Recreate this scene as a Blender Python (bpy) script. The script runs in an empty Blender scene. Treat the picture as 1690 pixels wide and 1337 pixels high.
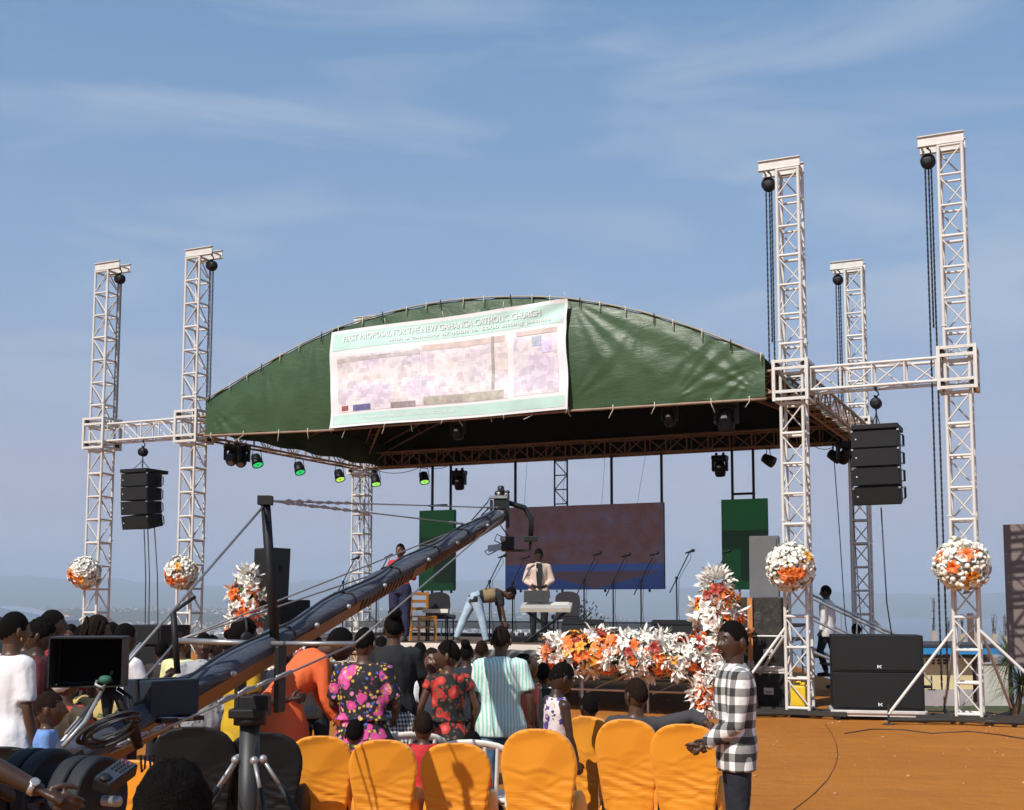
import bpy, bmesh, math, random
import numpy as np
from mathutils import Vector, Matrix, Euler, noise
R = math.radians
rnd = random.Random(7)
SC = bpy.context.scene
C = SC.collection

# ------------------------------------------------------------------ camera, sky, sun, exposure
CAM_H, FPX, CX, CY, PITCH, ROLL = 1.75, 1997.7, 841.1, 807.3, 0.0965, 0.002
cam_d = bpy.data.cameras.new('camera')
cam = bpy.data.objects.new('camera', cam_d); C.objects.link(cam)
cam.location = (0, 0, CAM_H)
cam.rotation_euler = (Matrix.Rotation(math.pi/2 + PITCH, 3, 'X') @ Matrix.Rotation(ROLL, 3, 'Z')).to_euler()
cam_d.sensor_fit = 'HORIZONTAL'; cam_d.sensor_width = 36
cam_d.lens = FPX/1690*36
cam_d.shift_x = (845-CX)/1690; cam_d.shift_y = (CY-668.5)/1690
cam_d.clip_start = .05; cam_d.clip_end = 40000
SC.camera = cam

SUN_AZ, SUN_EL = R(217), R(44)          # clockwise from +Y (view direction), so behind and to the left of the camera
SUN_DIR = Vector((math.sin(SUN_AZ)*math.cos(SUN_EL), math.cos(SUN_AZ)*math.cos(SUN_EL), math.sin(SUN_EL)))
W = bpy.data.worlds.new('World'); SC.world = W; W.use_nodes = True
nt = W.node_tree; nt.nodes.clear()
def N(t, **kw):
    n = nt.nodes.new(t)
    for k, v in kw.items(): setattr(n, k, v)
    return n
sky = N('ShaderNodeTexSky', sky_type='NISHITA', sun_disc=False, sun_elevation=SUN_EL, sun_rotation=SUN_AZ,
        air_density=1.0, dust_density=.3, ozone_density=3.0, altitude=0)
tc = N('ShaderNodeTexCoord'); mp = N('ShaderNodeMapping')
mp.inputs['Location'].default_value = (.35, 0, .9); mp.inputs['Rotation'].default_value = (R(0), R(-9), 0); mp.inputs['Scale'].default_value = (1.9, 1.0, 8.5)
nz = N('ShaderNodeTexNoise'); nz.inputs['Scale'].default_value = 2.1; nz.inputs['Detail'].default_value = 9
nz.inputs['Roughness'].default_value = .52; nz.inputs['Distortion'].default_value = .55
cr = N('ShaderNodeValToRGB'); cr.color_ramp.elements[0].position = .48; cr.color_ramp.elements[1].position = .74
cr.color_ramp.elements[0].color = (0, 0, 0, 1); cr.color_ramp.elements[1].color = (.52, .52, .52, 1)
mix = N('ShaderNodeMix', data_type='RGBA'); mix.inputs[7].default_value = (.52/.12/1.1, .60/.12/1.1, .72/.12/1.1, 1)
# the pale, moist air of the upper sky: thickest at the horizon all round, thinning with height
SKY_S, EXPO = .12, .14
sepz = N('ShaderNodeSeparateXYZ')
def world_ramp(stops, color):
    r = N('ShaderNodeValToRGB'); el = r.color_ramp.elements
    while len(el) < len(stops): el.new(.5)
    for e, (p, c) in zip(el, stops): e.position = p; e.color = (*(x/SKY_S/2**EXPO for x in c), 1) if color else (c, c, c, 1)
    return r
air_c = world_ramp([(0, (.405, .44, .56)), (.1, (.435, .452, .58)), (.25, (.30, .43, .64)), (.46, (.188, .362, .615)), (1, (.15, .32, .59))], True)
air_f = world_ramp([(0, .97), (.1, .93), (.25, .78), (.46, .66), (1, .5)], False)
tint = N('ShaderNodeMix', data_type='RGBA')
bg = N('ShaderNodeBackground'); bg.inputs[1].default_value = SKY_S
out = N('ShaderNodeOutputWorld')
L = nt.links.new
L(tc.outputs['Generated'], mp.inputs[0]); L(mp.outputs[0], nz.inputs['Vector']); L(nz.outputs[0], cr.inputs[0])
L(tc.outputs['Generated'], sepz.inputs[0]); L(sepz.outputs[2], air_c.inputs[0]); L(sepz.outputs[2], air_f.inputs[0])
L(air_f.outputs[0], tint.inputs[0]); L(air_c.outputs[0], tint.inputs[7]); L(sky.outputs[0], tint.inputs[6]); L(tint.outputs[2], mix.inputs[6]); L(cr.outputs[0], mix.inputs[0])
L(mix.outputs[2], bg.inputs[0]); L(bg.outputs[0], out.inputs[0])

sun_d = bpy.data.lights.new('sun', 'SUN'); sun_d.energy = 4.7; sun_d.angle = R(.53); sun_d.color = (1, .945, .86)
sun = bpy.data.objects.new('sun', sun_d); C.objects.link(sun); sun.location = (-10, -20, 30)
sun.rotation_euler = (-SUN_DIR).to_track_quat('-Z', 'Y').to_euler()
vs = SC.view_settings; vs.view_transform = 'Standard'; vs.look = 'None'; vs.exposure = EXPO; vs.gamma = 1
vs.use_curve_mapping = False
SC.cycles.use_denoising = True; SC.cycles.use_adaptive_sampling = True; SC.cycles.adaptive_threshold = .025
W.cycles.sampling_method = 'MANUAL'; W.cycles.sample_map_resolution = 512
SC.cycles.max_bounces = 5; SC.cycles.diffuse_bounces = 3; SC.cycles.volume_bounces = 0
SC.cycles.transparent_max_bounces = 8

# ------------------------------------------------------------------ from a pixel of the photograph to a place
def ray(px, py):
    u, v = px-CX, py-CY
    c, s = math.cos(-ROLL), math.sin(-ROLL)
    u, v = u*c - v*s, u*s + v*c
    c, s = math.cos(PITCH), math.sin(PITCH)
    x, y, z = u, FPX, -v
    return Vector((x, y*c - z*s, y*s + z*c))
def at(px, py, Y):
    r = ray(px, py); return Vector((0, 0, CAM_H)) + r*(Y/r.y)
def gnd(px, py, z=0):
    r = ray(px, py); return Vector((0, 0, CAM_H)) + r*((z-CAM_H)/r.z)

# ------------------------------------------------------------------ materials
MATS = {}
def ramp_nodes(t, fac, stops):
    r = t.nodes.new('ShaderNodeValToRGB')
    el = r.color_ramp.elements
    while len(el) < len(stops): el.new(.5)
    for e, (p, c) in zip(el, stops): e.position = p; e.color = (*c, 1)
    t.links.new(fac, r.inputs[0]); return r.outputs[0]
def M(name, col=(.5, .5, .5), rough=.6, metal=0, var=.12, scale=8, bump=0, bscale=60, emit=None, spec=.5, coat=0, sheen=0):
    if name in MATS: return MATS[name]
    m = bpy.data.materials.new(name); m.use_nodes = True; t = m.node_tree; b = t.nodes['Principled BSDF']
    b.inputs['Roughness'].default_value = rough; b.inputs['Metallic'].default_value = metal
    b.inputs['Specular IOR Level'].default_value = spec
    if coat: b.inputs['Coat Weight'].default_value = coat
    if sheen: b.inputs['Sheen Weight'].default_value = sheen
    b.inputs['Base Color'].default_value = (*col, 1)
    if var:
        co = t.nodes.new('ShaderNodeTexCoord'); n = t.nodes.new('ShaderNodeTexNoise')
        n.inputs['Scale'].default_value = scale; n.inputs['Detail'].default_value = 6; n.inputs['Roughness'].default_value = .65
        t.links.new(co.outputs['Object'], n.inputs['Vector'])
        o = ramp_nodes(t, n.outputs[0], [(.3, tuple(c*(1-var) for c in col)), (.7, tuple(min(1, c*(1+var)) for c in col))])
        t.links.new(o, b.inputs['Base Color'])
        mr = t.nodes.new('ShaderNodeMapRange'); mr.inputs[3].default_value = max(.02, rough-.1); mr.inputs[4].default_value = min(1, rough+.1)
        t.links.new(n.outputs[0], mr.inputs[0]); t.links.new(mr.outputs[0], b.inputs['Roughness'])
    if bump:
        co = t.nodes.new('ShaderNodeTexCoord'); n = t.nodes.new('ShaderNodeTexNoise'); n.inputs['Scale'].default_value = bscale
        n.inputs['Detail'].default_value = 5
        bp = t.nodes.new('ShaderNodeBump'); bp.inputs['Strength'].default_value = bump; bp.inputs['Distance'].default_value = .01
        t.links.new(co.outputs['Object'], n.inputs['Vector']); t.links.new(n.outputs[0], bp.inputs['Height'])
        t.links.new(bp.outputs[0], b.inputs['Normal'])
    if emit:
        b.inputs['Emission Color'].default_value = (*emit[0], 1); b.inputs['Emission Strength'].default_value = emit[1]
    MATS[name] = m; return m
class NG:
    """small helper for hand-built materials"""
    def __init__(s, name):
        s.m = bpy.data.materials.new(name); s.m.use_nodes = True; s.t = s.m.node_tree
        s.b = s.t.nodes['Principled BSDF']; MATS[name] = s.m
        s.co = s.t.nodes.new('ShaderNodeTexCoord')
    def n(s, t, ins=None, **kw):
        x = s.t.nodes.new(t)
        for k, v in kw.items(): setattr(x, k, v)
        for k, v in (ins or {}).items():
            if hasattr(v, 'is_output') or isinstance(v, bpy.types.NodeSocket): s.t.links.new(v, x.inputs[k])
            else: x.inputs[k].default_value = v
        return x
    def l(s, a, b): s.t.links.new(a, b)
    def math(s, op, a, b=0):
        return s.n('ShaderNodeMath', {0: a, 1: b}, operation=op).outputs[0]
    def mix(s, f, a, b, bt='MIX'):
        x = s.n('ShaderNodeMix', data_type='RGBA', blend_type=bt)
        for i, v in ((0, f), (6, a), (7, b)):
            if isinstance(v, bpy.types.NodeSocket): s.t.links.new(v, x.inputs[i])
            else: x.inputs[i].default_value = v if i == 0 else (*v[:3], 1)
        return x.outputs[2]
    def noise(s, scale, detail=5, vec=None, rough=.6, dist=0):
        return s.n('ShaderNodeTexNoise', {'Scale': scale, 'Detail': detail, 'Roughness': rough, 'Distortion': dist, 'Vector': vec or s.co.outputs['Object']})
    def base(s, sock): s.l(sock, s.b.inputs['Base Color'])
    def bump(s, h, strength=.4, dist=.01):
        x = s.n('ShaderNodeBump', {'Strength': strength, 'Distance': dist, 'Height': h}); s.l(x.outputs[0], s.b.inputs['Normal'])

# ------------------------------------------------------------------ mesh building
def frame_of(d):
    d = Vector(d).normalized(); q = d.to_track_quat('Z', 'Y'); return q.to_matrix()
class MB:
    def __init__(s): s.v = []; s.f = []; s.sm = []
    def add(s, vs, fs, smooth=False):
        o = len(s.v); s.v += [tuple(x) for x in vs]; s.f += [tuple(i+o for i in f) for f in fs]; s.sm += [smooth]*len(fs); return s
    def box(s, c, size, rot=None, bev=0):
        hx, hy, hz = (x/2 for x in size)
        if bev:
            b = min(bev, hx*.9, hy*.9, hz*.9); vs = []
            bm = bmesh.new(); bmesh.ops.create_cube(bm, size=2)
            for v in bm.verts: v.co = Vector((v.co.x*hx, v.co.y*hy, v.co.z*hz))
            bmesh.ops.bevel(bm, geom=bm.edges[:], offset=b, segments=2, affect='EDGES', profile=.6)
            vs = [v.co.copy() for v in bm.verts]; fs = [[v.index for v in f.verts] for f in bm.faces]; bm.free()
        else:
            vs = [Vector((x*hx, y*hy, z*hz)) for x in (-1, 1) for y in (-1, 1) for z in (-1, 1)]
            fs = [(0, 1, 3, 2), (4, 6, 7, 5), (0, 4, 5, 1), (2, 3, 7, 6), (0, 2, 6, 4), (1, 5, 7, 3)]
        if rot is not None: vs = [rot @ v for v in vs]
        return s.add([v + Vector(c) for v in vs], fs)
    def tube(s, pts, r, n=8, caps=True, flat=None):
        pts = [Vector(p) for p in pts]
        rs = r if hasattr(r, '__len__') else [r]*len(pts)
        rings = []; prev = None
        for i, p in enumerate(pts):
            d = (pts[min(i+1, len(pts)-1)] - pts[max(i-1, 0)])
            if d.length < 1e-9: d = Vector((0, 0, 1))
            d.normalize()
            if prev is None:
                a = Vector((0, 0, 1)) if abs(d.z) < .9 else Vector((1, 0, 0)); x = d.cross(a).normalized()
            else: x = (prev - d*prev.dot(d)).normalized()
            prev = x; y = d.cross(x)
            fx, fy = flat or (1, 1)
            rings.append([p + (x*math.cos(2*math.pi*k/n)*fx + y*math.sin(2*math.pi*k/n)*fy)*rs[i] for k in range(n)])
        vs = [v for g in rings for v in g]; fs = []
        for i in range(len(rings)-1):
            for k in range(n): a, b = i*n+k, i*n+(k+1) % n; fs.append((a, b, b+n, a+n))
        if caps: fs.append(tuple(range(n-1, -1, -1))); fs.append(tuple((len(rings)-1)*n + k for k in range(n)))
        return s.add(vs, fs, True)
    def lathe(s, prof, c=(0, 0, 0), n=16, rot=None):
        vs = []; fs = []
        for (r, z) in prof:
            for k in range(n):
                v = Vector((r*math.cos(2*math.pi*k/n), r*math.sin(2*math.pi*k/n), z))
                if rot is not None: v = rot @ v
                vs.append(v + Vector(c))
        for i in range(len(prof)-1):
            for k in range(n): a, b = i*n+k, i*n+(k+1) % n; fs.append((a, b, b+n, a+n))
        fs.append(tuple(range(n-1, -1, -1))); fs.append(tuple((len(prof)-1)*n+k for k in range(n)))
        return s.add(vs, fs, True)
    def ell(s, c, r, nu=14, nv=9, rot=None):
        r = r if hasattr(r, '__len__') else (r, r, r)
        vs = [Vector((0, 0, r[2]))]
        for j in range(1, nv):
            t = math.pi*j/nv
            for i in range(nu): p = 2*math.pi*i/nu; vs.append(Vector((r[0]*math.sin(t)*math.cos(p), r[1]*math.sin(t)*math.sin(p), r[2]*math.cos(t))))
        vs.append(Vector((0, 0, -r[2]))); fs = []
        for i in range(nu): fs.append((0, 1+i, 1+(i+1) % nu))
        for j in range(nv-2):
            for i in range(nu): a = 1+j*nu+i; b = 1+j*nu+(i+1) % nu; fs.append((a, a+nu, b+nu, b))
        e = len(vs)-1; o = 1+(nv-2)*nu
        for i in range(nu): fs.append((o+i, e, o+(i+1) % nu))
        if rot is not None: vs = [rot @ v for v in vs]
        return s.add([v+Vector(c) for v in vs], fs, True)
    def prism(s, poly, axis_vec, smooth=False):
        """poly: list of 3D points (flat outline); extruded by axis_vec"""
        a = Vector(axis_vec); n = len(poly); vs = [Vector(p) for p in poly] + [Vector(p)+a for p in poly]
        fs = [tuple(range(n-1, -1, -1)), tuple(range(n, 2*n))] + [(k, (k+1) % n, (k+1) % n+n, k+n) for k in range(n)]
        return s.add(vs, fs, smooth)
    def mesh(s, name='m'):
        me = bpy.data.meshes.new(name); me.from_pydata(s.v, [], s.f)
        me.polygons.foreach_set('use_smooth', s.sm); me.update(); return me
    def build(s, name, mat, parent=None, loc=None):
        o = bpy.data.objects.new(name, s.mesh(name)); C.objects.link(o)
        if mat: o.data.materials.append(mat)
        if parent: o.parent = parent
        if loc is not None: o.location = loc
        return o
def tag(o, label=None, cat=None, group=None, kind=None):
    if label: o['label'] = label
    if cat: o['category'] = cat
    if group: o['group'] = group
    if kind: o['kind'] = kind
    elif label: o['kind'] = 'thing'
    return o
def thing(name, label, cat, loc=(0, 0, 0), rz=0, group=None):
    o = bpy.data.objects.new(name, None); C.objects.link(o); o.location = loc; o.rotation_euler = (0, 0, rz)
    o.empty_display_size = .2
    return tag(o, label, cat, group)
def inst(name, me, parent=None, mw=None, mat=None):
    o = bpy.data.objects.new(name, me); C.objects.link(o)
    if parent: o.parent = parent
    if mw is not None: o.matrix_basis = mw
    return o
def unit_tube(mat, n=8):
    key = ('ut', mat.name, n)
    if key not in MATS:
        me = MB().tube([(0, 0, 0), (0, 0, 1)], 1, n).mesh('tube'); me.materials.append(mat); MATS[key] = me
    return MATS[key]
def unit_box(mat):
    key = ('ub', mat.name)
    if key not in MATS:
        me = MB().box((0, 0, 0), (1, 1, 1)).mesh('bar'); me.materials.append(mat); MATS[key] = me
    return MATS[key]
def rod(name, p0, p1, r, mat, parent=None, n=8):
    p0, p1 = Vector(p0), Vector(p1); d = p1-p0
    m = Matrix.Translation(p0) @ frame_of(d).to_4x4() @ Matrix.Diagonal((r, r, d.length, 1))
    return inst(name, unit_tube(mat, n), parent, m)
def bar(name, c, size, mat, parent=None, rot=None):
    m = Matrix.Translation(Vector(c)) @ (rot.to_4x4() if rot is not None else Matrix()) @ Matrix.Diagonal((*size, 1))
    return inst(name, unit_box(mat), parent, m)
def copy_tree(o, parent=None):
    c = o.copy(); C.objects.link(c); c.parent = parent
    for ch in list(o.children): copy_tree(ch, c)
    return c
def catenary(a, b, sag, n=14):
    a, b = Vector(a), Vector(b)
    return [a.lerp(b, i/n) - Vector((0, 0, sag*4*(i/n)*(1-i/n))) for i in range(n+1)]
def wobble(pts, amp, seed=0):
    r = random.Random(seed); return [Vector(p) + Vector((r.uniform(-1, 1), r.uniform(-1, 1), r.uniform(-1, 1)))*amp for p in pts]
def text_mesh(body, size, align='CENTER', extrude=.001):
    cu = bpy.data.curves.new('t', 'FONT'); cu.body = body; cu.size = size; cu.align_x = align; cu.extrude = extrude; cu.resolution_u = 2
    o = bpy.data.objects.new('t', cu); C.objects.link(o)
    dg = bpy.context.evaluated_depsgraph_get(); me = bpy.data.meshes.new_from_object(o.evaluated_get(dg))
    bpy.data.objects.remove(o); return me
# voxel remeshing in a small scene of its own
TMP = bpy.data.scenes.new('tmp')
def remesh(mb, voxel, smooth=3, factor=.5, decimate=None):
    me = mb.mesh('r'); o = bpy.data.objects.new('r', me); TMP.collection.objects.link(o)
    m = o.modifiers.new('r', 'REMESH'); m.mode = 'VOXEL'; m.voxel_size = voxel; m.use_smooth_shade = True
    if smooth: k = o.modifiers.new('s', 'SMOOTH'); k.iterations = smooth; k.factor = factor
    vl = TMP.view_layers[0]; vl.update(); dg = vl.depsgraph
    res = bpy.data.meshes.new_from_object(o.evaluated_get(dg))
    bpy.data.objects.remove(o); bpy.data.meshes.remove(me)
    res.materials.clear(); return res
# ================================================================== the setting: ground, lake, hills, haze
ANG = 0.4362
D_ = Vector((math.cos(ANG), -math.sin(ANG), 0))       # along the stage front, to the right and nearer
B_ = Vector((math.sin(ANG), math.cos(ANG), 0))        # towards the back of the stage
T2 = Vector((-6.50, 24.68, 0)); WID, DEP, AW1, AW4 = 12.28, 6.52, 2.47, 2.53
def S(u, v, z=0): return T2 + D_*u + B_*v + Vector((0, 0, z))
RZ = -ANG                                              # rotation of everything square to the stage
SROT = Matrix.Rotation(RZ, 3, 'Z')

def sstep(a, b, x):
    t = np.clip((x-a)/(b-a), 0, 1); return t*t*(3-2*t)
def vnoise(x, y, seed=0):
    def h(i, j):
        v = np.sin(i*127.1 + j*311.7 + seed*74.7)*43758.5453; return v-np.floor(v)
    i, j = np.floor(x), np.floor(y); f, g = x-i, y-j; f = f*f*(3-2*f); g = g*g*(3-2*g)
    return (h(i, j)*(1-f)+h(i+1, j)*f)*(1-g) + (h(i, j+1)*(1-f)+h(i+1, j+1)*f)*g
def fbm(x, y, seed=0, o=5):
    s = 0; a = .5
    for k in range(o): s = s + a*vnoise(x, y, seed+k); x = x*2.03; y = y*2.03; a *= .5
    return s
LAKE_Z = -58
def height(x, y):
    r = np.hypot(x, y); th = np.degrees(np.arctan2(x, y))
    near = (fbm(x*.35, y*.35, 3)-.5)*.05*sstep(3, 9, r) + (fbm(x*1.7, y*1.7, 5)-.5)*.02
    # the hilltop: level as far as the stage, then falling away
    start = 20 + 13*(1-sstep(13, 18, th))
    slope = -np.clip(r-start, 0, None)*.08*sstep(0, 6, r-start)
    slope = np.maximum(slope, -4.2*sstep(12, 17, th))
    edge = 45 + 6*fbm(th*.06, th*0, 9) + 36*sstep(12, 17, th)
    fall = slope - (1-np.exp(-np.clip(r-edge, 0, None)/130))*56
    far = fbm(x/900., y/900., 11)*38 - 14
    land = sstep(700, 1800, r)*far
    mid = sstep(1500, 3800, r)*(1-sstep(-2, 16, th))*(30+18*fbm(x/700., y/700., 21))      # the town's slopes, left and centre
    lake = sstep(900, 1400, r)*(1-sstep(6500, 7600, r))*sstep(3, 12, th)*70
    ridge = sstep(6200, 9500, r)*(105 + 190*fbm(th*.22+3, r/5200., 31)*(1-.45*sstep(2, 16, th)))
    return near + fall + land + mid - lake + ridge
rr = np.concatenate([np.linspace(0.5, 40, 120), np.geomspace(40.6, 14000, 150)])
tt = np.concatenate([np.linspace(-180, -32, 30)[:-1], np.linspace(-32, 32, 190), np.linspace(32, 180, 30)[1:]])
RR, TT = np.meshgrid(rr, np.radians(tt), indexing='ij')
GX, GY = RR*np.sin(TT), RR*np.cos(TT); GZ = height(GX, GY)
nr, ntt = GX.shape
verts = np.stack([GX, GY, GZ], -1).reshape(-1, 3).tolist()
faces = [(i*ntt+j, i*ntt+j+1, (i+1)*ntt+j+1, (i+1)*ntt+j) for i in range(nr-1) for j in range(ntt-1)]
verts.append((0, 0, float(height(np.array(0.), np.array(.3))))); c0 = len(verts)-1
faces += [(c0, j+1, j) for j in range(ntt-1)]
me = bpy.data.meshes.new('ground'); me.from_pydata(verts, [], faces)
me.polygons.foreach_set('use_smooth', [True]*len(faces)); me.update()
g = NG('ground_earth')
n1 = g.noise(.35, 6); n2 = g.noise(3.2, 6, rough=.7); n3 = g.noise(26, 4)
soil = ramp_nodes(g.t, n1.outputs[0], [(.3, (.365, .131, .0205)), (.55, (.43, .156, .0255)), (.75, (.485, .19, .034))])
stretch = g.n('ShaderNodeMapping', {'Vector': g.co.outputs['Object'], 'Scale': (.25, 2.2, 1)})
n5 = g.noise(1.6, 5, stretch.outputs[0], .65)
soil = g.mix(g.n('ShaderNodeMapRange', {0: n5.outputs[0], 1: .42, 2: .72, 3: 0, 4: .5}).outputs[0], soil, (.31, .108, .018))
soil = g.mix(g.n('ShaderNodeMapRange', {0: n2.outputs[0], 1: .35, 2: .75, 3: 0, 4: .4}).outputs[0], soil, (.285, .10, .017))
soil = g.mix(g.n('ShaderNodeMapRange', {0: n3.outputs[0], 1: .55, 2: .75, 3: 0, 4: .5}).outputs[0], soil, (.47, .205, .05))
sep = g.n('ShaderNodeSeparateXYZ', {0: g.co.outputs['Object']})
rad = g.math('SQRT', g.math('ADD', g.math('MULTIPLY', sep.outputs[0], sep.outputs[0]), g.math('MULTIPLY', sep.outputs[1], sep.outputs[1])))
f1 = g.noise(.02, 8, rough=.7); f2 = g.noise(.0035, 8, rough=.72)
veg = ramp_nodes(g.t, f1.outputs[0], [(.3, (.030, .050, .018)), (.5, (.065, .075, .03)), (.62, (.12, .085, .045)), (.75, (.2, .13, .08))])
far = ramp_nodes(g.t, f2.outputs[0], [(.32, (.030, .045, .018)), (.5, (.075, .075, .035)), (.68, (.15, .11, .07))])
veg = g.mix(.5, veg, far)
fac = g.n('ShaderNodeMapRange', {0: g.math('ADD', rad, g.math('MULTIPLY', n1.outputs[0], 14)), 1: 66, 2: 84}).outputs[0]
g.base(g.mix(fac, soil, veg)); g.b.inputs['Roughness'].default_value = .95; g.b.inputs['Specular IOR Level'].default_value = .15
hb = g.math('ADD', g.math('MULTIPLY', n2.outputs[0], .6), g.math('MULTIPLY', n3.outputs[0], .35))
trk = g.n('ShaderNodeTexVoronoi', {'Vector': g.co.outputs['Object'], 'Scale': 2.6}); hb = g.math('ADD', hb, g.math('MULTIPLY', g.n('ShaderNodeMapRange', {0: trk.outputs['Distance'], 1: .05, 2: .32}).outputs[0], .35)); g.bump(hb, .7, .06)
ground = bpy.data.objects.new('ground', me); C.objects.link(ground); me.materials.append(g.m); tag(ground, kind='structure')
lm = NG('lake_water'); lm.b.inputs['Base Color'].default_value = (.03, .06, .075, 1); lm.b.inputs['Roughness'].default_value = .18
lw = lm.noise(.08, 4); lm.bump(lw.outputs[0], .25, .4)
lake = MB().add([(150, 650, LAKE_Z+2), (6000, 900, LAKE_Z+2), (6000, 8200, LAKE_Z+2), (150, 8200, LAKE_Z+2)], [(0, 1, 2, 3)]).build('lake', lm.m)
tag(lake, kind='structure')
# the town on the slopes far below: too small and too many to count
tb = MB(); r2 = random.Random(5); cnt = 0
while cnt < 4200:
    th = r2.uniform(-24, 13); r = 1500*math.exp(r2.random()*1.15)
    x, y = r*math.sin(R(th)), r*math.cos(R(th)); z = float(height(np.array(x), np.array(y)))
    if z < LAKE_Z+6: cnt += 1; continue
    if vnoise(np.array(x/260.), np.array(y/260.), 77) < .42: cnt += 1; continue
    w, d, h = r2.uniform(5, 12), r2.uniform(5, 10), r2.uniform(2.5, 5.5)
    tb.box((x, y, z+h/2-.5), (w, d, h), Matrix.Rotation(r2.uniform(0, 3.1), 3, 'Z')); cnt += 1
hm = NG('far_house_walls'); geo = hm.n('ShaderNodeNewGeometry')
hm.base(ramp_nodes(hm.t, geo.outputs['Random Per Island'], [(0, (.24, .2, .17)), (.35, (.42, .40, .36)), (.6, (.26, .15, .10)), (.8, (.33, .31, .28)), (.93, (.3, .28, .26)), (1, (.7, .7, .68))]))
tag(tb.build('far_town', hm.m), 'pale scatter of far houses on the hazy slopes beyond the stage', 'town', kind='stuff')
# haze between the hilltop and the far shore
hz = NG('haze'); hz.t.nodes.remove(hz.b)
pv = hz.n('ShaderNodeVolumePrincipled', {'Color': (.70, .81, .98, 1), 'Density': HAZE_D if 'HAZE_D' in globals() else 2.3e-4, 'Anisotropy': 0.0})
hz.l(pv.outputs[0], hz.t.nodes['Material Output'].inputs['Volume'])
zt = float(max(GZ.max(), 12))+8; zb = float(GZ.min())-2
hb_ = MB().box((0, 0, (zt+zb)/2), (28600, 28600, zt-zb)).build('haze', hz.m); tag(hb_, kind='stuff')
# ================================================================== towers, beams, roof
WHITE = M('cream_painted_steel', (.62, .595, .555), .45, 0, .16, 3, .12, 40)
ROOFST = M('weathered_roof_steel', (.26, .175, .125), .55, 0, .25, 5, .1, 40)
DARKST = M('dark_base_steel', (.040, .036, .032), .6, .1, .25, 6, spec=.3)
BLACKM = M('black_metal', (.007, .007, .008), .5, .1, .2, 9, spec=.3)
CHAINM = M('chain_steel', (.06, .06, .065), .4, .7, .25, 20)
RUBBER = M('black_rubber', (.012, .012, .012), .8, 0, .2, 20)
CABLE = M('black_cable', (.014, .014, .017), .55, 0, .15, 20)
TH, HR, SEC = 8.95, 5.40, .175
def lattice_tower(name, label, u, v, beam_dir, outr, base=True):
    t = thing(name, label, 'truss tower', S(u, v), RZ, 'truss towers of the stage')
    cor = [(-SEC, -SEC), (SEC, -SEC), (SEC, SEC), (-SEC, SEC)]
    z0 = .13; nb = 18; st = (TH-z0)/nb
    for x, y in cor: rod('leg', (x, y, z0), (x, y, TH), .027, WHITE, t, 10)
    for k in range(nb+1):
        z = z0 + k*st if k < nb else TH-.02
        if k == 0: z += .03
        for i in range(4):
            a, b = cor[i], cor[(i+1) % 4]
            rod('rung', (*a, z), (*b, z), .021 if k % 3 else .026, WHITE, t)
            if k < nb:
                p, q = (a, b) if (k+i) % 2 else (b, a)
                rod('brace', (*p, z+.03), (*q, z+st-.03), .013, WHITE, t, 6)
    # joint collars between the sections
    for zc in (z0+st*6, z0+st*12):
        for x, y in cor: bar('joint_plate', (x, y, zc+.06), (.07, .07, .02), WHITE, t)
    # head beam: two channels carrying the hoist
    hx0, hx1 = (-SEC-.03, SEC+.30) if beam_dir > 0 else (-SEC-.30, SEC+.03)
    for y in (-SEC+.01, SEC-.01):
        hb = bar('head_beam', ((hx0+hx1)/2, y, TH+.085), (hx1-hx0, .012, .15), WHITE, t)
        bar('head_flange', ((hx0+hx1)/2, y, TH+.168), (hx1-hx0+.01, .07, .014), WHITE, t)
        bar('head_flange', ((hx0+hx1)/2, y, TH+.008), (hx1-hx0+.006, .08, .012), WHITE, t)
    for x in (hx0+.04, hx1-.04): rod('head_spacer', (x, -SEC+.02, TH+.07), (x, SEC-.02, TH+.07), .02, WHITE, t)
    # sleeve that climbs the tower and carries the roof
    q = .265; z1, z2 = HR-.34, HR+.34
    for x, y in ((-q, -q), (q, -q), (q, q), (-q, q)): bar('sleeve_post', (x, y, HR), (.05, .05, .68), WHITE, t)
    for zz in (z1+.03, z1+.15, z2-.15, z2-.03):
        for s_ in (-1, 1):
            bar('sleeve_rail', (0, s_*q, zz), (2*q-.052, .042, .046), WHITE, t)
            bar('sleeve_rail', (s_*q, 0, zz), (.042, 2*q-.052, .046), WHITE, t)
    for zz in (z1+.09, z2-.09):
        for x, y in ((-q, -q), (q, -q), (q, q), (-q, q)):
            rod('guide_wheel', (x*.82, y*.82-.03, zz), (x*.82, y*.82+.03, zz), .045, DARKST, t)
    # base frame with casters and outriggers
    for s_ in (-1, 1):
        bar('base_beam', (0, s_*.21, .095), (1.5, .07, .07), DARKST, t)
        bar('base_beam', (s_*.27, 0, .098), (.06, .34, .06), DARKST, t)
        for xx in (-.62, .62):
            c = rod('caster', (xx, s_*.21-.02, .045), (xx, s_*.21+.02, .045), .044, RUBBER, t, 12)
    for (dx, dy, hz_) in outr:
        ln = math.hypot(dx, dy); ux, uy = dx/ln, dy/ln
        sx, sy = (SEC if dx > 0 else -SEC), (SEC if dy > 0 else -SEC)
        rod('outrigger_strut', (sx, sy, hz_), (dx, dy, .16), .024, WHITE, t)
        rod('outrigger_arm', (sx*1.3, sy*1.3, .07), (dx, dy, .075), .034, DARKST, t)
        rod('screw_jack', (dx, dy, .0), (dx, dy, .30), .016, DARKST, t)
        bar('jack_foot', (dx, dy, .012), (.16, .16, .016), DARKST, t)
    return t
OF = [(-1.35, -1.0, 1.5), (1.35, -1.0, 1.5), (-1.2, 1.1, 1.5), (1.2, 1.1, 1.5)]
TOW = {}
TOW['T1'] = lattice_tower('truss_tower', 'cream lattice tower standing leftmost in the picture, outside the small hanging speaker array', -AW1, 0, 1, OF)
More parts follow.
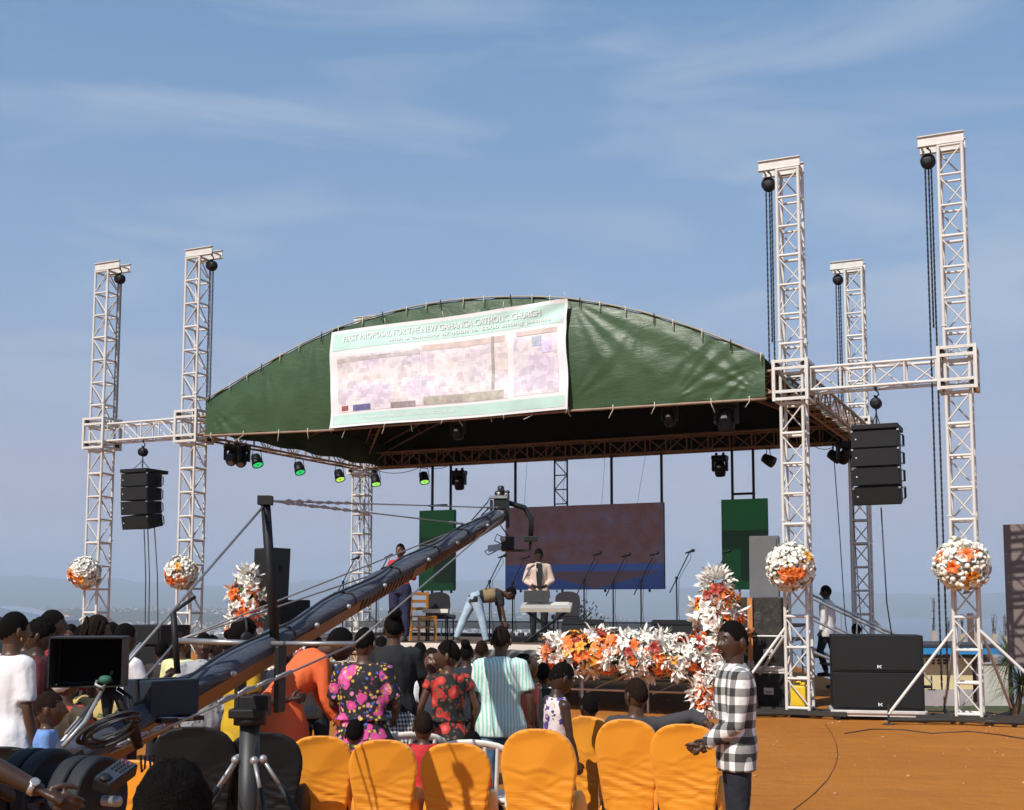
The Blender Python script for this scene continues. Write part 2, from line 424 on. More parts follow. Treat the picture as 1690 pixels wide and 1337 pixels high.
TOW['T2'] = lattice_tower('truss_tower', 'cream lattice tower at the left corner of the green roof', 0, 0, 1, OF[:1]+OF[2:3])
TOW['T3'] = lattice_tower('truss_tower', 'cream lattice tower rising over the roof beside the strapped flight cases', WID, 0, -1, [(-1.0, -.75, 1.42), (-1.2, 1.1, 1.42)])
TOW['T4'] = lattice_tower('truss_tower', 'tallest cream lattice tower, standing alone on the red earth', WID+AW4, 0, -1, [(-1.09, -.66, 1.42), (1.42, -.12, 1.42), (-.5, 1.5, 1.42), (.5, 1.5, 1.42)])
TOW['T5'] = lattice_tower('truss_tower', 'shaded lattice tower behind the large hanging speaker array', WID, DEP, -1, OF[3:])
TOW['T6'] = lattice_tower('truss_tower', 'lattice tower under the back left roof corner behind the crane arm', 0, DEP, 1, OF[2:])

def chain_mesh(ln, mat, pitch=.045, r=.012):
    mb = MB(); n = max(2, int(ln/pitch))
    for i in range(n):
        z = -(i+.5)*ln/n; a = Matrix.Rotation((i % 2)*math.pi/2 + .4, 3, 'Z')
        mb.box((0, 0, z), (r*2.2, r*1.3, ln/n*1.3), a)
    me = mb.mesh('chain'); me.materials.append(mat); return me
def hoist(label, top, drops, body_r=.105, group='chain hoists', drum_axis=None):
    """top: the hook's seat; drops: list of (dx, dy, length) of chain falls below"""
    t = thing('chain_hoist', label, 'hoist', top, RZ, group)
    mb = MB(); pts = [(0, 0, 0), (.0, 0, -.03), (.035, 0, -.06), (.045, 0, -.1), (.01, 0, -.135), (-.03, 0, -.11)]
    mb.tube(pts, .013, 8); mb.tube([(0, 0, .03), (0, 0, -.03)], .022, 8); mb.build('hook', CHAINM, t)
    mb = MB(); rot = Matrix.Rotation(math.pi/2, 3, 'X')
    mb.lathe([(.03, -.075), (body_r*.92, -.07), (body_r, -.05), (body_r, -.012), (body_r*.86, 0), (body_r, .012), (body_r, .05), (body_r*.92, .07), (.03, .075)], (0, 0, -.24), 18, rot)
    mb.tube([(0, 0, -.12), (0, 0, -.2)], .03, 8); mb.build('drum_body', BLACKM, t)
    for dx, dy, ln in drops:
        inst('chain', chain_mesh(ln, CHAINM), t, Matrix.Translation((dx, dy, -.3)))
    return t
for k, (u, v, sgn, lab) in {'T1': (-AW1, 0, 1, 'black chain hoist on the leftmost tower head'), 'T2': (0, 0, 1, 'black chain hoist on the tower head at the left roof corner'),
      'T3': (WID, 0, -1, 'chain hoist with long dark chains on the tower head over the right roof corner'), 'T4': (WID+AW4, 0, -1, 'chain hoist with chains falling to the earth from the tallest tower'),
      'T5': (WID, DEP, -1, 'small chain hoist on the shaded rear tower head')}.items():
    p = S(u, v, TH+.06) + D_*sgn*(SEC+.17)
    full = 3.0 if k != 'T4' else 8.2
    hoist(lab, p, [(-.045, 0, full), (.045, 0, full if k != 'T3' else 3.2), (0.0, .05, 2.6)], .115 if k in ('T3', 'T4') else .11, 'chain hoists on the tower heads')

def truss_beam(name, label, p0, p1, mat, group, zc=HR, skip=0, sec=.18):
    p0, p1 = Vector(p0), Vector(p1); d = (p1-p0); ln = d.length; rz = math.atan2(d.y, d.x)
    t = thing(name, label, 'truss beam', p0 + Vector((0, 0, zc)), rz, group)
    cor = [(-sec, -sec), (sec, -sec), (sec, sec), (-sec, sec)]
    for y, z in cor: rod('chord', (0, y, z), (ln, y, z), .025, mat, t)
    nb = max(2, round(ln/.49))
    for k in range(nb+1):
        x = min(max(k*ln/nb, .02), ln-.02)
        for i in range(4):
            a, b = cor[i], cor[(i+1) % 4]
            rod('post' if i % 2 else 'lacing', (x, *a), (x, *b), .016, mat, t, 6)
            if k < nb and not (i in (0, 2) and k % 2):
                p, q = (a, b) if k % 2 else (b, a)
                rod('brace', (x+.02, *p), (x+ln/nb-.02, *q), .013, mat, t, 6)
    return t
e = .29
truss_beam('truss_beam', 'short cream truss beam between the two left towers', S(-AW1+e, 0), S(-e, 0), WHITE, 'truss beams')
truss_beam('truss_beam', 'short cream truss beam between the two right towers', S(WID+e, 0), S(WID+AW4-e, 0), WHITE, 'truss beams')
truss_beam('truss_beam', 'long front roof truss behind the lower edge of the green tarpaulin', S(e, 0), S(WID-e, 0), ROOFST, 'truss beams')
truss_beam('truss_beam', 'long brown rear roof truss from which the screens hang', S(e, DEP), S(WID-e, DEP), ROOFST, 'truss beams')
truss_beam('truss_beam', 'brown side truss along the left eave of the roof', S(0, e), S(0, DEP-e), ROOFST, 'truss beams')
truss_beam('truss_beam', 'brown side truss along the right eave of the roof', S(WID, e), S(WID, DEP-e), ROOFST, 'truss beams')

# ---- the green roof
def fpl(px, py, v):
    r = ray(px, py); o = Vector((0, 0, CAM_H)); p0 = S(0, v); t = (p0-o).dot(B_)/r.dot(B_); p = o+r*t
    return (p-T2).dot(D_), p.z
VF = -.30
prof = [fpl(*p, VF) for p in ((340, 662), (440, 601), (545, 546), (640, 517), (740, 497), (840, 491), (940, 493), (1060, 515), (1140, 541), (1200, 563), (1262, 590))]
bot = [fpl(340, 717, VF), fpl(545, 708, VF), fpl(935, 676, VF), fpl(1258, 656, VF)]
def lerp_tab(tab, u):
    if u <= tab[0][0]: return tab[0][1]
    for (a, za), (b, zb) in zip(tab, tab[1:]):
        if u <= b: t = (u-a)/(b-a); return za+(zb-za)*t
    return tab[-1][1]
UA, UB = prof[0][0], prof[-1][0]
def arch_z(u):                      # smooth the read-off profile
    return sum(lerp_tab(prof, u+o)*w for o, w in ((-.5, .25), (0, .5), (.5, .25))) if UA+.5 < u < UB-.5 else lerp_tab(prof, u)
def bot_z(u): return lerp_tab(bot, u)
TARP = NG('green_tarpaulin')
tn = TARP.noise(1.3, 5); tn2 = TARP.noise(7, 6, rough=.7)
TARP.base(ramp_nodes(TARP.t, tn.outputs[0], [(.3, (.032, .066, .025)), (.5, (.040, .079, .031)), (.7, (.049, .092, .037))]))
TARP.l(TARP.n('ShaderNodeMapRange', {0: tn2.outputs[0], 3: .30, 4: .48}).outputs[0], TARP.b.inputs['Roughness'])
TARP.b.inputs['Specular IOR Level'].default_value = .42
cmap = TARP.n('ShaderNodeMapping', {'Vector': TARP.co.outputs['Object'], 'Rotation': (0, R(24), 0), 'Scale': (1, 1, 3)})
cn = TARP.noise(2.4, 7, cmap.outputs[0], .7, 1.2)
TARP.bump(cn.outputs[0], .22, .05)
def folds(u, z):
    """depth of the creases that run out from the tie points"""
    d = 0.0
    for (u0, z0, a0, spread, k, amp, L) in ANCH:
        dx, dz = u-u0, z-z0; r = math.hypot(dx, dz)+1e-6; a = math.atan2(dz, dx)-a0
        a = (a+math.pi) % (2*math.pi)-math.pi
        w = max(0, 1-(a/spread)**2)
        c_ = math.cos(k*a + 1.7*math.sin(3*a)); d += .14*amp*w*(r/L)*math.exp(1-r/L)*(c_ if c_ < 0 else c_**2)
    return d
def U(px, py): return fpl(px, py, VF)
ANCH = []
for (px, py, a0, spr, k, amp, L) in ((1108, 664, .75, .75, 17, .075, .95), (1255, 600, -2.5, .7, 16, .075, .9), (1256, 650, 2.5, .6, 15, .05, .8), (945, 497, -.75, .75, 15, .07, .95),
      (1062, 516, -1.9, .9, 12, .05, .55), (1180, 556, -2.2, .8, 13, .05, .55), (940, 668, .75, .6, 12, .05, .6), (345, 668, -.9, .6, 13, .07, .7), (345, 712, .6, .6, 10, .03, .7), (440, 602, -1.5, .8, 9, .05, .6),
      (520, 556, -1.9, .9, 10, .05, .6), (640, 516, -1.6, 1, 10, .05, .5), (800, 492, -1.6, 1, 10, .05, .4)):
    ANCH.append((*U(px, py), a0, spr, k, amp, L))
tarp = thing('canopy_tarpaulin', 'wrinkled green tarpaulin roof arching over the stage', 'canopy', S(0, 0))
def sheet(name, fn, nu, nv, mat, parent):
    vs = [fn(i/nu, j/nv) for i in range(nu+1) for j in range(nv+1)]
    fs = [(i*(nv+1)+j, (i+1)*(nv+1)+j, (i+1)*(nv+1)+j+1, i*(nv+1)+j+1) for i in range(nu) for j in range(nv)]
    mb = MB(); mb.add([Vector(v)-T2 for v in vs], fs, True); return mb.build(name, mat, parent)
def f_front(a, b):
    u = UA+(UB-UA)*a; z0, z1 = bot_z(u), arch_z(u)
    z1 += .018*math.sin(u*9)*abs(math.sin(u*2.1)) ; z0 += .012*math.sin(u*7+1)
    z = z0+(z1-z0)*b
    bulge = .10*math.sin(math.pi*b)*math.sin(math.pi*a)
    return S(u, VF - bulge - folds(u, z) + .012*noise.noise((u*2.2, z*2.2, 3)), z)
sheet('front_gable', f_front, 260, 46, TARP.m, tarp)
VB = DEP+.25
def f_roof(a, b):
    u = UA+(UB-UA)*a; v = VF+(VB-VF)*b
    return S(u, v, arch_z(u)-.01-.05*abs(math.sin(b*math.pi*5))*.6)
sheet('roof_sheet', f_roof, 60, 24, TARP.m, tarp)
sheet('rear_gable', lambda a, b: S(UA-.3+(UB-UA+.6)*a, VB-.02, HR-.1+(arch_z(min(max(UA-.3+(UB-UA+.6)*a, UA), UB))-HR+.09)*b), 40, 4, TARP.m, tarp)
ROOF_SHADE = M('black_painted_shade', (.0065, .008, .0065), .75, 0, .2, 3, spec=.2)  # added black sheets: the shade under the tarpaulin is put into their colour
sheet('roof_painted_shade', lambda a, b: f_roof(a, b)-Vector((0, 0, .03)), 60, 12, ROOF_SHADE, tarp)
sheet('rear_painted_shade', lambda a, b: S(UA-.3+(UB-UA+.6)*a, VB-.05, HR-.1+(arch_z(min(max(UA-.3+(UB-UA+.6)*a, UA), UB))-HR+.06)*b), 40, 4, ROOF_SHADE, tarp)
for un, s_ in ((UA, -1), (UB, 1)):
    zt_ = arch_z(un)
    off = .0 if s_ < 0 else .42
    sheet('side_flap', lambda a, b: S(un+off*b*0+ (off*(1-b)), VF+.05+(VB-VF-.05)*a, (zt_-.01)*b + (HR-.16 + .02*math.sin(a*30))*(1-b)) + D_*s_*(.03*math.sin(a*26+b*3)*(1-b)), 50, 8, TARP.m, tarp)
# pipe and rope along the arch, with ties
PALE = M('pale_lashing_rope', (.55, .50, .40), .8, 0, .2, 30)
SILVER = M('bare_aluminium', (.55, .55, .55), .38, .75, .15, 6)
pts = [S(UA+(UB-UA)*i/60, VF-.02, arch_z(UA+(UB-UA)*i/60)+.02) - T2 for i in range(61)]
MB().tube(pts, .018, 8).build('arch_pipe', M('dull_pipe', (.30, .29, .24), .6), tarp)
MB().tube([S(UA-.02+(UB-UA+.04)*i/40, VF-.02, bot_z(UA+(UB-UA)*i/40)-.03)-T2 for i in range(41)], .024, 8).build('hem_pipe', ROOFST, tarp)
for i in range(26):
    u = UA+.15+(UB-UA-.3)*i/25 + rnd.uniform(-.1, .1); p = S(u, VF-.045, arch_z(u)+.02)-T2
    mb = MB(); mb.tube([p+Vector((0, 0, .035)), p-Vector((0, 0, .03)), p-B_*.02-Vector((0, 0, .12+rnd.random()*.05))], .009, 6); mb.build('tie', PALE if i % 3 else BLACKM, tarp)
for i in range(15):
    u = UA+.2+(UB-UA-.4)*i/14 + rnd.uniform(-.12, .12); p = S(u, VF-.045, bot_z(u)-.02)-T2
    e1 = p+Vector((rnd.uniform(-.2, .12), 0, -.10-rnd.random()*.1))
    MB().tube([p+Vector((0, 0, .05)), p-Vector((0, 0, .04)), e1], .008, 6).build('tie', PALE, tarp)
# rafters under the sheet
for i, v in enumerate((.02, DEP*.5, DEP-.02)):
    t = thing('roof_rafter', ['arched rafter just behind the front gable', 'arched rafter under the middle of the roof', 'arched rafter above the rear truss'][i], 'rafter', S(0, v))
    for dz, nm in ((-.08, 'upper_chord'), (-.32, 'lower_chord')):
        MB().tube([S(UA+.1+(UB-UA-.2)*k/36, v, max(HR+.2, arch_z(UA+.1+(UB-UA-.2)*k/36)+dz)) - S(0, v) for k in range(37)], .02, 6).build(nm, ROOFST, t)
    for k in range(3, 34):
        u = UA+.1+(UB-UA-.2)*k/36; z = arch_z(u)
        if z-.34 > HR+.22: rod('web', D_*u+Vector((0, 0, z-.09)), D_*(u+(.16 if k % 2 else 0))+Vector((0, 0, z-.31)), .011, ROOFST, t, 6)
for i, (ua, ub, v0, v1) in enumerate(((.25, 5.0, DEP-.2, .3), (WID-.3, 8.2, DEP-.2, .3), (6.9, 6.9, DEP-.3, .2))):
    t = thing('ridge_truss', ['slanting hip truss rising from the rear left roof corner', 'slanting hip truss rising from the rear right roof corner', 'hanging ridge truss under the middle of the roof'][i], 'truss', S(0, 0))
    za, zb = (HR+.25 if i < 2 else arch_z(6.9)-.15), arch_z(ub)-.2
    a, b = S(ua, v0, za)-T2, S(ub, v1, zb)-T2
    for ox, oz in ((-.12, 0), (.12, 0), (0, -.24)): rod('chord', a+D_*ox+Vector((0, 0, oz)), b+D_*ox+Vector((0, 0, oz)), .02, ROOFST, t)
    for k in range(12):
        p, q = a.lerp(b, k/12), a.lerp(b, (k+.5)/12)
        rod('web', p+D_*-.12, q+Vector((0, 0, -.24)), .011, ROOFST, t, 6); rod('web', p+D_*.12, q+Vector((0, 0, -.24)), .011, ROOFST, t, 6); rod('web', p+D_*.12, p+D_*-.12, .011, ROOFST, t, 6)

# ---- the banner
VN = VF-.15
c4 = [fpl(545, 549, VN), fpl(936, 494, VN), fpl(545, 707, VN), fpl(936, 676, VN)]
u0, u1 = (c4[0][0]+c4[2][0])/2, (c4[1][0]+c4[3][0])/2; BW = u1-u0
def bz(a, b):      # b 0 bottom .. 1 top
    return (c4[2][1]*(1-a)+c4[3][1]*a)*(1-b) + (c4[0][1]*(1-a)+c4[1][1]*a)*b
def bpt(a, b, lift=0):
    w = .012*math.sin(a*9+b*4) + .02*math.exp(-((a-1)**2+(b-1)**2)*18)*math.sin(30*(a-b)) + .012*math.sin(b*14+a*3)
    return S(u0+BW*a + .02*math.sin(b*7)*(1 if a > .9 or a < .1 else 0), VN-lift+w, bz(a, b)+.012*math.sin(a*8))
VINYL = M('white_banner_vinyl', (.78, .76, .76), .42, 0, .03, 2)
MINT = M('mint_banner_print', (.50, .70, .63), .42, 0, .12, 1.5)
INK = M('white_banner_letters', (.86, .86, .84), .5, 0, 0)
INKD = M('grey_banner_shadow', (.40, .50, .48), .5, 0, 0)
ban = thing('banner', 'large white printed banner with mint header strip on the green gable', 'banner', S(0, 0))
def bpanel(name, a0, a1, b0, b1, lift, mat, nu=40, nv=10):
    return sheet(name, lambda a, b: bpt(a0+(a1-a0)*a, b0+(b1-b0)*b, lift), nu, nv, mat, ban)
bpanel('vinyl_sheet', 0, 1, 0, 1, 0, VINYL, 90, 40)
bpanel('header_strip', .012, .988, .79, .965, .004, MINT, 80, 8)
bpanel('footer_strip', .012, .988, .025, .125, .004, MINT, 80, 4)
g = NG('banner_pictures')
mpv = g.n('ShaderNodeMapping', {'Vector': g.co.outputs['Object'], 'Rotation': (0, 0, ANG), 'Scale': (1, 1, 1.3)})
v1 = g.n('ShaderNodeTexVoronoi', {'Vector': mpv.outputs[0], 'Scale': 3.1, 'Randomness': 1.0}, distance='CHEBYCHEV'); v3 = g.n('ShaderNodeTexVoronoi', {'Vector': mpv.outputs[0], 'Scale': 8.5, 'Randomness': .8}, distance='CHEBYCHEV'); nn = g.noise(6, 8, rough=.8); nl = g.noise(1.7, 5)
colr = ramp_nodes(g.t, nl.outputs[0], [(.28, (.76, .68, .70)), (.42, (.66, .56, .68)), (.5, (.80, .74, .74)), (.58, (.74, .64, .62)), (.72, (.62, .62, .56))])
bw = g.n('ShaderNodeRGBToBW', {0: v1.outputs['Color']})
colr = g.mix(g.n('ShaderNodeMapRange', {0: bw.outputs[0], 1: .55, 2: .9, 3: 0, 4: .55}).outputs[0], colr, (.52, .44, .55))
colr = g.mix(g.n('ShaderNodeMapRange', {0: nn.outputs[0], 1: .52, 2: .72, 3: 0, 4: .6}).outputs[0], colr, (.40, .35, .38))
bw3 = g.n('ShaderNodeRGBToBW', {0: v3.outputs['Color']}); colr = g.mix(g.n('ShaderNodeMapRange', {0: bw3.outputs[0], 1: .6, 2: .68, 3: 0, 4: .35}).outputs[0], colr, (.86, .82, .83)); colr = g.mix(g.n('ShaderNodeMapRange', {0: bw3.outputs[0], 1: .34, 2: .28, 3: 0, 4: .3}).outputs[0], colr, (.42, .36, .44))
g.base(colr); g.b.inputs['Roughness'].default_value = .42
bpanel('picture_panel', .035, .402, .15, .72, .004, g.m); bpanel('picture_panel', .405, .765, .15, .74, .004, g.m); bpanel('picture_panel', .79, .965, .16, .70, .004, g.m)
BROWN = M('banner_brown_print', (.60, .48, .44), .45, 0, .2, 4)
bpanel('picture_sky_band', .41, .755, .685, .745, .007, BROWN, 30, 2); bpanel('picture_sky_band', .80, .965, .71, .755, .007, BROWN, 14, 2); bpanel('picture_sky_band', .035, .40, .66, .70, .007, M('banner_grey_print', (.52, .46, .46), .45, 0, .3, 5), 30, 2)
bpanel('blue_print_block', .105, .185, .155, .215, .007, M('banner_blue_print', (.16, .16, .33), .45, 0, .4, 8), 8, 2)
bpanel('red_print_block', .05, .08, .165, .215, .007, M('banner_red_print', (.35, .09, .09), .45, 0, .4, 8), 4, 2)
bpanel('dark_print_block', .275, .385, .15, .205, .007, M('banner_taupe_print', (.33, .28, .28), .45, 0, .4, 8), 10, 2)
bpanel('ground_print_band', .42, .75, .155, .235, .007, M('banner_olive_print', (.44, .40, .34), .45, 0, .35, 6), 20, 2)
bpanel('tree_print', .70, .712, .25, .75, .009, M('banner_bark_print', (.42, .38, .35), .45, 0, .4, 6), 2, 10)
bpanel('blue_print_block', .865, .90, .60, .69, .008, M('banner_slate_print', (.42, .47, .56), .45, 0, .4, 8), 4, 4)
bpanel('lilac_print_block', .90, .945, .53, .65, .008, M('banner_lilac_print', (.62, .52, .72), .45, 0, .4, 8), 4, 4)
def letter(body, a0, a1, b0, b1, mat, lift):
    me = text_mesh(body, 1, 'LEFT', .0)
    co = np.array([v.co[:] for v in me.vertices]); mn, mx = co.min(0), co.max(0)
    for v in me.vertices:
        a = a0+(a1-a0)*(v.co.x-mn[0])/(mx[0]-mn[0]); b = b0+(b1-b0)*(v.co.y-mn[1])/(mx[1]-mn[1])
        v.co = bpt(a, b, lift)-T2
    me.materials.append(mat); o = bpy.data.objects.new('lettering', me); C.objects.link(o); o.parent = ban
L1 = 'FIRST PROPOSAL FOR THE NEW GAHANGA CATHOLIC CHURCH'
L2 = 'with a capacity of 4000 to 5000 sitting people'
letter(L1, .063, .90, .872, .932, INKD, .008); letter(L1, .06, .897, .876, .938, INK, .012)
letter(L2, .263, .94, .806, .850, INKD, .008); letter(L2, .26, .937, .810, .855, INK, .012)
letter('Proposed work by GDS AA CONSTRUCTION Ltd', .14, .55, .055, .095, INK, .012)
for a in (0, .25, .5, .75, 1):
    for b in (0, 1):
        p = bpt(a, b, .01)-T2; MB().tube([p, p+Vector((rnd.uniform(-.06, .06), .03, .12 if b else -.08))], .006, 5).build('tie', PALE, ban)
# ================================================================== stage, screens, sound and light
DECK = M('stage_deck_ply', (.11, .07, .05), .7, 0, .3, 4, .2, 30)
EDGE = M('white_stage_edge', (.62, .57, .49), .5, 0, .15, 3)
BLKCLOTH = NG('black_skirt_cloth')
bn_ = BLKCLOTH.noise(5, 6); BLKCLOTH.base(ramp_nodes(BLKCLOTH.t, bn_.outputs[0], [(.3, (.007, .007, .008)), (.7, (.016, .016, .018))])); BLKCLOTH.b.inputs['Roughness'].default_value = .5
BLKCLOTH.bump(bn_.outputs[0], .5, .03)
BLKBOX = M('black_speaker_paint', (.0075, .0075, .008), .6, 0, .2, 14, .25, 180, spec=.3)
GRILLE = M('speaker_grille', (.009, .009, .0095), .65, 0, .22, 60, .4, 300, spec=.3)
GREYBOX = M('grey_speaker_paint', (.115, .115, .118), .55, 0, .1, 5, .2, 150)
DZ = 1.10
stage = thing('stage_platform', 'low stage platform with pale front edge on scaffold legs', 'stage', S(0, 0), RZ)
SU0, SU1, SV0, SV1 = .5, 11.0, -.35, 6.9
nx, ny = 9, 5
for i in range(nx):
    for j in range(ny):
        w, d = (SU1-SU0)/nx, (SV1-SV0)/ny
        bar('deck_panel', (SU0+w*(i+.5), SV0+d*(j+.5), DZ-.03), (w-.012, d-.012, .06), DECK, stage)
for i in range(5):
    w = (SU1-SU0)/5; bar('front_fascia', (SU0+w*(i+.5), SV0-.032, DZ-.065), (w-.02, .05, .11), EDGE, stage)
for i in range(nx+1):
    for j in (0, 2, 5):
        x, y = SU0+(SU1-SU0)*i/nx, SV0+(SV1-SV0)*j/ny
        x = min(max(x, SU0+.05), SU1-.05); y = min(max(y, SV0+.08), SV1-.08)
        rod('scaffold_leg', (x, y, 0), (x, y, DZ-.06), .024, SILVER, stage)
for z in (.35, .72):
    for y in (SV0+.08, SV0+2.9): rod('scaffold_ledger', (SU0+.05, y, z), (SU1-.05, y, z), .02, SILVER if z > .5 else EDGE, stage)
for i in range(nx):
    x = SU0+(SU1-SU0)*i/nx+.06
    rod('scaffold_brace', (x, SV0+.12, .3), (x+(SU1-SU0)/nx-.12, SV0+.12, .78), .014, SILVER, stage, 6)
# back riser
RZ1 = DZ+.30
ris = thing('stage_riser', 'raised rear riser with pale edge behind the microphone stands', 'riser', S(0, 0), RZ)
RV0 = 4.3
for i in range(8):
    w = (11.2-1.0)/8
    bar('deck_panel', (1.0+w*(i+.5), (RV0+6.85)/2, RZ1-.03), (w-.01, 6.85-RV0, .06), DECK, ris)
    bar('riser_fascia', (1.0+w*(i+.5), RV0-.03, RZ1-.07), (w-.014, .04, .135), EDGE, ris)
    for k in (0, 1):
        rod('riser_leg', (1.0+w*(i+.08+.84*k), RV0+.1, DZ), (1.0+w*(i+.08+.84*k), RV0+.1, RZ1-.06), .02, SILVER, ris)
    rod('riser_brace', (1.0+w*(i+.2), RV0+.05, DZ+.01), (1.0+w*(i+.36), RV0+.05, RZ1-.14), .012, EDGE, ris, 6)
# black skirt bunched along the front right edge
def f_skirt(a, b):
    u = 6.4+4.55*a; z = 1.0-.40*b - .05*math.sin(a*17+.5)*b - .09*b*math.sin(a*6+1) + .05*noise.noise((a*14, b*3, 1))
    return S(u, SV0-.09-.05*math.sin(a*85+3*b+2*math.sin(a*11))*(.25+b)-.05*math.sin(math.pi*b)-.10*noise.noise((a*20, b*2.5, 5))*b, z)
sk = tag(sheet('stage_skirt', f_skirt, 140, 12, BLKCLOTH.m, None), 'black cloth skirt bunched under the flower garland', 'cloth'); sk.location = T2

# ---- screens hung from the rear truss
def led_mat(name, kind):
    g = NG(name)
    mp = g.n('ShaderNodeMapping', {'Vector': g.co.outputs['Object']}); sp = g.n('ShaderNodeSeparateXYZ', {0: g.co.outputs['Object']})
    lines = g.math('MULTIPLY', g.math('ADD', g.math('SINE', g.math('MULTIPLY', sp.outputs[2], 62.8)), 40), .0245)
    if kind == 'main':
        n = g.noise(2.2, 7, rough=.72); n2 = g.noise(5, 6, rough=.7)
        c = ramp_nodes(g.t, n.outputs[0], [(.3, (.042, .020, .024)), (.5, (.062, .032, .036)), (.62, (.055, .040, .064)), (.75, (.13, .10, .125))])
        c = g.mix(g.n('ShaderNodeMapRange', {0: n2.outputs[0], 1: .55, 2: .75, 3: 0, 4: .5}).outputs[0], c, (.020, .011, .014))
        band = g.n('ShaderNodeMapRange', {0: g.math('ADD', sp.outputs[2], g.math('MULTIPLY', n.outputs[0], .08)), 1: .60, 2: .64}).outputs[0]
        c = g.mix(band, (.018, .036, .125), c)
        b2 = g.n('ShaderNodeMapRange', {0: g.math('ADD', sp.outputs[2], g.math('ABSOLUTE', g.math('MULTIPLY', g.math('SUBTRACT', sp.outputs[0], 2.3), .28))), 1: .54, 2: .50}).outputs[0]
        b3 = g.n('ShaderNodeMapRange', {0: g.math('SUBTRACT', sp.outputs[2], g.math('ABSOLUTE', g.math('MULTIPLY', g.math('SUBTRACT', sp.outputs[0], 2.3), .25))), 1: .0, 2: .04}).outputs[0]
        low = g.mix(b3, (.014, .028, .10), (.042, .026, .036))
        inv = g.n('ShaderNodeMapRange', {0: sp.outputs[2], 1: .44, 2: .40}).outputs[0]
        c = g.mix(inv, c, low)
    else:
        n = g.noise(1.4, 3); jig = g.math('MULTIPLY', n.outputs[0], .12); zz = g.math('ADD', sp.outputs[2], jig)
        blk = g.math('MULTIPLY', g.math('GREATER_THAN', sp.outputs[0], .42), g.math('MULTIPLY', g.math('GREATER_THAN', zz, .25), g.math('LESS_THAN', zz, 1.35)))
        blk = g.math('MAXIMUM', blk, g.math('MULTIPLY', g.math('GREATER_THAN', zz, .95), g.math('LESS_THAN', zz, 1.35)))
        c = g.mix(g.math('MULTIPLY', blk, .8), ramp_nodes(g.t, n.outputs[0], [(.3, (.003, .034, .010)), (.7, (.004, .042, .013))]), (.003, .008, .005))
    g.b.inputs['Base Color'].default_value = (.012, .012, .012, 1); g.b.inputs['Roughness'].default_value = .5
    g.l(c, g.b.inputs['Emission Color']); g.l(lines, g.b.inputs['Emission Strength']); return g.m
def vpl(px, py, v): return fpl(px, py, v)
def led(label, x0, x1, yt, yb, v, kind, hang):
    (ua, za), (ub, zb) = fpl(x0, yt[0], v), fpl(x1, yt[1], v); zt = (za+zb)/2; zl = (fpl(x0, yb, v)[1]+fpl(x1, yb, v)[1])/2
    t = thing('led_screen', label, 'screen', S(ua, v, zl), RZ, 'screens hung over the stage'); w, h = ub-ua, zt-zl
    cols, rows = max(1, round(w/.5)), max(2, round(h/.5)); pw, ph = w/cols, h/rows
    MB().box((w/2, .04, h/2), (w, .07, h)).build('cabinet', BLACKM, t)
    fm = led_mat('led_'+kind+str(len(MATS)), kind)
    MB().add([(.004, -.002, .004), (w-.004, -.002, .004), (w-.004, -.002, h-.004), (.004, -.002, h-.004)], [(0, 1, 2, 3)]).build('screen_face', fm, t)
    for k in range(cols+1): bar('rear_rail', (min(max(k*pw, .03), w-.03), .10, h/2), (.04, .04, h-.04), BLACKM, t)
    for k in range(4): bar('bottom_bracket', (w*(.1+.27*k), .03, -.03), (.04, .05, .06), BLACKM, t)
    zr = HR-.2-zl
    for f in hang:
        bar('hanging_pipe', (w*f, .06, (h+zr)/2), (.05, .05, zr-h), BLACKM if kind != 'main' else DARKST, t)
    if kind != 'main': bar('hanging_crossbar', (w/2, .06, h+.12), (w*(hang[1]-hang[0]), .045, .05), BLACKM, t)
    return t, ua, w, h, zl
_, mu, mw_, mh_, mz_ = led('wide dim LED wall with brown and blue picture behind the keyboard player', 834, 1095, (838, 829), 973, DEP-.1, 'main', (.06, .68, .985))
led('narrow green LED screen behind the crane arm', 692, 750, (843, 841), 975, DEP-.1, 'green1', (.34, .86))
led('narrow green LED screen beside the tall grey speaker', 1190, 1266, (825, 822), 973, DEP-.1, 'green2', (.24, .70))
ud = mu+mw_*.36
t = thing('hanging_truss', 'short ladder truss hanging between the rear roof truss and the LED wall', 'truss', S(ud, DEP-.05, mz_+mh_), RZ)
ln_ = HR-.2-mz_-mh_
for x in (-.16, .16): rod('rail', (x, 0, 0), (x, 0, ln_), .022, DARKST, t)
for k in range(4):
    rod('rung', (-.16, 0, .05+k*(ln_-.1)/3), (.16, 0, .05+k*(ln_-.1)/3), .014, DARKST, t, 6)
    if k < 3: rod('brace', (-.16 if k % 2 else .16, 0, .05+k*(ln_-.1)/3), (.16 if k % 2 else -.16, 0, .05+(k+1)*(ln_-.1)/3), .012, DARKST, t, 6)
# big screen at the right edge of the picture
pR = gnd(1700, 1175); pR = at(1664, 1100, 21.0)
sr = thing('led_screen', 'tall grey unlit LED screen cut off by the right edge of the picture', 'screen', (pR.x, pR.y, 0), R(-30))
z0_, z1_ = at(1664, 1098, 21).z, at(1664, 866, 21).z
MB().box((1.5, .05, (z0_+z1_)/2), (3, .1, z1_-z0_)).build('cabinet', DARKST, sr)
for i in range(6):
    for j in range(5):
        bar('led_panel', (.25+.5*i, -.012, z0_+(z1_-z0_)*(j+.5)/5), (.496, .02, (z1_-z0_)/5-.004), M('unlit_led_face', (.17, .135, .125), .6, 0, .1, 3), sr)
for x in (.4, 2.6):
    rod('support_pole', (x, .2, -.3), (x, .2, z1_-.1), .04, DARKST, sr); bar('support_foot', (x, .2, -.1), (.5, .9, .08), DARKST, sr)

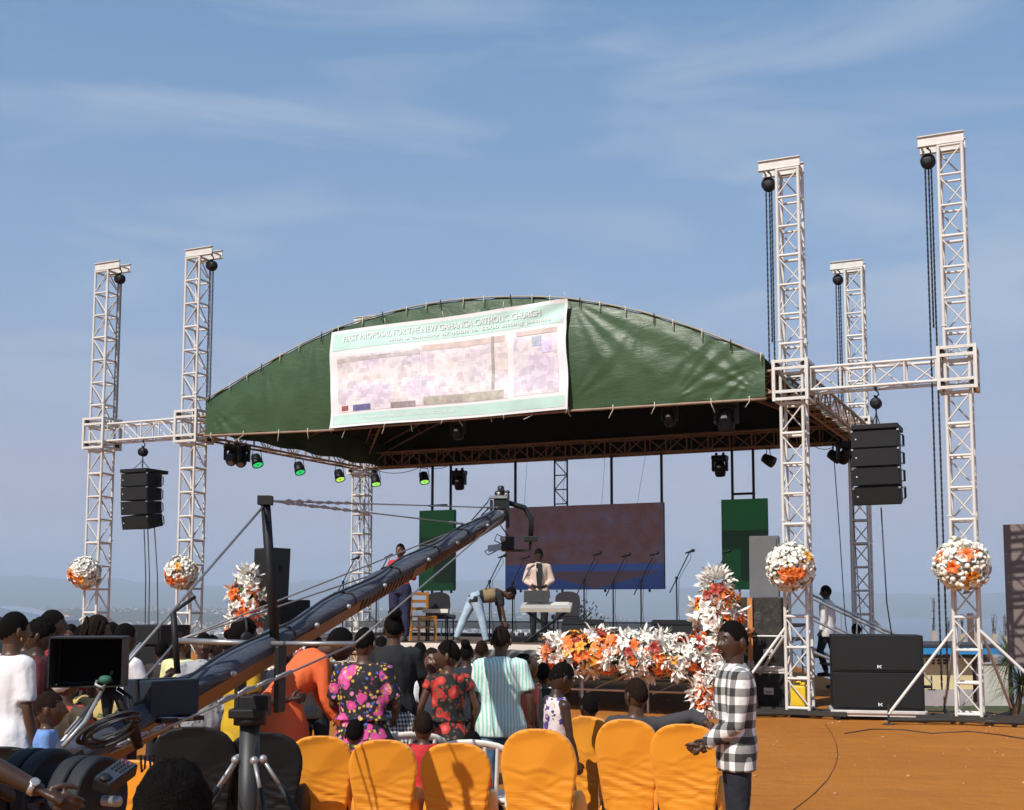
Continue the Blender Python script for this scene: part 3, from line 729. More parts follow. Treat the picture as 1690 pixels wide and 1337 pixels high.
# ---- line arrays
def array(label, u, ztop, n=4, sag_=(0, .5, 1.5, 3.5)):
    t = thing('line_array', label, 'speaker array', S(u, 0, ztop), RZ, 'hanging line arrays')
    w, d, h = .72, .46, .285
    MB().box((0, .06, .045), (w*.98, d+.22, .075), None, .008).build('fly_frame', BLKBOX, t)
    z = 0; a = 0; y = 0
    angs = [0, -1.5, -5, -11] if n == 4 else [0]*n
    for k in range(n):
        a = R(angs[k]); rot = Matrix.Rotation(-a, 3, 'X')
        c = Vector((0, y, z)) + rot @ Vector((0, 0, -h/2-.004))
        # wedge cabinet: taller at the front
        hf, hb = h-.006, h-.028
        vs = [(sx*w/2, -d/2, sz*hf/2) for sx in (-1, 1) for sz in (-1, 1)] + [(sx*w*.46, d/2, sz*hb/2) for sx in (-1, 1) for sz in (-1, 1)]
        mb = MB(); mb.add([c + rot @ Vector(v) for v in vs], [(0, 1, 3, 2), (4, 6, 7, 5), (0, 4, 5, 1), (2, 3, 7, 6), (1, 5, 7, 3), (0, 2, 6, 4)])
        cab = mb.build('cabinet', BLKBOX, t)
        mb = MB(); mb.box(c + rot @ Vector((0, -d/2-.008, 0)), (w-.03, .014, hf-.03), rot); mb.build('grille', GRILLE, cab)
        mb = MB(); mb.lathe([(.001, 0), (.012, .001), (.012, .003)], c + rot @ Vector((-w*.40, -d/2-.018, 0)), 10, rot @ Matrix.Rotation(math.pi/2, 3, 'X')); mb.build('badge', M('white_badge', (.8, .8, .8), .5, 0, 0), cab)
        for sx in (-1, 1):
            mb = MB(); mb.box(c + rot @ Vector((sx*(w/2-.012), -d/2-.012, hf/2-.012)), (.03, .03, .026), rot); mb.build('rigging_lug', SILVER, cab)
            mb = MB(); o_ = c + rot @ Vector((sx*(w*.46+.02), d*.28, 0))
            mb.tube([o_ + rot @ Vector(v) for v in ((0, -.06, -.085), (sx*.03, -.06, -.085), (sx*.03, -.06, .085), (0, -.06, .085))], .011, 6)
            mb.tube([o_ + rot @ Vector(v) for v in ((0, .08, -.085), (sx*.03, .08, -.085), (sx*.03, .08, .085), (0, .08, .085))], .011, 6); mb.build('rear_handle', BLACKM, cab)
        z += (rot @ Vector((0, 0, -h))).z; y += (rot @ Vector((0, 0, -h))).y
    return t
ul = fpl(235, 775, 0)[0]; ztl = fpl(235, 782, 0)[1]
array('black line array of four speakers hanging from the left wing truss', ul, ztl)
ur = fpl(1446, 705, -.05)[0]; ztr = fpl(1446, 712, 0)[1]
array('black line array of four speakers hanging from the right wing truss', ur, ztr)
for u, zt_, lab in ((ul, ztl, 'chain hoist holding up the left line array'), (ur, ztr, 'chain hoist holding up the right line array')):
    top = HR-.2; hh = hoist(lab, S(u, 0, top), [(0, 0, max(.08, top-zt_-.38))], .09, 'chain hoists above the line arrays')
    for s_ in (-1, 1): rod('sling', (0, 0, zt_-top+.28), (s_*.04, .22*s_, zt_-top+.08), .008, CHAINM, hh, 6)
def cable(label, pts, r=.012, group=None, mat=CABLE):
    return tag(MB().tube(pts, r, 6).build('hanging_cable', mat), label, 'cable', group)
GC = 'cables hanging by the towers'
for i, (dx, gx, lab) in enumerate(((.0, .12, 'thin dark cable hanging below the left line array, nearest the far left tower'), (.1, .22, 'second thin dark cable below the left line array'), (.28, .5, 'dark cable below the left line array, nearest the green roof'))):
    a = S(ul+dx, .1, ztl-1.1); b = S(ul+gx, .2, .02); cable(lab, [a, a.lerp(b, .3)+Vector((.02, 0, 0)), a.lerp(b, .7)+Vector((-.02, 0, 0)), b], .011, GC)
a = S(ur+.02, .1, ztr-1.2); cable('dark cable dropping from the right line array', [a, a+Vector((.08, .1, -1.5)), a+Vector((.3, .2, -3)), S(ur+.3, .5, .02)], .011, GC)
a = S(WID-.15, DEP-.2, HR-.2); cable('thin cable hanging down in front of the shaded rear tower', [a, a+Vector((.05, 0, -2)), a+Vector((.18, .1, -4)), S(WID+.1, DEP, .1)], .010, GC)
a = S(WID-.5, DEP-.2, HR-.2); cable('long thin cable hanging left of the shaded rear tower', [a, a+Vector((.1, 0, -2)), a+Vector((.2, .1, -3.8)), S(WID-.2, DEP, .1)], .010, GC)
a = S(.25, DEP-.1, HR-.2); cable('thin cable hanging beside the back left tower', [a, a+Vector((.03, 0, -2)), a+Vector((.06, 0, -3.8)), S(.35, DEP-.1, .1)], .010, GC)
for i in range(4):
    a = S(mu+mw_*(.12+.25*i)+.1, DEP-.1, HR-.2); b = S(mu+mw_*(.12+.25*i)+(.0 if i < 3 else -.12), DEP-.06, mz_+mh_)
    cable(['faint safety wire at the left end of the LED wall', 'faint safety wire left of the LED wall middle', 'faint safety wire right of the LED wall middle', 'faint safety wire at the right end of the LED wall'][i], [a, b], .004, GC)

# ---- lamps under the roof
def par(label, p, tilt, az, glow, bounce=1):
    t = thing('par_light', label, 'stage light', p, az, 'LED par lights under the roof')
    rot = Matrix.Rotation(tilt, 3, 'X')
    for s_ in (-1, 1): rod('yoke_arm', (s_*.135, 0, -.17), (s_*.09, 0, .05), .009, BLACKM, t, 6)
    rod('clamp', (-.1, 0, .05), (.1, 0, .05), .012, BLACKM, t, 6)
    mb = MB(); mb.lathe([(.05, -.15), (.095, -.13), (.115, -.02), (.125, .06), (.127, .13), (.112, .13), (.108, .112)], (0, 0, -.19), 18, rot); mb.build('housing', BLACKM, t)
    mb = MB(); mb.lathe([(.001, .117), (.106, .118), (.104, .112)], (0, 0, -.19), 18, rot); ln = mb.build('lens', glow, t)
    mb = MB(); mb.lathe([(.001, .121), (.02, .121), (.02, .118)], (0, 0, -.19), 10, rot); mb.build('lens_centre', BLACKM, ln)
    return t
def glow(name, c, s): return M(name, (.05, .05, .05), .4, 0, 0, emit=(c, s))
GG = glow('green_lamp', (.03, .75, .22), .75); GY = glow('yellow_green_lamp', (.55, .85, .12), .95); GL = glow('lime_lamp', (.38, .9, .16), .95)
def on_side(px, py, u, zoff=0):      # a point on the left side truss: plane u = const
    r = ray(px, py); o = Vector((0, 0, CAM_H)); t = (S(u, 0)-o).dot(D_)/r.dot(D_); return o+r*t
def facing(p): return math.atan2(-p.x, p.y) if False else math.atan2(p.x, -p.y)+math.pi
for px, py, gm, lab in ((424, 744, GG, 'lamp with dim green lens, first of the lit row from the left tower'), (494, 757, GG, 'lamp with green lens, second of the lit row from the left tower'), (560, 772, GY, 'lamp with yellow lens beside the back left tower')):
    p = on_side(px, py, .0); par(lab, (p.x, p.y, min(p.z, HR-.26)), R(150), facing(p)+.5, gm)
for px, py, gm, lab in ((620, 780, GL, 'lamp with lime lens just right of the back left tower'), (700, 776, GL, 'lamp with lime lens above the narrow green screen')):
    p = Vector((0, 0, CAM_H)); u, z = fpl(px, py, DEP-.1); q = S(u, DEP-.1, min(z, HR-.26)); par(lab, q, R(155), facing(q)+.3, gm)
for px, py, v, lab in ((1268, 745, DEP-.1, 'dark unlit lamp hanging left of the tall tower over the green screen'), (1377, 738, DEP-.1, 'dark unlit lamp at the rear right roof corner')):
    u, z = fpl(px, py, v); q = S(u, v, min(z, HR-.26)); par(lab, q, R(120), facing(q)+1.2, BLACKM)
def mover(label, p, az, tilt=R(10), sc=1.0):
    t = thing('moving_head_light', label, 'stage light', p, az, 'moving head lights under the roof'); t.scale = (sc,)*3
    MB().box((0, 0, -.05), (.34, .24, .10), None, .02).build('base', BLACKM, t)
    for s_ in (-1, 1):
        MB().box((s_*.08, 0, .03), (.05, .05, .07)).build('clamp', BLACKM, t)
        MB().box((s_*.15, 0, -.22), (.055, .13, .26), None, .02).build('yoke_arm', BLACKM, t)
    MB().box((0, 0, -.115), (.34, .13, .05), None, .015).build('yoke_bridge', BLACKM, t)
    rot = Matrix.Rotation(tilt, 3, 'X')
    mb = MB(); mb.lathe([(.04, .16), (.10, .13), (.118, .02), (.122, -.12), (.105, -.17), (.09, -.19), (.085, -.18)], (0, 0, -.28), 18, rot); hd = mb.build('lamp_head', BLACKM, t)
    mb = MB(); mb.lathe([(.085, -.183), (.05, -.195), (.001, -.20)], (0, 0, -.28), 18, rot); mb.build('lens', M('lamp_glass', (.25, .26, .28), .08, .3, 0), hd)
    mb = MB(); mb.add([(-.05, -.122, -.28), (.05, -.122, -.28), (.03, -.124, -.24), (-.03, -.124, -.24)], [(0, 1, 2, 3)]); mb.build('reflecting_label', M('silver_label', (.6, .6, .62), .3, .5, 0), hd)
    return t
for px, py, v, lab in ((758, 777, DEP-.1, 'black moving head light hanging right of the narrow green screen'), (1188, 752, DEP-.1, 'black moving head light over the right green screen')):
    u, z = fpl(px, py, v); mover(lab, S(u, v, min(z, HR-.22)), RZ)
for px, py, lab in ((384, 726, 'black moving head light at the left eave, nearest the tower'), (400, 722, 'black moving head light second from the left tower')):
    p = on_side(px, py, .05); mover(lab, (p.x, p.y, min(p.z, HR-.2)), RZ+.4, R(-40))
for px, py, v, lab in ((1198, 668, .1, 'moving head light hanging from the front truss near the right tower'), (1105, 676, .15, 'small moving head light in the dark under the right tarpaulin'), (756, 702, .15, 'small moving head light in the dark under the banner')):
    u, z = fpl(px, py, v); mover(lab, S(u, v, HR-.2), RZ, R(10), 1.15 if px == 1198 else .8)
u, z = fpl(1397, 720, DEP-.05); mover('moving head light in the dark at the rear right roof corner', S(u, DEP-.3, HR-.2), RZ+.6, R(50))
def f_dc(i): pass
for i, (pa, pb, sg) in enumerate((((612, 788), (700, 778), .16), ((700, 780), (745, 776), .1), ((1340, 742), (1385, 738), .12))):
    (ua_, za_), (ub_, zb_) = fpl(*pa, DEP-.2), fpl(*pb, DEP-.2)
    cable(['sagging lamp cable under the rear truss beside the back left tower', 'sagging lamp cable above the narrow green screen', 'sagging lamp cable at the rear right roof corner'][i], catenary(S(ua_, DEP-.2, HR-.2), S(ub_, DEP-.2, HR-.2), sg), .008, GC)

# ---- speakers and cases on the ground
def cab_speaker(label, c, size, rz, mat, name='loudspeaker', rake=0, group=None):
    w, d, h = size
    t = thing(name, label, 'speaker', c, rz, group)
    tw = w*.36
    poly = [(-w/2, -d/2, 0), (w/2, -d/2, 0), (tw, d/2, 0), (-tw, d/2, 0)]
    mb = MB(); mb.prism([Vector(p) for p in poly], (0, rake, h)); b = mb.build('cabinet', mat, t)
    mb = MB(); mb.add([(-w/2+.02, -d/2-.008, .03), (w/2-.02, -d/2-.008, .03), (w/2-.02, -d/2-.008+rake*.9, h-.03), (-w/2+.02, -d/2-.008+rake*.9, h-.03)], [(0, 1, 2, 3)])
    MB().box((0, -d/2-.004+rake/2, h/2), (w-.05, .012, h-.06)).build('grille', mat if mat is GREYBOX else GRILLE, t)
    for s_ in (-1, 1): MB().box((s_*(w/2+tw)/2*1.02, 0, h*.6), (.02, .09, .14), None, .006).build('handle', BLACKM, t)
    return t
p = at(448, 990, 23.6); cab_speaker('tall dark loudspeaker behind the left flower column', (p.x, p.y, p.z), (.55, .5, 1.0), R(-38), M('charcoal_speaker_paint', (.02, .024, .022), .5, 0, .15, 8), rake=.04)
p = at(460, 1030, 23.7); 
t = thing('loudspeaker', 'squat black bass speaker under the tall loudspeaker on the left', 'speaker', (p.x+.1, p.y, 0), R(-38))
MB().box((0, 0, .62), (.72, .7, 1.24), None, .012).build('cabinet', BLKBOX, t); MB().box((0, -.356, .9), (.66, .012, .55)).build('grille', GRILLE, t); MB().box((0, -.356, .31), (.66, .012, .55)).build('grille', GRILLE, t)
t.scale = (1, 1, p.z/1.24+.36 if False else (at(448, 990, 23.6).z/1.24))
p = at(1266, 986, 21.2)
cab_speaker('tall grey loudspeaker standing on the strapped flight cases', (p.x, p.y, p.z+.005), (.50, .5, 1.06), R(-24), GREYBOX, rake=.05)
topz = p.z
# left bass stack behind the crowd
p = gnd(255, 1150)
for k in range(2):
    t = thing('bass_speaker', ['lower wide black bass speaker behind the crowd by the left towers', 'upper wide black bass speaker behind the crowd by the left towers'][k], 'speaker', (at(255, 1100, 18.5).x, 18.5, .03+.56*k), R(-25), 'left bass speakers')
    MB().box((0, 0, .275), (.8, .7, .55), None, .012).build('cabinet', BLKBOX, t)
    for s_ in (-1, 1): MB().box((s_*.195, -.356, .275), (.36, .014, .49)).build('grille', GRILLE, t)
    for s_ in (-1, 1): MB().box((s_*.405, 0, .28), (.012, .12, .07)).build('handle', M('grey_handle', (.2, .2, .2), .5), t)
t = thing('bass_speaker', 'top wide black bass speaker rising above the crowd by the left towers', 'speaker', (at(255, 1100, 18.5).x, 18.5, 1.15), R(-25), 'left bass speakers')
MB().box((0, 0, .16), (.78, .66, .30), None, .012).build('cabinet', BLKBOX, t); MB().box((0, -.337, .16), (.7, .014, .25)).build('grille', GRILLE, t)
# flight cases beside the right tower
CASEM = M('scuffed_black_laminate', (.012, .011, .0105), .5, 0, .35, 9, .25, 40, spec=.35); ALU = M('case_aluminium', (.72, .70, .66), .35, .35, .12, 8)
SCUFF = NG('scuffed_carpet_black'); sn_ = SCUFF.noise(9, 8, rough=.8); SCUFF.base(ramp_nodes(SCUFF.t, sn_.outputs[0], [(.42, (.014, .013, .012)), (.56, (.04, .034, .026)), (.66, (.15, .12, .08))])); SCUFF.b.inputs['Roughness'].default_value = .8
cx_ = at(1252, 1172, 20.9); CR = R(-24)
def flight_case(label, z, h, w=1.05, d=.75, mat=CASEM, trim=True, handles=True):
    t = thing('flight_case', label, 'flight case', (cx_.x, cx_.y, z), CR, 'strapped flight cases')
    MB().box((0, 0, h/2), (w, d, h), None, .006).build('body', mat, t)
    if trim:
        MB().box((0, 0, .045), (w+.03, d+.03, .085), None, .006).build('base_rim', ALU, t)
        MB().box((0, 0, h-.014), (w+.022, d+.022, .026), None, .004).build('top_rim', ALU, t)
        for sx in (-1, 1): MB().box((sx*(w/2), -d/2, h/2), (.03, .03, h-.12), None, .004).build('corner_rail', ALU if h < .5 else CASEM, t)
    if handles:
        for sx in (-.26, .26):
            hn = MB().box((sx, -d/2-.005, h*.52), (.16, .012, .11), None, .004).build('handle_plate', ALU, t)
            MB().tube([(sx-.05, -d/2-.015, h*.5), (sx-.05, -d/2-.03, h*.5), (sx+.05, -d/2-.03, h*.5), (sx+.05, -d/2-.015, h*.5)], .009, 6).build('handle_grip', BLACKM, hn)
    return t
zc3 = topz
flight_case('lowest black flight case with pale base rim beside the right tower', .0, .67)
flight_case('middle black flight case with aluminium rims beside the right tower', .675, .60)
flight_case('scuffed black case on top of the strapped stack under the grey loudspeaker', 1.28, max(.4, zc3-1.285), .98, .7, SCUFF.m, False, False)
STRAP = M('orange_webbing', (.52, .19, .045), .75, 0, .15, 14)
st_ = thing('ratchet_strap', 'orange ratchet strap tied round the flight case stack', 'strap', (cx_.x, cx_.y, 0), CR)
sx_ = -.03
MB().box((sx_, -.40, zc3*.5+.3), (.085, .006, zc3-.62)).build('webbing', STRAP, st_)
MB().box((sx_+.05, -.408, .32), (.085, .006, .62), Matrix.Rotation(R(-6), 3, 'Y')).build('webbing', STRAP, st_)
mb = MB()
for k in range(5): mb.tube([(sx_+rnd.uniform(-.12, .1), -.42-rnd.random()*.04, 1.36+rnd.uniform(-.08, .05)) for _ in range(4)], .026, 6)
mb.build('knot', M('brown_webbing_knot', (.26, .10, .04), .8), st_)
MB().box((sx_+.01, -.43, .78), (.11, .05, .13), None, .01).build('ratchet', SILVER, st_)
MB().tube([(sx_+.03, -.43, .70), (sx_+.08, -.44, .66), (sx_+.03, -.43, .62), (sx_-.02, -.44, .66), (sx_+.03, -.43, .70)], .012, 6).build('hook', CHAINM, st_)
# pair of big bass speakers on a pale dolly
pb = Vector((5.80, 18.40, 0)); bs = R(-12)
dl = thing('speaker_dolly', 'low white dolly board under the pair of big bass speakers', 'dolly', (pb.x, pb.y+.95, 0), bs)
MB().box((0, 0, .135), (1.44, .92, .05), None, .01).build('board', ALU, dl); MB().box((0, 0, .085), (1.36, .86, .04)).build('lower_board', ALU, dl)
for x in (-.58, .58):
    for y in (-.34, .34): rod('caster', (x-.02, y, .035), (x+.02, y, .035), .034, RUBBER, dl, 12)
z = .163
for k in range(2):
    t = thing('bass_speaker', ['lower of the two big black bass speakers on the white dolly', 'upper of the two big black bass speakers beside the tallest tower'][k], 'speaker', (pb.x, pb.y+.95, z), bs, 'right bass speakers')
    h = .575
    MB().box((0, 0, h/2), (1.36, .86, h-.004), None, .012).build('cabinet', BLKBOX, t)
    MB().box((0, -.436, h/2), (1.28, .016, h-.07), None, .004).build('grille', GRILLE, t)
    for s_ in (-1, 1):
        for y in (-.2, .2): MB().box((s_*.682, y, h*.55), (.01, .05, .12)).build('side_handle', M('pure_black_recess', (.004, .004, .004), .7, 0, 0), t)
    mb = MB(); bx = .02; bz_ = .055
    mb.prism([(bx-.05, -.448, bz_), (bx-.05, -.448, bz_+.075), (bx-.025, -.448, bz_+.075), (bx-.025, -.448, bz_)], (0, -.004, 0))
    mb.prism([(bx-.02, -.448, bz_+.037), (bx+.035, -.448, bz_+.075), (bx+.05, -.448, bz_+.062), (bx+.008, -.448, bz_+.034), (bx+.05, -.448, bz_+.006), (bx+.035, -.448, bz_-.004)], (0, -.004, 0))
    eo = mb.build('maker_emblem', M('white_badge'), t); eo.scale = (.65, 1, .65); eo.location = (.01, 0, .03); z += h+.004
# yellow jerrycan inside the right tower
p = S(WID, 0)
j = thing('jerrycan', 'yellow plastic jerrycan standing inside the right tower foot', 'jerrycan', (p.x-.02, p.y+.02, .0), R(-18))
YEL = M('yellow_plastic', (.70, .47, .02), .4, 0, .12, 6)
mb = MB(); mb.box((0, 0, .34), (.24, .22, .34), None, .03); mb.build('body', YEL, j)
mb = MB(); mb.tube([(-.07, 0, .50), (-.07, 0, .56), (.03, 0, .56), (.05, 0, .50)], .016, 8); mb.build('handle', YEL, j)
MB().lathe([(.03, 0), (.03, .05), (.02, .055)], (.08, 0, .50), 10).build('cap', YEL, j)
MB().box((0, 0, .085), (.26, .24, .17)).build('stand_block', DARKST, j)

# ---- wedge monitors, microphones, keyboard, chairs on the stage
def wedge(label, p, rz, w=.72):
    t = thing('monitor_wedge', label, 'speaker', p, rz, 'stage monitors')
    poly = [(-w/2, -.25, 0), (-w/2, -.22, .14), (-w/2, .12, .42), (-w/2, .25, .33), (-w/2, .27, 0)]
    mb = MB(); mb.prism(poly, (w, 0, 0)); mb.build('cabinet', M('monitor_paint', (.012, .012, .013), .5, 0, .15, 10, .2, 150, spec=.35), t)
    rot = Matrix.Rotation(math.atan2(.28, .34), 3, 'X')
    MB().box((0, .10, .43) if False else (0, .19, .385), (w-.06, .14, .012), Matrix.Rotation(R(-35), 3, 'X')).build('grille', GRILLE, t)
    for s_ in (-1, 1): MB().box((s_*w/2, .03, .16), (.012, .14, .07)).build('handle', BLACKM, t)
    return t
p = at(965, 1050, 21.0); wedge('black wedge monitor on the stage left of the middle microphone', (p.x, p.y, DZ), R(165))
p = at(1112, 1050, 20.6); wedge('black wedge monitor on the stage beside the right flower column', (p.x, p.y, DZ), R(168))
def mic(label, px, top, Y, base=DZ, lean=1, boom=.62):
    p = at(px, 1000, Y); q = at(px, top, Y); h = q.z-base
    t = thing('microphone_stand', label, 'microphone stand', (p.x, p.y, base), 0, 'microphone stands on the stage')
    zb = h-boom*.86
    rod('pole', (0, 0, .02), (0, 0, zb), .013, BLACKM, t)
    dx = boom*.42*lean
    rod('boom', (-dx*.5, -.05, zb-boom*.42), (dx*.9, -.06, h-.06), .010, BLACKM, t); MB().ell((0, -.02, zb), .03).build('clutch', BLACKM, t)
    e_ = Vector((dx*.9, -.06, h-.06))
    mb = MB(); mb.lathe([(.012, -.12), (.018, -.02), (.028, 0), (.03, .03), (.02, .055), (.002, .06)], e_+Vector((.03*lean, 0, .0)), 10, Matrix.Rotation(R(70*lean), 3, 'Y')); mb.build('microphone', BLACKM, t)
    MB().tube([e_, e_+Vector((.02, .02, -.12)), Vector((.05, .03, zb)), Vector((.03, .03, zb*.5)), Vector((.1, .05, .01))], .005, 5).build('cable', CABLE, t)
    MB().lathe([(.13, 0), (.13, .012), (.03, .03), (.014, .05)], (0, 0, 0), 16).build('base', BLACKM, t)
    return t
for i, (px, top, Y, ln_) in enumerate(((566, 916, 23.8, 1), (621, 912, 23.4, 1), (808, 912, 22.4, 1), (846, 914, 22.6, 1), (964, 908, 21.9, 1), (1012, 910, 21.6, 1), (1058, 908, 21.5, 1), (1117, 904, 21.3, 1), (1178, 904, 21.2, 1))):
    mic(['microphone stand nearest the back left tower', 'microphone stand just left of the man in plaid trousers', 'microphone stand beside the bending man', 'microphone stand left of the keyboard player, before the LED wall',
         'first microphone stand right of the keyboard', 'second microphone stand right of the keyboard', 'third microphone stand right of the keyboard', 'microphone stand against the sky right of the LED wall', 'microphone stand beside the right green screen'][i], px, top, Y)
# keyboard on X stand
pk = at(902, 1010, 22.0)
kz = at(902, 1002, 22.0).z
kb = thing('keyboard', 'silver electric keyboard on a black X stand', 'keyboard', (pk.x, pk.y, DZ), R(-8))
h = kz-DZ
MB().box((0, 0, h), (.92, .32, .09), Matrix.Rotation(R(16), 3, 'X'), .015).build('body', M('silver_plastic', (.52, .51, .49), .4, .2, .05, 4), kb)
MB().box((0, -.17, h-.06), (.90, .02, .06)).build('rear_panel', M('tan_plastic', (.38, .33, .26), .5), kb)
kk = MB().box((0, .06, h+.068), (.80, .15, .012), Matrix.Rotation(R(16), 3, 'X')).build('key_bed', M('ivory_keys', (.7, .68, .62), .3), kb)
mb = MB()
MB().box((-.18, -.02, h+.19), (.46, .015, .22), Matrix.Rotation(R(-16), 3, 'X')).build('music_rest', BLACKM, kb)
for s_ in (-1, 1):
    rod('stand_leg', (-.36*s_, -.1, .02), (.36*s_, -.1, h-.08), .018, BLACKM, kb); rod('stand_leg', (-.36*s_, .1, .02), (.36*s_, .1, h-.08), .018, BLACKM, kb)
    rod('stand_foot', (.36*s_, -.22, .02), (.36*s_, .22, .02), .018, BLACKM, kb); rod('stand_rest', (.36*s_, -.16, h-.06), (.36*s_, .16, h-.06), .018, BLACKM, kb)
def round_chair(label, p, rz, hgt=.88, name='stage_chair'):
    t = thing(name, label, 'chair', p, rz, 'dark chairs on the stage')
    mat = M('charcoal_upholstery', (.035, .032, .036), .85, 0, .2, 15)
    MB().box((0, 0, .45), (.46, .46, .09), None, .035).build('seat', mat, t)
    vs = []; n = 14
    outl = [(-.22, 0), (-.24, .2), (-.225, .36)] + [(.225*math.cos(math.pi-a*math.pi/8), .36+.11*math.sin(a*math.pi/8)) for a in range(1, 8)] + [(.225, .36), (.24, .2), (.22, 0)]
    MB().prism([(x, -.24+.04*z, .47+z*(hgt-.47)/.47) for x, z in outl], (0, .05, 0)).build('backrest', mat, t)
    for x in (-.19, .19):
        for y in (-.19, .19): rod('leg', (x, y, 0), (x*.95, y*.95, .42), .014, BLACKM, t)
    return t
p = at(728, 1045, 23.2); round_chair('dark round-backed chair beside the orange wooden chair', (p.x, p.y, DZ), R(200), .92)
t = thing('side_board', 'pale board lying across the dark chair beside the orange chair', 'board', (p.x-.08, p.y-.3, DZ+.52), R(-20))
MB().box((0, 0, .04), (.52, .1, .075), None, .006).build('plank', EDGE, t); rod('leg', (-.2, 0, -.52), (-.2, 0, 0), .015, BLACKM, t); rod('leg', (.2, 0, -.52), (.2, 0, 0), .015, BLACKM, t)
p = at(933, 1042, 22.9); round_chair('dark round-backed chair behind the keyboard', (p.x, p.y, DZ), R(10), .93)
wp = at(698, 1052, 22.9); OR = M('orange_varnished_wood', (.52, .22, .03), .4, 0, .2, 6)
wc = thing('wooden_chair', 'orange varnished ladder-back wooden chair at the stage front', 'chair', (wp.x, wp.y, DZ), R(-150))
for x in (-.17, .17):
    bar('back_post', (x, -.18, .46), (.04, .04, .92), OR, wc); bar('front_leg', (x, .18, .22), (.04, .04, .44), OR, wc); bar('stretcher', (x, 0, .2), (.025, .34, .03), OR, wc)
for z in (.60, .74, .88): bar('back_slat', (0, -.18, z), (.30, .022, .06), OR, wc)
bar('seat', (0, 0, .455), (.40, .40, .03), OR, wc); bar('stretcher', (0, -.18, .25), (.30, .025, .03), OR, wc); bar('stretcher', (0, .18, .25), (.30, .025, .03), OR, wc); bar('apron', (0, .18, .41), (.30, .022, .05), OR, wc)
# effects pedals and clutter where the man bends down
p = at(862, 1050, 22.2)
t = thing('pedal_board', 'dark box of pedals and leads on the stage under the bending man', 'equipment', (p.x, p.y, DZ), R(-20))
MB().box((0, 0, .06), (.5, .3, .12), None, .01).build('case', BLACKM, t)
for k in range(5): MB().box((-.18+.09*k, -.02, .145), (.06, .1, .05), None, .006).build('pedal', SILVER if k % 2 else DARKST, t)
MB().tube(wobble([(.2, .1, .15), (.35, .1, .1), (.45, -.05, .02), (.3, -.2, .02), (.6, -.25, .02)], .03, 3), .01, 6).build('lead', CABLE, t)
# stair rails up to the stage on the right
sr_ = thing('stair_rail', 'sloping metal handrail truss of the stage steps behind the bass speakers', 'handrail', (0, 0, 0))
for Y, off in ((21.6, 0), (22.6, 6)):
    a, b = at(1335, 985-off, Y), at(1495, 1062-off, Y); c_, d_ = at(1335, 1020-off, Y), at(1480, 1090-off, Y)
    rod('top_rail', a, b, .022, SILVER, sr_); rod('lower_rail', c_, d_, .02, SILVER, sr_)
    e_, f_ = at(1338, 1075-off, Y), at(1425, 1110-off, Y); rod('stringer', e_, f_, .026, SILVER, sr_)
    for k in range(7): rod('baluster', a.lerp(b, k/6), c_.lerp(d_, min(1, k/6+.04)), .012, SILVER, sr_, 6)
    for k in (0, 6): q = a.lerp(b, k/6); rod('newel_post', (q.x, q.y, 0), q, .02, SILVER, sr_)
for k in range(5):
    q0, q1 = at(1350+26*k, 1085+14*k, 21.6), at(1350+26*k, 1085+14*k, 22.6); bar('tread', ((q0.x+q1.x)/2, 22.1, max(.1, q0.z)), (.28, .95, .03), DARKST, sr_)
# ================================================================== flowers
PET_W = M('white_petals', (.80, .77, .70), .6, 0, .08, 9, sheen=.1); PET_O = M('orange_petals', (.80, .17, .025), .55, 0, .3, 9); PET_D = M('dark_red_petals', (.34, .035, .018), .55, 0, .3, 9)
PET_Y = M('amber_petals', (.85, .36, .04), .55, 0, .3, 9); PET_P = M('pinkish_white_petals', (.78, .62, .56), .6, 0, .12, 9)
LEAF = M('bouquet_leaf', (.07, .11, .02), .6, 0, .3, 9)
def lily(mat, n=6, ln=.13, w=.045, curl=.5, open_=.8, seed=0):
    r = random.Random(seed); mb = MB()
    for k in range(n):
        a = 2*math.pi*k/n + r.uniform(-.2, .2); l = ln*r.uniform(.8, 1.15); ww = w*r.uniform(.8, 1.2); op = open_*r.uniform(.75, 1.2)
        ca, sa = math.cos(a), math.sin(a); vs = []
        for j in range(5):
            t = j/4; ang = op*(.35+t*curl*1.6); rr_ = l*t*math.sin(min(1.5, .35+op*t)); zz = l*t*math.cos(min(1.9, .2+op*t*1.3))
            wd = ww*math.sin(math.pi*(t*.86+.10))
            for s_ in (-1, 0, 1):
                off = wd*s_; dz = -abs(s_)*wd*-.35
                vs.append((ca*rr_-sa*off, sa*rr_+ca*off, zz+dz))
        fs = [(j*3+i, j*3+i+1, j*3+i+4, j*3+i+3) for j in range(4) for i in range(2)]
        mb.add(vs, fs, True)
    me = mb.mesh('blossom'); me.materials.append(mat); return me
def puff(mat, r0=.055, seed=0):
    r = random.Random(seed); mb = MB(); mb.ell((0, 0, r0*.5), (r0*.75, r0*.75, r0*.7), 8, 5)
    for k in range(9):
        a = k*2.4; e_ = .3+k*.1; d = Vector((math.cos(a)*math.sin(e_), math.sin(a)*math.sin(e_), math.cos(e_)))
        mb.ell(Vector((0, 0, r0*.45))+d*r0*.62, (r0*.42, r0*.42, r0*.22), 6, 4, frame_of(d))
    me = mb.mesh('blossom'); me.materials.append(mat); return me
def rose(mat, seed=0):
    a, b, c = lily(mat, 7, .075, .046, .5, 1.25, seed), lily(mat, 6, .065, .042, .5, .85, seed+20), lily(mat, 5, .055, .036, .4, .45, seed+40)
    vs, fs = [], []
    for m in (a, b, c):
        o = len(vs); vs += [tuple(v.co) for v in m.vertices]; fs += [tuple(i+o for i in p.vertices) for p in m.polygons]
    mb = MB(); mb.add(vs, fs, True); me = mb.mesh('blossom'); me.materials.append(mat); return me
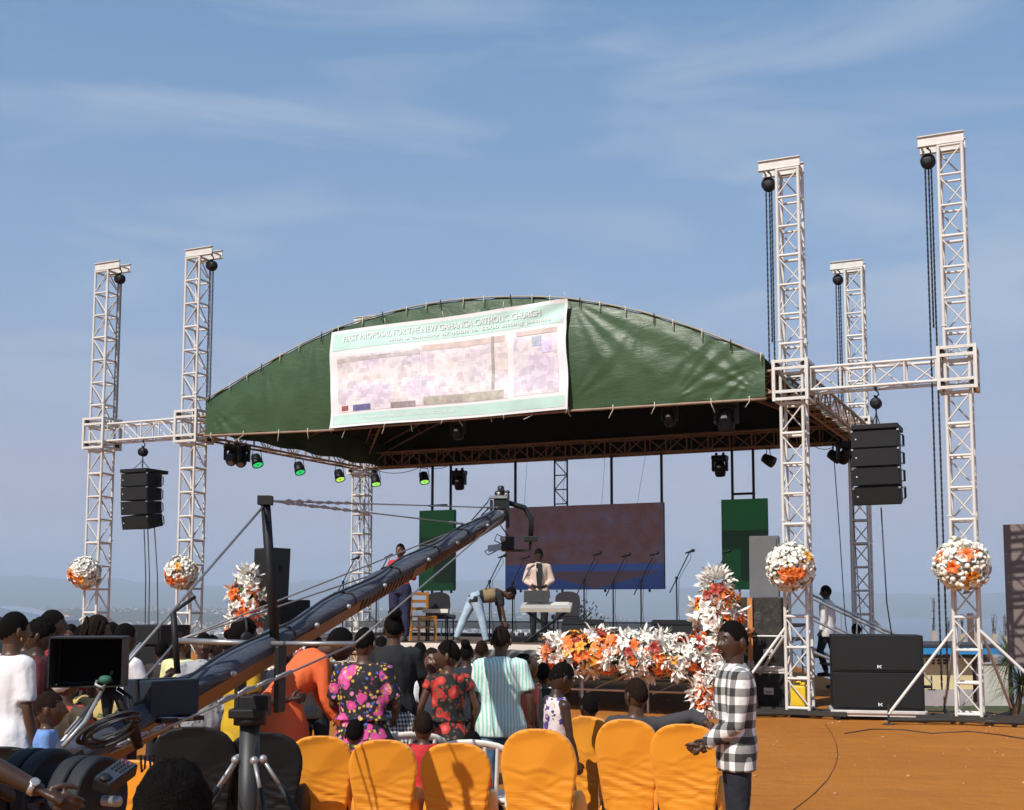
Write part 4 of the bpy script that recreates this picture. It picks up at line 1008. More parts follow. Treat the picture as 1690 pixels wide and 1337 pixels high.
def spray(mat, seed=0, ln=.2):
    r = random.Random(seed); mb = MB()
    for k in range(8):
        d = Vector((r.gauss(0, .5), r.gauss(0, .5), 1)).normalized(); x = d.cross(Vector((r.random(), r.random(), .3))).normalized()*ln*.085; l = ln*r.uniform(.7, 1.15)
        bnd = Vector((r.gauss(0, .1), r.gauss(0, .1), -.12))*l
        mb.add([Vector((0, 0, 0)), d*l*.35-x, d*l*.35+x, d*l*.75-x+bnd*.4, d*l*.75+x+bnd*.4, d*l+bnd], [(0, 1, 2), (1, 3, 4, 2), (3, 5, 4)])
    me = mb.mesh('blossom'); me.materials.append(mat); return me
LW = [lily(PET_W, 6, .15, .05, .5, .9, k) for k in range(3)] + [lily(PET_P, 6, .14, .045, .4, .8, 9)]
LO = [lily(PET_O, 6, .15, .05, .5, .95, 11), lily(PET_Y, 6, .13, .045, .5, .9, 12), lily(PET_O, 6, .13, .05, .5, .85, 13), lily(PET_D, 6, .13, .05, .5, .8, 14)]
SPW = [spray(PET_W, k, .24) for k in range(3)]; PW = [puff(PET_W, .052, 1), puff(PET_W, .046, 2), lily(PET_W, 7, .085, .05, .5, .6, 3), puff(M('cream_petals', (.80, .74, .58), .6, 0, .1, 9), .05, 4), lily(PET_W, 6, .09, .045, .4, .75, 5)]; LF = [spray(LEAF, 31, .15)]
def put(name, me, par, p, d, sc, r):
    q = frame_of(d) @ Matrix.Rotation(r.uniform(0, 6.28), 3, 'Z')
    inst(name, me, par, Matrix.Translation(p) @ q.to_4x4() @ Matrix.Diagonal((sc, sc, sc, 1)))
def flower_ball(label, c, rad, seed, patches):
    r = random.Random(seed); rad *= .92; t = thing('flower_ball', label, 'flower ball', c, 0, 'flower balls on the towers')
    MB().ell((0, 0, 0), rad*.80, 16, 10).build('foam_core', M('pale_foam', (.40, .37, .26), .8, 0, .3, 14), t)
    n = 290; used = 0
    for k in range(n):
        z = 1-2*(k+.5)/n; ph = k*2.39996; q = Vector((math.sqrt(1-z*z)*math.cos(ph), math.sqrt(1-z*z)*math.sin(ph), z))
        q = (q+Vector((r.gauss(0, .05), r.gauss(0, .05), r.gauss(0, .05)))).normalized()
        if q.y > .55 or r.random() < .04: continue
        org = any((q-Vector(p_).normalized()).length < pr*.62 for p_, pr in patches) and r.random() < .85
        p = q*rad*r.uniform(.78, .97)
        if org or r.random() < .03: put('orange_blossom', r.choice(LO[:3]), t, p, q, rad/.40*r.uniform(.75, 1.0), r)
        else:
            put('white_blossom', r.choice(PW), t, p, q, rad/.40*r.uniform(.85, 1.25), r)
            if r.random() < .06: put('white_blossom', r.choice(LW), t, p*.95, q, rad/.40*r.uniform(.6, .75), r)
            if r.random() < .12: put('leaf', LF[0], t, p, q, rad/.40*.6, r)
    return t
def ballpos(px, py, Y): return at(px, py, Y)
flower_ball('round ball of white and orange flowers on the leftmost tower', ballpos(140, 945, 25.35), .345, 1, [((-.5, -.8, -.5), .55), ((-.7, -.7, .1), .4), ((0, -.9, -.4), .4)])
flower_ball('round ball of white and orange flowers on the tower at the left roof corner', ballpos(299, 945, 24.2), .345, 2, [((-.8, -.6, 0), .35), ((-.1, -.9, .35), .28), ((-.4, -.8, -.6), .45), ((.2, -.9, -.5), .35)])
flower_ball('large ball of white and orange flowers on the tower beside the flight cases', ballpos(1305, 935, 19.1), .395, 3, [((-.3, -.9, .35), .2), ((.45, -.8, .35), .2), ((-.3, -.9, -.3), .35), ((.2, -.9, -.35), .35), ((-.15, -.8, -.75), .25)])
flower_ball('large ball of white and orange flowers on the tallest tower', ballpos(1587, 932, 18.05), .42, 4, [((-.2, -.9, .35), .2), ((.15, -.95, .1), .22), ((.25, -.9, .5), .2), ((-.65, -.7, -.2), .22), ((0, -.85, -.6), .4), ((.75, -.6, -.45), .2)])
def bank(label, pts, n, rads, seed, name='flower_arrangement', group='big flower arrangements', orange=.27):
    """flowers heaped round a line of points; rads: radius at each point"""
    r = random.Random(seed); t = thing(name, label, 'flower arrangement', pts[0], 0, group); o = Vector(pts[0])
    P_ = [Vector(p)-o for p in pts]
    MB().tube(P_, [x*.55 for x in rads], 10).build('foam_core', LEAF, t)
    seg = [(P_[i+1]-P_[i]).length for i in range(len(P_)-1)]; tot = sum(seg)
    cents = [(r.random(), r.uniform(0, 6.28)) for _ in range(max(5, int(n*.038)))]
    for k in range(n):
        s = (k+r.random())/n*tot; i = 0
        while i < len(seg)-1 and s > seg[i]: s -= seg[i]; i += 1
        f = min(1, s/seg[i]); c = P_[i].lerp(P_[i+1], f); rad = rads[i]*(1-f)+rads[i+1]*f; ax = (P_[i+1]-P_[i]).normalized()
        a = r.uniform(-1.9, 1.9); fw = Vector((-.2, -1, 0)); fw = (fw-ax*fw.dot(ax)).normalized(); sd = ax.cross(fw)
        q = (fw*math.cos(a)+sd*math.sin(a)+ax*r.uniform(-.3, .3)).normalized(); p = c+q*rad*r.uniform(.55, .9)
        ss = (k/n); org = any(abs(ss-c_[0]) < .035 and abs(((a-c_[1]+math.pi) % 6.283)-math.pi) < .9 for c_ in cents) or r.random() < orange*.8
        if org: put('orange_blossom', r.choice(LO), t, p, q, r.uniform(.65, 1.05), r)
        elif r.random() < .34: put('white_spray', r.choice(SPW), t, p-q*.04, q, r.uniform(.8, 1.25), r)
        else: put('white_blossom', r.choice(LW), t, p, q, r.uniform(.6, 1.0), r)
        if r.random() < .06: put('leaf', LF[0], t, p, q, .8, r)
    # feathery ends
    for k in range(12):
        d = ((P_[-1]-P_[-2]).normalized()+Vector((r.gauss(0, .5), r.gauss(0, .4)-.3, r.gauss(0, .3)))).normalized()
        put('white_spray', r.choice(SPW), t, P_[-1]+d*rads[-1]*.5, d, r.uniform(.9, 1.3), r)
    return t
(ua_, za_), (ub_, zb_) = fpl(902, 1078, -.75), fpl(1150, 1082, -.75); a, b = S(ua_, -.75, za_), S(ub_, -.75, zb_)
bank('long low bank of white and orange flowers along the stage front', [a, a.lerp(b, .33)+Vector((0, 0, .03)), a.lerp(b, .66), b], 370, [.30, .38, .38, .34], 8, 'flower_garland')
Yc = 19.45
bank('tall column of white and orange flowers behind the boy in the checked shirt', [at(1168, 1195, Yc), at(1166, 1130, Yc), at(1175, 1075, Yc), at(1183, 1020, Yc), at(1184, 985, Yc), at(1183, 962, Yc)], 290, [.18, .26, .33, .40, .36, .16], 9)
Yl = 22.6
bank('tall column of white and orange flowers beside the left loudspeaker', [at(402, 1120, Yl), at(404, 1060, Yl), at(406, 1010, Yl), at(408, 975, Yl), at(410, 955, Yl)], 150, [.28, .36, .38, .30, .14], 10)
a, b = at(455, 1090, 22.9), at(535, 1092, 22.4)
bank('short bank of white and orange flowers half hidden behind the orange dress', [a, b], 60, [.3, .26], 12, 'flower_garland')

# ================================================================== behind the stage on the right
def bpos(px, py, Y): return at(px, py, Y)
YB = 62.0
CREAM = M('cream_wall_paint', (.62, .53, .30), .85, 0, .08, .6); GREYP = M('grey_plinth', (.33, .31, .31), .9, 0, .15, 1)
BLUER = M('blue_roof_paint', (.02, .22, .50), .5, 0, .12, 2); DARKR = M('dark_roof_edge', (.03, .028, .03), .7); PURP = M('purple_grey_post', (.10, .085, .11), .8); PALEW = M('pale_green_wall', (.42, .44, .40), .9, 0, .1, .5)
def bx_(name, x0, x1, y0, y1, dep, mat, par, off=0):
    a, b = at(x0, y0, YB), at(x1, y1, YB); c = (a+b)/2
    return MB().box((c.x-par.location.x, c.y-par.location.y+dep/2+off, c.z-par.location.z), (abs(b.x-a.x), dep, abs(b.z-a.z))).build(name, mat, par)
base = at(1520, 1152, YB)
hs = thing('low_house', 'cream walled low house with a blue fascia roof behind the tallest tower', 'house', (base.x, base.y, base.z))
bx_('wall', 1500, 1606, 1086, 1138, 5, CREAM, hs); bx_('plinth', 1500, 1606, 1138, 1165, 5.02, GREYP, hs, -.04); bx_('fascia', 1505, 1640, 1067, 1079, .25, BLUER, hs, -.9)
bx_('roof_edge', 1504, 1641, 1063, 1067, 6.5, DARKR, hs, -.95); bx_('veranda_post', 1607, 1616, 1080, 1165, .35, PURP, hs, -.6); bx_('recess_wall', 1616, 1665, 1080, 1165, 3, M('dark_recess_brick', (.075, .045, .04), .9), hs, 2.2)
for k in range(6):
    for j in range(2):
        vx = 1528+9.5*k; bx_('vent_hole', vx, vx+5, 1088+5*j, 1091.5+5*j, .1, M('pure_black_recess'), hs, -.03)
wl = thing('boundary_wall', 'pale grey-green wall right of the low house', 'wall', (base.x, base.y, base.z)); YB2 = YB; YB = 56.0
bx_('wall_panel', 1618, 1672, 1096, 1165, .25, PALEW, wl); bx_('coping', 1617, 1673, 1093.5, 1096, .4, GREYP, wl, -.07); YB = 62.0
CONC = M('raw_concrete', (.42, .34, .27), .9, 0, .15, 1.5); REBAR = M('rusty_rebar', (.10, .075, .07), .8)
for i, (px, yt, yr, w, Yc_) in enumerate(((1438, 1046, 1012, 6, 78), (1541, 1041, 985, 7, 74), (1565, 1050, 1020, 6, 80), (1588, 1046, 1014, 7, 76), (1601, 1012, 1010, 8, 84), (1612, 1044, 1018, 6, 80), (1641, 1046, 1014, 7, 78), (1660, 1050, 1012, 6, 80))):
    a = at(px, yt, Yc_); g0 = -6
    t = thing('concrete_column', 'unfinished concrete column with rebar, number ' if False else ['lone unfinished column just right of the handrail', 'tallest pale unfinished column beside the hanging chains', 'thin unfinished column left of the tallest tower', 'unfinished column seen through the tallest tower', 'dark brick-coloured column seen through the tallest tower',
        'unfinished column at the right leg of the tallest tower', 'unfinished column right of the tallest tower', 'unfinished column next to the spiky plant'][i], 'column', (a.x, a.y, g0), 0, 'unfinished columns behind the low house')
    ww = w*Yc_/2000; MB().box((0, 0, (a.z-g0)/2), (ww, ww, a.z-g0)).build('shaft', CONC if i != 4 else M('brown_block', (.13, .075, .055), .9), t)
    if i != 4:
        zr = at(px, yr, Yc_).z-g0
        for k in range(6): rod('rebar', (rnd.uniform(-.4, .4)*ww, rnd.uniform(-.4, .4)*ww, a.z-g0-.1), (rnd.uniform(-.5, .5)*ww, rnd.uniform(-.5, .5)*ww, zr-rnd.random()*.4), .018, REBAR, t, 5)
        for k in range(3): bar('stirrup', (0, 0, a.z-g0+.3+.45*k), (ww*.9, ww*.9, .03), REBAR, t)
def spiky(label, p, h, n, ln, seed, cat='plant', name='spiky_plant', heads=((0, 0, 1),)):
    r = random.Random(seed); t = thing(name, label, cat, p)
    lm_ = NG('spiky_leaf'+str(seed)); ge = lm_.n('ShaderNodeNewGeometry')
    lm_.base(ramp_nodes(lm_.t, ge.outputs['Random Per Island'], [(0, (.025, .055, .015)), (.5, (.05, .09, .025)), (.85, (.10, .12, .04)), (1, (.22, .18, .09))])); lm_.b.inputs['Roughness'].default_value = .5
    for hx, hy, hf in heads:
        hp = Vector((hx, hy, h*hf)); MB().tube([(hx*.2, hy*.2, 0), (hx*.6, hy*.6, h*hf*.5), hp], [.11, .09, .07], 8).build('trunk', M('fibrous_bark', (.12, .09, .06), .9, 0, .3, 12), t)
        mb = MB()
        for k in range(n):
            d = Vector((r.gauss(0, 1), r.gauss(0, 1), r.uniform(-.55, 1.1))).normalized(); l = ln*r.uniform(.7, 1.15); x = d.cross(Vector((0, 0, 1.01))).normalized()*.035; pts_ = []
            for j in range(5):
                f = j/4; c = hp+d*l*f+Vector((0, 0, -.25*l*f*f)); w = (1-f*.95)*(.6+.8*f if f < .4 else 1); pts_ += [c-x*w, c+x*w]
            mb.add(pts_, [(2*j, 2*j+1, 2*j+3, 2*j+2) for j in range(4)])
        mb.build('leaf_crown', lm_.m, t)
    return t
def hgt(x, y): return float(height(np.array(float(x)), np.array(float(y))))
p = at(1668, 1120, 44); spiky('spiky dracaena plant in front of the pale wall at the right edge', (p.x, p.y, hgt(p.x, p.y)), at(1668, 1085, 44).z-hgt(p.x, p.y), 220, 1.5, 3, heads=((0, 0, 1), (.9, .4, 1.25), (.3, -.2, .55)))
p = at(962, 1040, 31.5)
r3 = random.Random(2); t = thing('bush', 'small green bush behind the dark stage chair', 'bush', (p.x, p.y, 0))
mb = MB()
for k in range(420):
    c = Vector((r3.gauss(0, .22), r3.gauss(0, .2), 1.15+r3.gauss(0, .32))); d = Vector((r3.gauss(0, 1), r3.gauss(0, 1), r3.gauss(.3, 1))).normalized(); x = d.orthogonal().normalized()*.025
    mb.add([c, c+d*.06-x, c+d*.13, c+d*.06+x], [(0, 1, 2, 3)])
mb.build('foliage', M('bush_leaf', (.09, .10, .03), .6, 0, .4, 20), t); MB().tube([(0, 0, 0), (.02, 0, .6), (0, .03, 1.2)], [.03, .025, .012], 6).build('stem', M('fibrous_bark', (.12, .09, .06)), t)
# parked car glimpsed at the left edge
cp = at(-120, 1003, 16.0)
car = thing('parked_car', 'silver blue car whose roof shows at the left edge above the heads', 'car', (cp.x, cp.y, 0), R(8))
CARP = M('silver_blue_car_paint', (.30, .36, .42), .25, .5, .03, 3, coat=.6); GLS = M('car_glass', (.02, .025, .03), .06, 0, 0)
side = [(-2.1, .32), (-2.15, .75), (-2.0, .98), (-1.15, 1.08), (-.65, 1.62), (-.2, 1.72), (1.0, 1.74), (1.75, 1.60), (2.05, 1.02), (2.12, .7), (2.05, .32)]
mb = MB(); n_ = len(side); vs = []
for yy, sc in ((-.86, .97), (-.80, 1.0), (.80, 1.0), (.86, .97)):
    for x, z in side: tw_ = .12*max(0, (z-1.0)/.7); vs.append((x, yy*(1-tw_), .32+(z-.32)*sc))
fs = [tuple(range(n_-1, -1, -1)), tuple(3*n_+k for k in range(n_))]
for j in range(3):
    for k in range(n_): fs.append((j*n_+k, j*n_+(k+1) % n_, (j+1)*n_+(k+1) % n_, (j+1)*n_+k))
mb.add(vs, fs, False); mb.build('body', CARP, car)
for s_ in (-1, 1):
    for poly in (((-1.0, 1.1), (-.6, 1.56), (.05, 1.62), (.05, 1.1)), ((.12, 1.1), (.12, 1.62), (.95, 1.63), (1.0, 1.1)), ((1.08, 1.1), (1.05, 1.62), (1.6, 1.52), (1.85, 1.1))):
        mb = MB(); mb.add([(x, s_*(.872-.10*(z-1.0)/.7*1.0), z) for x, z in poly], [(0, 1, 2, 3)]); mb.build('side_window', GLS, car)
    for x in (-1.35, 1.3):
        w = MB().lathe([(.15, -.1), (.31, -.1), (.33, -.06), (.33, .06), (.31, .1), (.15, .1)], (x, s_*.78, .33), 20, Matrix.Rotation(math.pi/2, 3, 'X')).build('wheel', RUBBER, car); MB().lathe([(.02, -.11), (.19, -.105), (.19, .105), (.02, .11)], (x, s_*.78, .33), 16, Matrix.Rotation(math.pi/2, 3, 'X')).build('rim', SILVER, w)
mb = MB(); mb.add([(2.065, -.66, 1.08), (2.065, .66, 1.08), (1.79, .6, 1.55), (1.79, -.6, 1.55)], [(0, 1, 2, 3)]); mb.build('rear_window', GLS, car)
for s_ in (-1, 1): MB().box((2.1, s_*.7, .85), (.05, .2, .18)).build('tail_light', M('red_lens', (.4, .02, .02), .3), car)

# ================================================================== covered chairs
def spandex(name, c1, c2):
    g = NG(name); n = g.noise(2.5, 5); g.base(ramp_nodes(g.t, n.outputs[0], [(.3, c1), (.7, c2)])); g.b.inputs['Roughness'].default_value = .6; g.b.inputs['Sheen Weight'].default_value = .2 if c1[0] > .1 else 0; g.b.inputs['Specular IOR Level'].default_value = .5 if c1[0] > .1 else .25
    mp = g.n('ShaderNodeMapping', {'Vector': g.co.outputs['Object'], 'Scale': (1.2, 1, 14)})
    wv = g.noise(2.2, 3, mp.outputs[0]); sep = g.n('ShaderNodeSeparateXYZ', {0: g.co.outputs['Object']})
    band = g.n('ShaderNodeMapRange', {0: g.math('ABSOLUTE', g.math('SUBTRACT', sep.outputs[2], .46)), 1: .17, 2: .02}).outputs[0]
    g.bump(g.math('MULTIPLY', wv.outputs[0], band), .45, .02); return g.m
ORG = spandex('orange_spandex', (.70, .25, .006), (.78, .295, .008)); BLK = spandex('black_spandex', (.0075, .0075, .008), (.011, .011, .012))
def chair_mesh(seed=0):
    cr_ = random.Random(seed)
    mb = MB()
    # back: outline with a round top, tilted back
    outl = []
    for k in range(0, 17): a = math.pi*k/16; outl.append((.225*math.copysign(abs(math.cos(a))**.72, math.cos(a)), .69+.215*math.sin(a)**.85))
    outl += [(-.212, .6), (-.19, .45), (-.172, .3), (.172, .3), (.19, .45), (.212, .6)]
    def back_y(z): return -.20-.16*(z-.45)
    n = len(outl); vs = [(x, back_y(z)-.02-.03*(1-(x/.24)**2), z) for x, z in outl] + [(x, back_y(z)+.045-.02*(1-(x/.24)**2), z) for x, z in outl]
    mb.add(vs, [tuple(range(n-1, -1, -1)), tuple(range(n, 2*n))] + [(k, (k+1) % n, (k+1) % n+n, k+n) for k in range(n)])
    # seat and flared skirt
    rings = [(.52, .175, .22, 0), (.44, .185, .235, 0), (.30, .182, .235, 0), (.14, .20, .25, 0), (.03, .235, .27, 0)]
    vs = []
    for z, hx, hy, _ in rings:
        for k in range(20):
            a = 2*math.pi*k/20; c, s_ = math.cos(a), math.sin(a)
            vs.append((hx*math.copysign(abs(c)**.55, c), hy*math.copysign(abs(s_)**.55, s_), z))
    fs = [(j*20+k, j*20+(k+1) % 20, (j+1)*20+(k+1) % 20, (j+1)*20+k) for j in range(4) for k in range(20)] + [tuple(range(20)), tuple(80+k for k in range(19, -1, -1))]
    mb.add(vs, fs)
    for s_ in (-1, 1): mb.ell((s_*.20, .03, .39), (.045, .21, .15), 12, 8); mb.ell((s_*.195, 0, .22), (.045, .21, .22), 12, 8)
    me = remesh(mb, .011, 5, .6)
    creases = [(cr_.uniform(.36, .66), cr_.uniform(-.35, .35), cr_.uniform(.0008, .003), cr_.uniform(-.2, .2), cr_.uniform(.07, .25)) for _ in range(11)]
    for v in me.vertices:
        x, y, z = v.co; k = math.exp(-((z-.47)/.11)**2)
        v.co.y += .0035*k*math.sin(z*95+5*math.sin(x*6)+2*noise.noise((x*6, z*9, 0))) ; v.co.x *= 1-.02*k
        if y < -.12:
            for z_, sl_, am_, xc_, ww_ in creases:
                l_ = z-(z_+sl_*x+.012*math.sin(x*30+z_*40)); v.co.y += am_*math.exp(-((x-xc_)/ww_)**2)*(math.exp(-(l_/.012)**2)-.7*math.exp(-((l_-.024)/.016)**2))
        v.co.y += .006*noise.noise((x*5+seed, y*3, z*5))
    return me
CHV = [chair_mesh(k) for k in range(4)]; CHM = {}; CHN = [0]
SEAM = [(.2255*math.copysign(abs(math.cos(math.pi*k/24))**.72, math.cos(math.pi*k/24)), .69+.216*math.sin(math.pi*k/24)**.85) for k in range(25)]
SEAM = [(.174, .32), (.191, .45), (.212, .6)]+SEAM+[(-.212, .6), (-.191, .45), (-.174, .32)]
def covered_chair(label, px, top, Y, rz, mat, sx=1, group='orange covered chairs'):
    vi = CHN[0] % 4; CHN[0] += 1; key = (mat.name, vi)
    if key not in CHM: m = CHV[vi].copy(); m.materials.append(mat); CHM[key] = m
    p = at(px, top, Y); sz = max(.8, p.z/.925); z0 = hgt(p.x, p.y)
    p = p + Vector((-math.sin(rz), math.cos(rz), 0))*.27
    t = thing('covered_chair', label, 'chair', (p.x, p.y, z0), rz, group)
    inst('stretch_cover', CHM[key], t, Matrix.Diagonal((sx, 1, sz, 1)))
    sm_ = MB().tube([(x*.985, -.20-.16*(z-.45)-.012, z-.004) for x, z in SEAM], .0045, 6).build('seam', mat, t); sm_.scale = (sx, 1, sz)
    for x in (-.19, .19):
        for y in (-.2, .2): rod('leg', (x*sx, y, 0), (x*sx*.9, y*.9, .4), .018, BLACKM, t)
    return t
OC = 'orange covered chairs'
covered_chair('orange covered chair nearest the crane post, first of the front row', 529, 1210, 8.5, R(2), ORG, 1.0)
covered_chair('orange covered chair second from the crane post', 632, 1215, 8.25, R(-2), ORG, 1.03)
covered_chair('orange covered chair third from the crane post', 752, 1218, 8.1, R(-5), ORG, 1.05)
covered_chair('orange covered chair directly before the man in the striped shirt', 888, 1193, 7.6, R(-12), ORG, 1.06)
covered_chair('darker orange covered chair turned sideways behind the leaning girl', 972, 1176, 9.2, R(-40), ORG, 1.0)
covered_chair('orange covered chair carrying the back of the man in dark grey', 1034, 1180, 8.68, R(-14), ORG, 1.02)
covered_chair('orange covered chair on the right with a hand hanging over its back', 1130, 1190, 8.5, R(-16), ORG, 1.10)
covered_chair('orange covered chair seen under the crane tail', 226, 1246, 6.9, R(-15), ORG, .95)
covered_chair('orange covered chair beside the small boy in blue', 118, 1172, 8.9, R(-10), ORG, .95)
covered_chair('wide black covered chair under the crane arm', 320, 1194, 8.0, R(6), BLK, 1.22, 'black covered chairs')
covered_chair('black covered chair right behind the crane post', 436, 1204, 8.1, R(2), BLK, 1.12, 'black covered chairs')
covered_chair('black covered chair cut off by the left edge of the picture', 4, 1226, 7.4, R(5), BLK, 1.1, 'black covered chairs')
PLW = M('white_moulded_plastic', (.70, .67, .60), .4, 0, .06, 6)
def plastic_chair(label, px, top, Y, rz):
    p = at(px, top, Y); t = thing('plastic_chair', label, 'chair', (p.x, p.y, hgt(p.x, p.y)), rz, 'white plastic chairs'); h = p.z
    # curved back ring running into the arms
    pts = [(-.27, .22, .62), (-.29, 0, .64), (-.27, -.18, .70)] + [(-.25*math.cos(a*math.pi/8), -.24-.05*math.sin(a*math.pi/8), .74+(h-.76)*math.sin(a*math.pi/8)) for a in range(0, 9)] + [(.27, -.18, .70), (.29, 0, .64), (.27, .22, .62)]
    MB().tube(pts, .026, 8, flat=(1.3, .7)).build('back_and_arm_rim', PLW, t)
    for k in range(5): x = -.15+.075*k; rod('back_slat', (x, -.2, .42), (x*1.2, -.28, .74+(h-.78)*math.sqrt(max(0, 1-(x/.25)**2))), .014, PLW, t)
    MB().box((0, 0, .42), (.46, .44, .03), None, .012).build('seat', PLW, t)
    for x in (-1, 1):
        rod('leg', (x*.26, .22, 0), (x*.27, .2, .62), .022, PLW, t); rod('leg', (x*.24, -.26, 0), (x*.24, -.2, .72), .022, PLW, t)
    return t
plastic_chair('white plastic chair behind the second orange chair', 672, 1200, 9.3, R(10))
plastic_chair('white plastic chair between the girl in red print and the striped shirt', 795, 1212, 8.8, R(-12))
# cable snaking over the earth, and the dark leads along the tower feet
def on_ground(pts, r): return [Vector((p.x, p.y, hgt(p.x, p.y)+r)) for p in pts]
cp_ = [gnd(x, y) for x, y in ((1300, 1345), (1322, 1330), (1345, 1312), (1366, 1288), (1378, 1268), (1383, 1248), (1380, 1228), (1372, 1210), (1362, 1196))]
mb = MB(); mb.tube(on_ground(cp_, .004), .0042, 6); tag(mb.build('ground_cable', M('dusty_brown_cable', (.075, .028, .008), .8, 0, .4, 30)), 'thin dark cable curving over the red earth', 'cable')
cp_ = [gnd(x, y) for x, y in ((1395, 1212), (1440, 1205), (1490, 1206), (1540, 1212), (1600, 1208), (1650, 1215), (1700, 1222))]
tag(MB().tube(on_ground(wobble(cp_, .03, 4), .008), .008, 6).build('ground_cable', CABLE), 'dark cable lying along the feet of the right towers', 'cable')
# stray stones and clods on the earth
r4 = random.Random(9); mb = MB()
for k in range(700):
    x, y = r4.uniform(-9, 12), r4.uniform(6, 26); s_ = abs(r4.gauss(0, .012))+.006
    mb.ell((x, y, hgt(x, y)+s_*.3), (s_*r4.uniform(.8, 1.5), s_, s_*.7), 6, 4)
tag(mb.build('pebbles', M('red_clods', (.42, .20, .08), .95, 0, .3, 30)), 'loose pebbles and clods scattered over the red earth', 'pebbles', kind='stuff')
# ================================================================== the camera crane
NAVY = NG('navy_crane_cover'); nn_ = NAVY.noise(6, 6); NAVY.base(ramp_nodes(NAVY.t, nn_.outputs[0], [(.3, (.010, .017, .036)), (.7, (.020, .031, .060))])); NAVY.b.inputs['Roughness'].default_value = .75; NAVY.b.inputs['Sheen Weight'].default_value = .2
nst = NAVY.n('ShaderNodeMapping', {'Vector': NAVY.co.outputs['Object'], 'Scale': (3, 1, 9)}); NAVY.bump(NAVY.noise(2.2, 5, nst.outputs[0]).outputs[0], .55, .04)
TAN = M('tan_crane_metal', (.17, .075, .026), .5, .1, .2, 5); MATB = M('matt_black_metal', (.012, .012, .013), .55, .1, .2, 10, spec=.35); CHROME = M('worn_chrome', (.34, .34, .35), .45, .5, .25, 12)
WIRE = M('steel_wire', (.30, .29, .28), .4, .6, .1, 20); NAVYBOX = M('navy_black_box', (.012, .020, .034), .6, 0, .15, 9, .15, 80, spec=.3)
JA, JB = at(58, 1292, 4.95), at(832, 846, 11.0)
jib = thing('camera_crane', 'long camera crane arm under a navy cover, reaching from the crowd up to the stage', 'camera crane', JA)
def J(t): return JA.lerp(JB, t)-JA
jd = (JB-JA).normalized(); jh = Vector((jd.x, jd.y, 0)).normalized(); js = Vector((jh.y, -jh.x, 0)); ju = js.cross(jd).normalized()      # along, sideways to the right, up
if ju.z < 0: ju = -ju
def hh(t): return .155-.045*t                        # depth of the beam
def jpt(t, s_, u): return J(t)+js*s_+ju*u
def loft(name, t0, t1, n, sec, mat, par):
    """sec(t) -> list of (side, up) points of the section"""
    vs, fs = [], []; m = len(sec(t0))
    for i in range(n+1):
        t = t0+(t1-t0)*i/n
        for s_, u in sec(t): vs.append(jpt(t, s_, u))
    for i in range(n):
        for k in range(m): fs.append((i*m+k, i*m+(k+1) % m, (i+1)*m+(k+1) % m, (i+1)*m+k))
    fs += [tuple(range(m-1, -1, -1)), tuple(n*m+k for k in range(m))]
    return MB().add(vs, fs, False).build(name, mat, par)
arm = loft('arm_beam', .02, .985, 30, lambda t: [(-.065, .38*hh(t)), (.065, .38*hh(t)), (.072, .0), (.042, -.52*hh(t)), (-.042, -.52*hh(t)), (-.072, 0)], M('dark_beam_core', (.02, .013, .010), .6, 0, .2, 6), jib)
# tan lower flanks: solid near the crane head, slotted towards the tip
def flank(t0, t1, s_, par): 
    return loft('side_plate', t0, t1, 6, lambda t: [(s_*.0755, .03*hh(t)), (s_*.0795, .02*hh(t)), (s_*.0475, -.55*hh(t)), (s_*.0435, -.55*hh(t))], TAN, par)
for s_ in (-1, 1): flank(.03, .475, s_, jib); flank(.62, .66, s_, jib); flank(.84, .87, s_, jib)
for k in range(46):
    t = .485+.0105*k
    if .615 < t < .665 or .83 < t < .875: continue
    for s_ in (-1, 1):
        a, b = jpt(t, s_*.076, .02*hh(t)), jpt(t+.006-.012, s_*.047, -.53*hh(t)); d_ = jd*.022
        MB().prism([a-d_*.5, a+d_*.5, b+d_*.5, b-d_*.5], js*s_*.006).build('lattice_slat', TAN if k < 34 else CHROME, jib)
MB().tube([jpt(.03+.955*i/24, 0, -.56*hh(.03+.955*i/24)) for i in range(25)], .024, 8).build('bottom_chord', TAN, jib)
# cover draped over the top
def cov(t):
    w1 = .007*math.sin(t*47)+.006*math.sin(t*83); lo = .03-.035*(.5+.5*math.sin(t*29))*(1-t*.3)
    return [(-.076, lo), (-.076, .25*hh(t)), (-.06, .48*hh(t)+w1), (-.025, .55*hh(t)+w1*.6), (.025, .55*hh(t)-w1*.5), (.06, .48*hh(t)), (.079+w1*.3, .25*hh(t)), (.079, lo+w1)]
cv = loft('cover', .035, .965, 90, cov, NAVY.m, jib)
for p_ in cv.data.polygons: p_.use_smooth = True
for t in (.14, .33, .46, .58, .70, .81, .9): 
    sc_ = cov(t); MB().tube([jpt(t, x*1.04, u*1.04+.003) for x, u in sc_]+[jpt(t, sc_[0][0], sc_[0][1])], .007, 6).build('tie_strap', MATB, cv)
MB().tube([jpt(.10+.84*i/40, .02+.03*math.sin(i*.7), .62*hh(.1+.84*i/40)+.012) for i in range(41)], .008, 6).build('arm_cable', CABLE, jib)
for t in (.22, .295, .37, .44, .53, .66, .76, .88):
    MB().ell(jpt(t, .092, .02), .016).build('bolt', CHROME, jib)
tF = .29
F_ = J(tF)
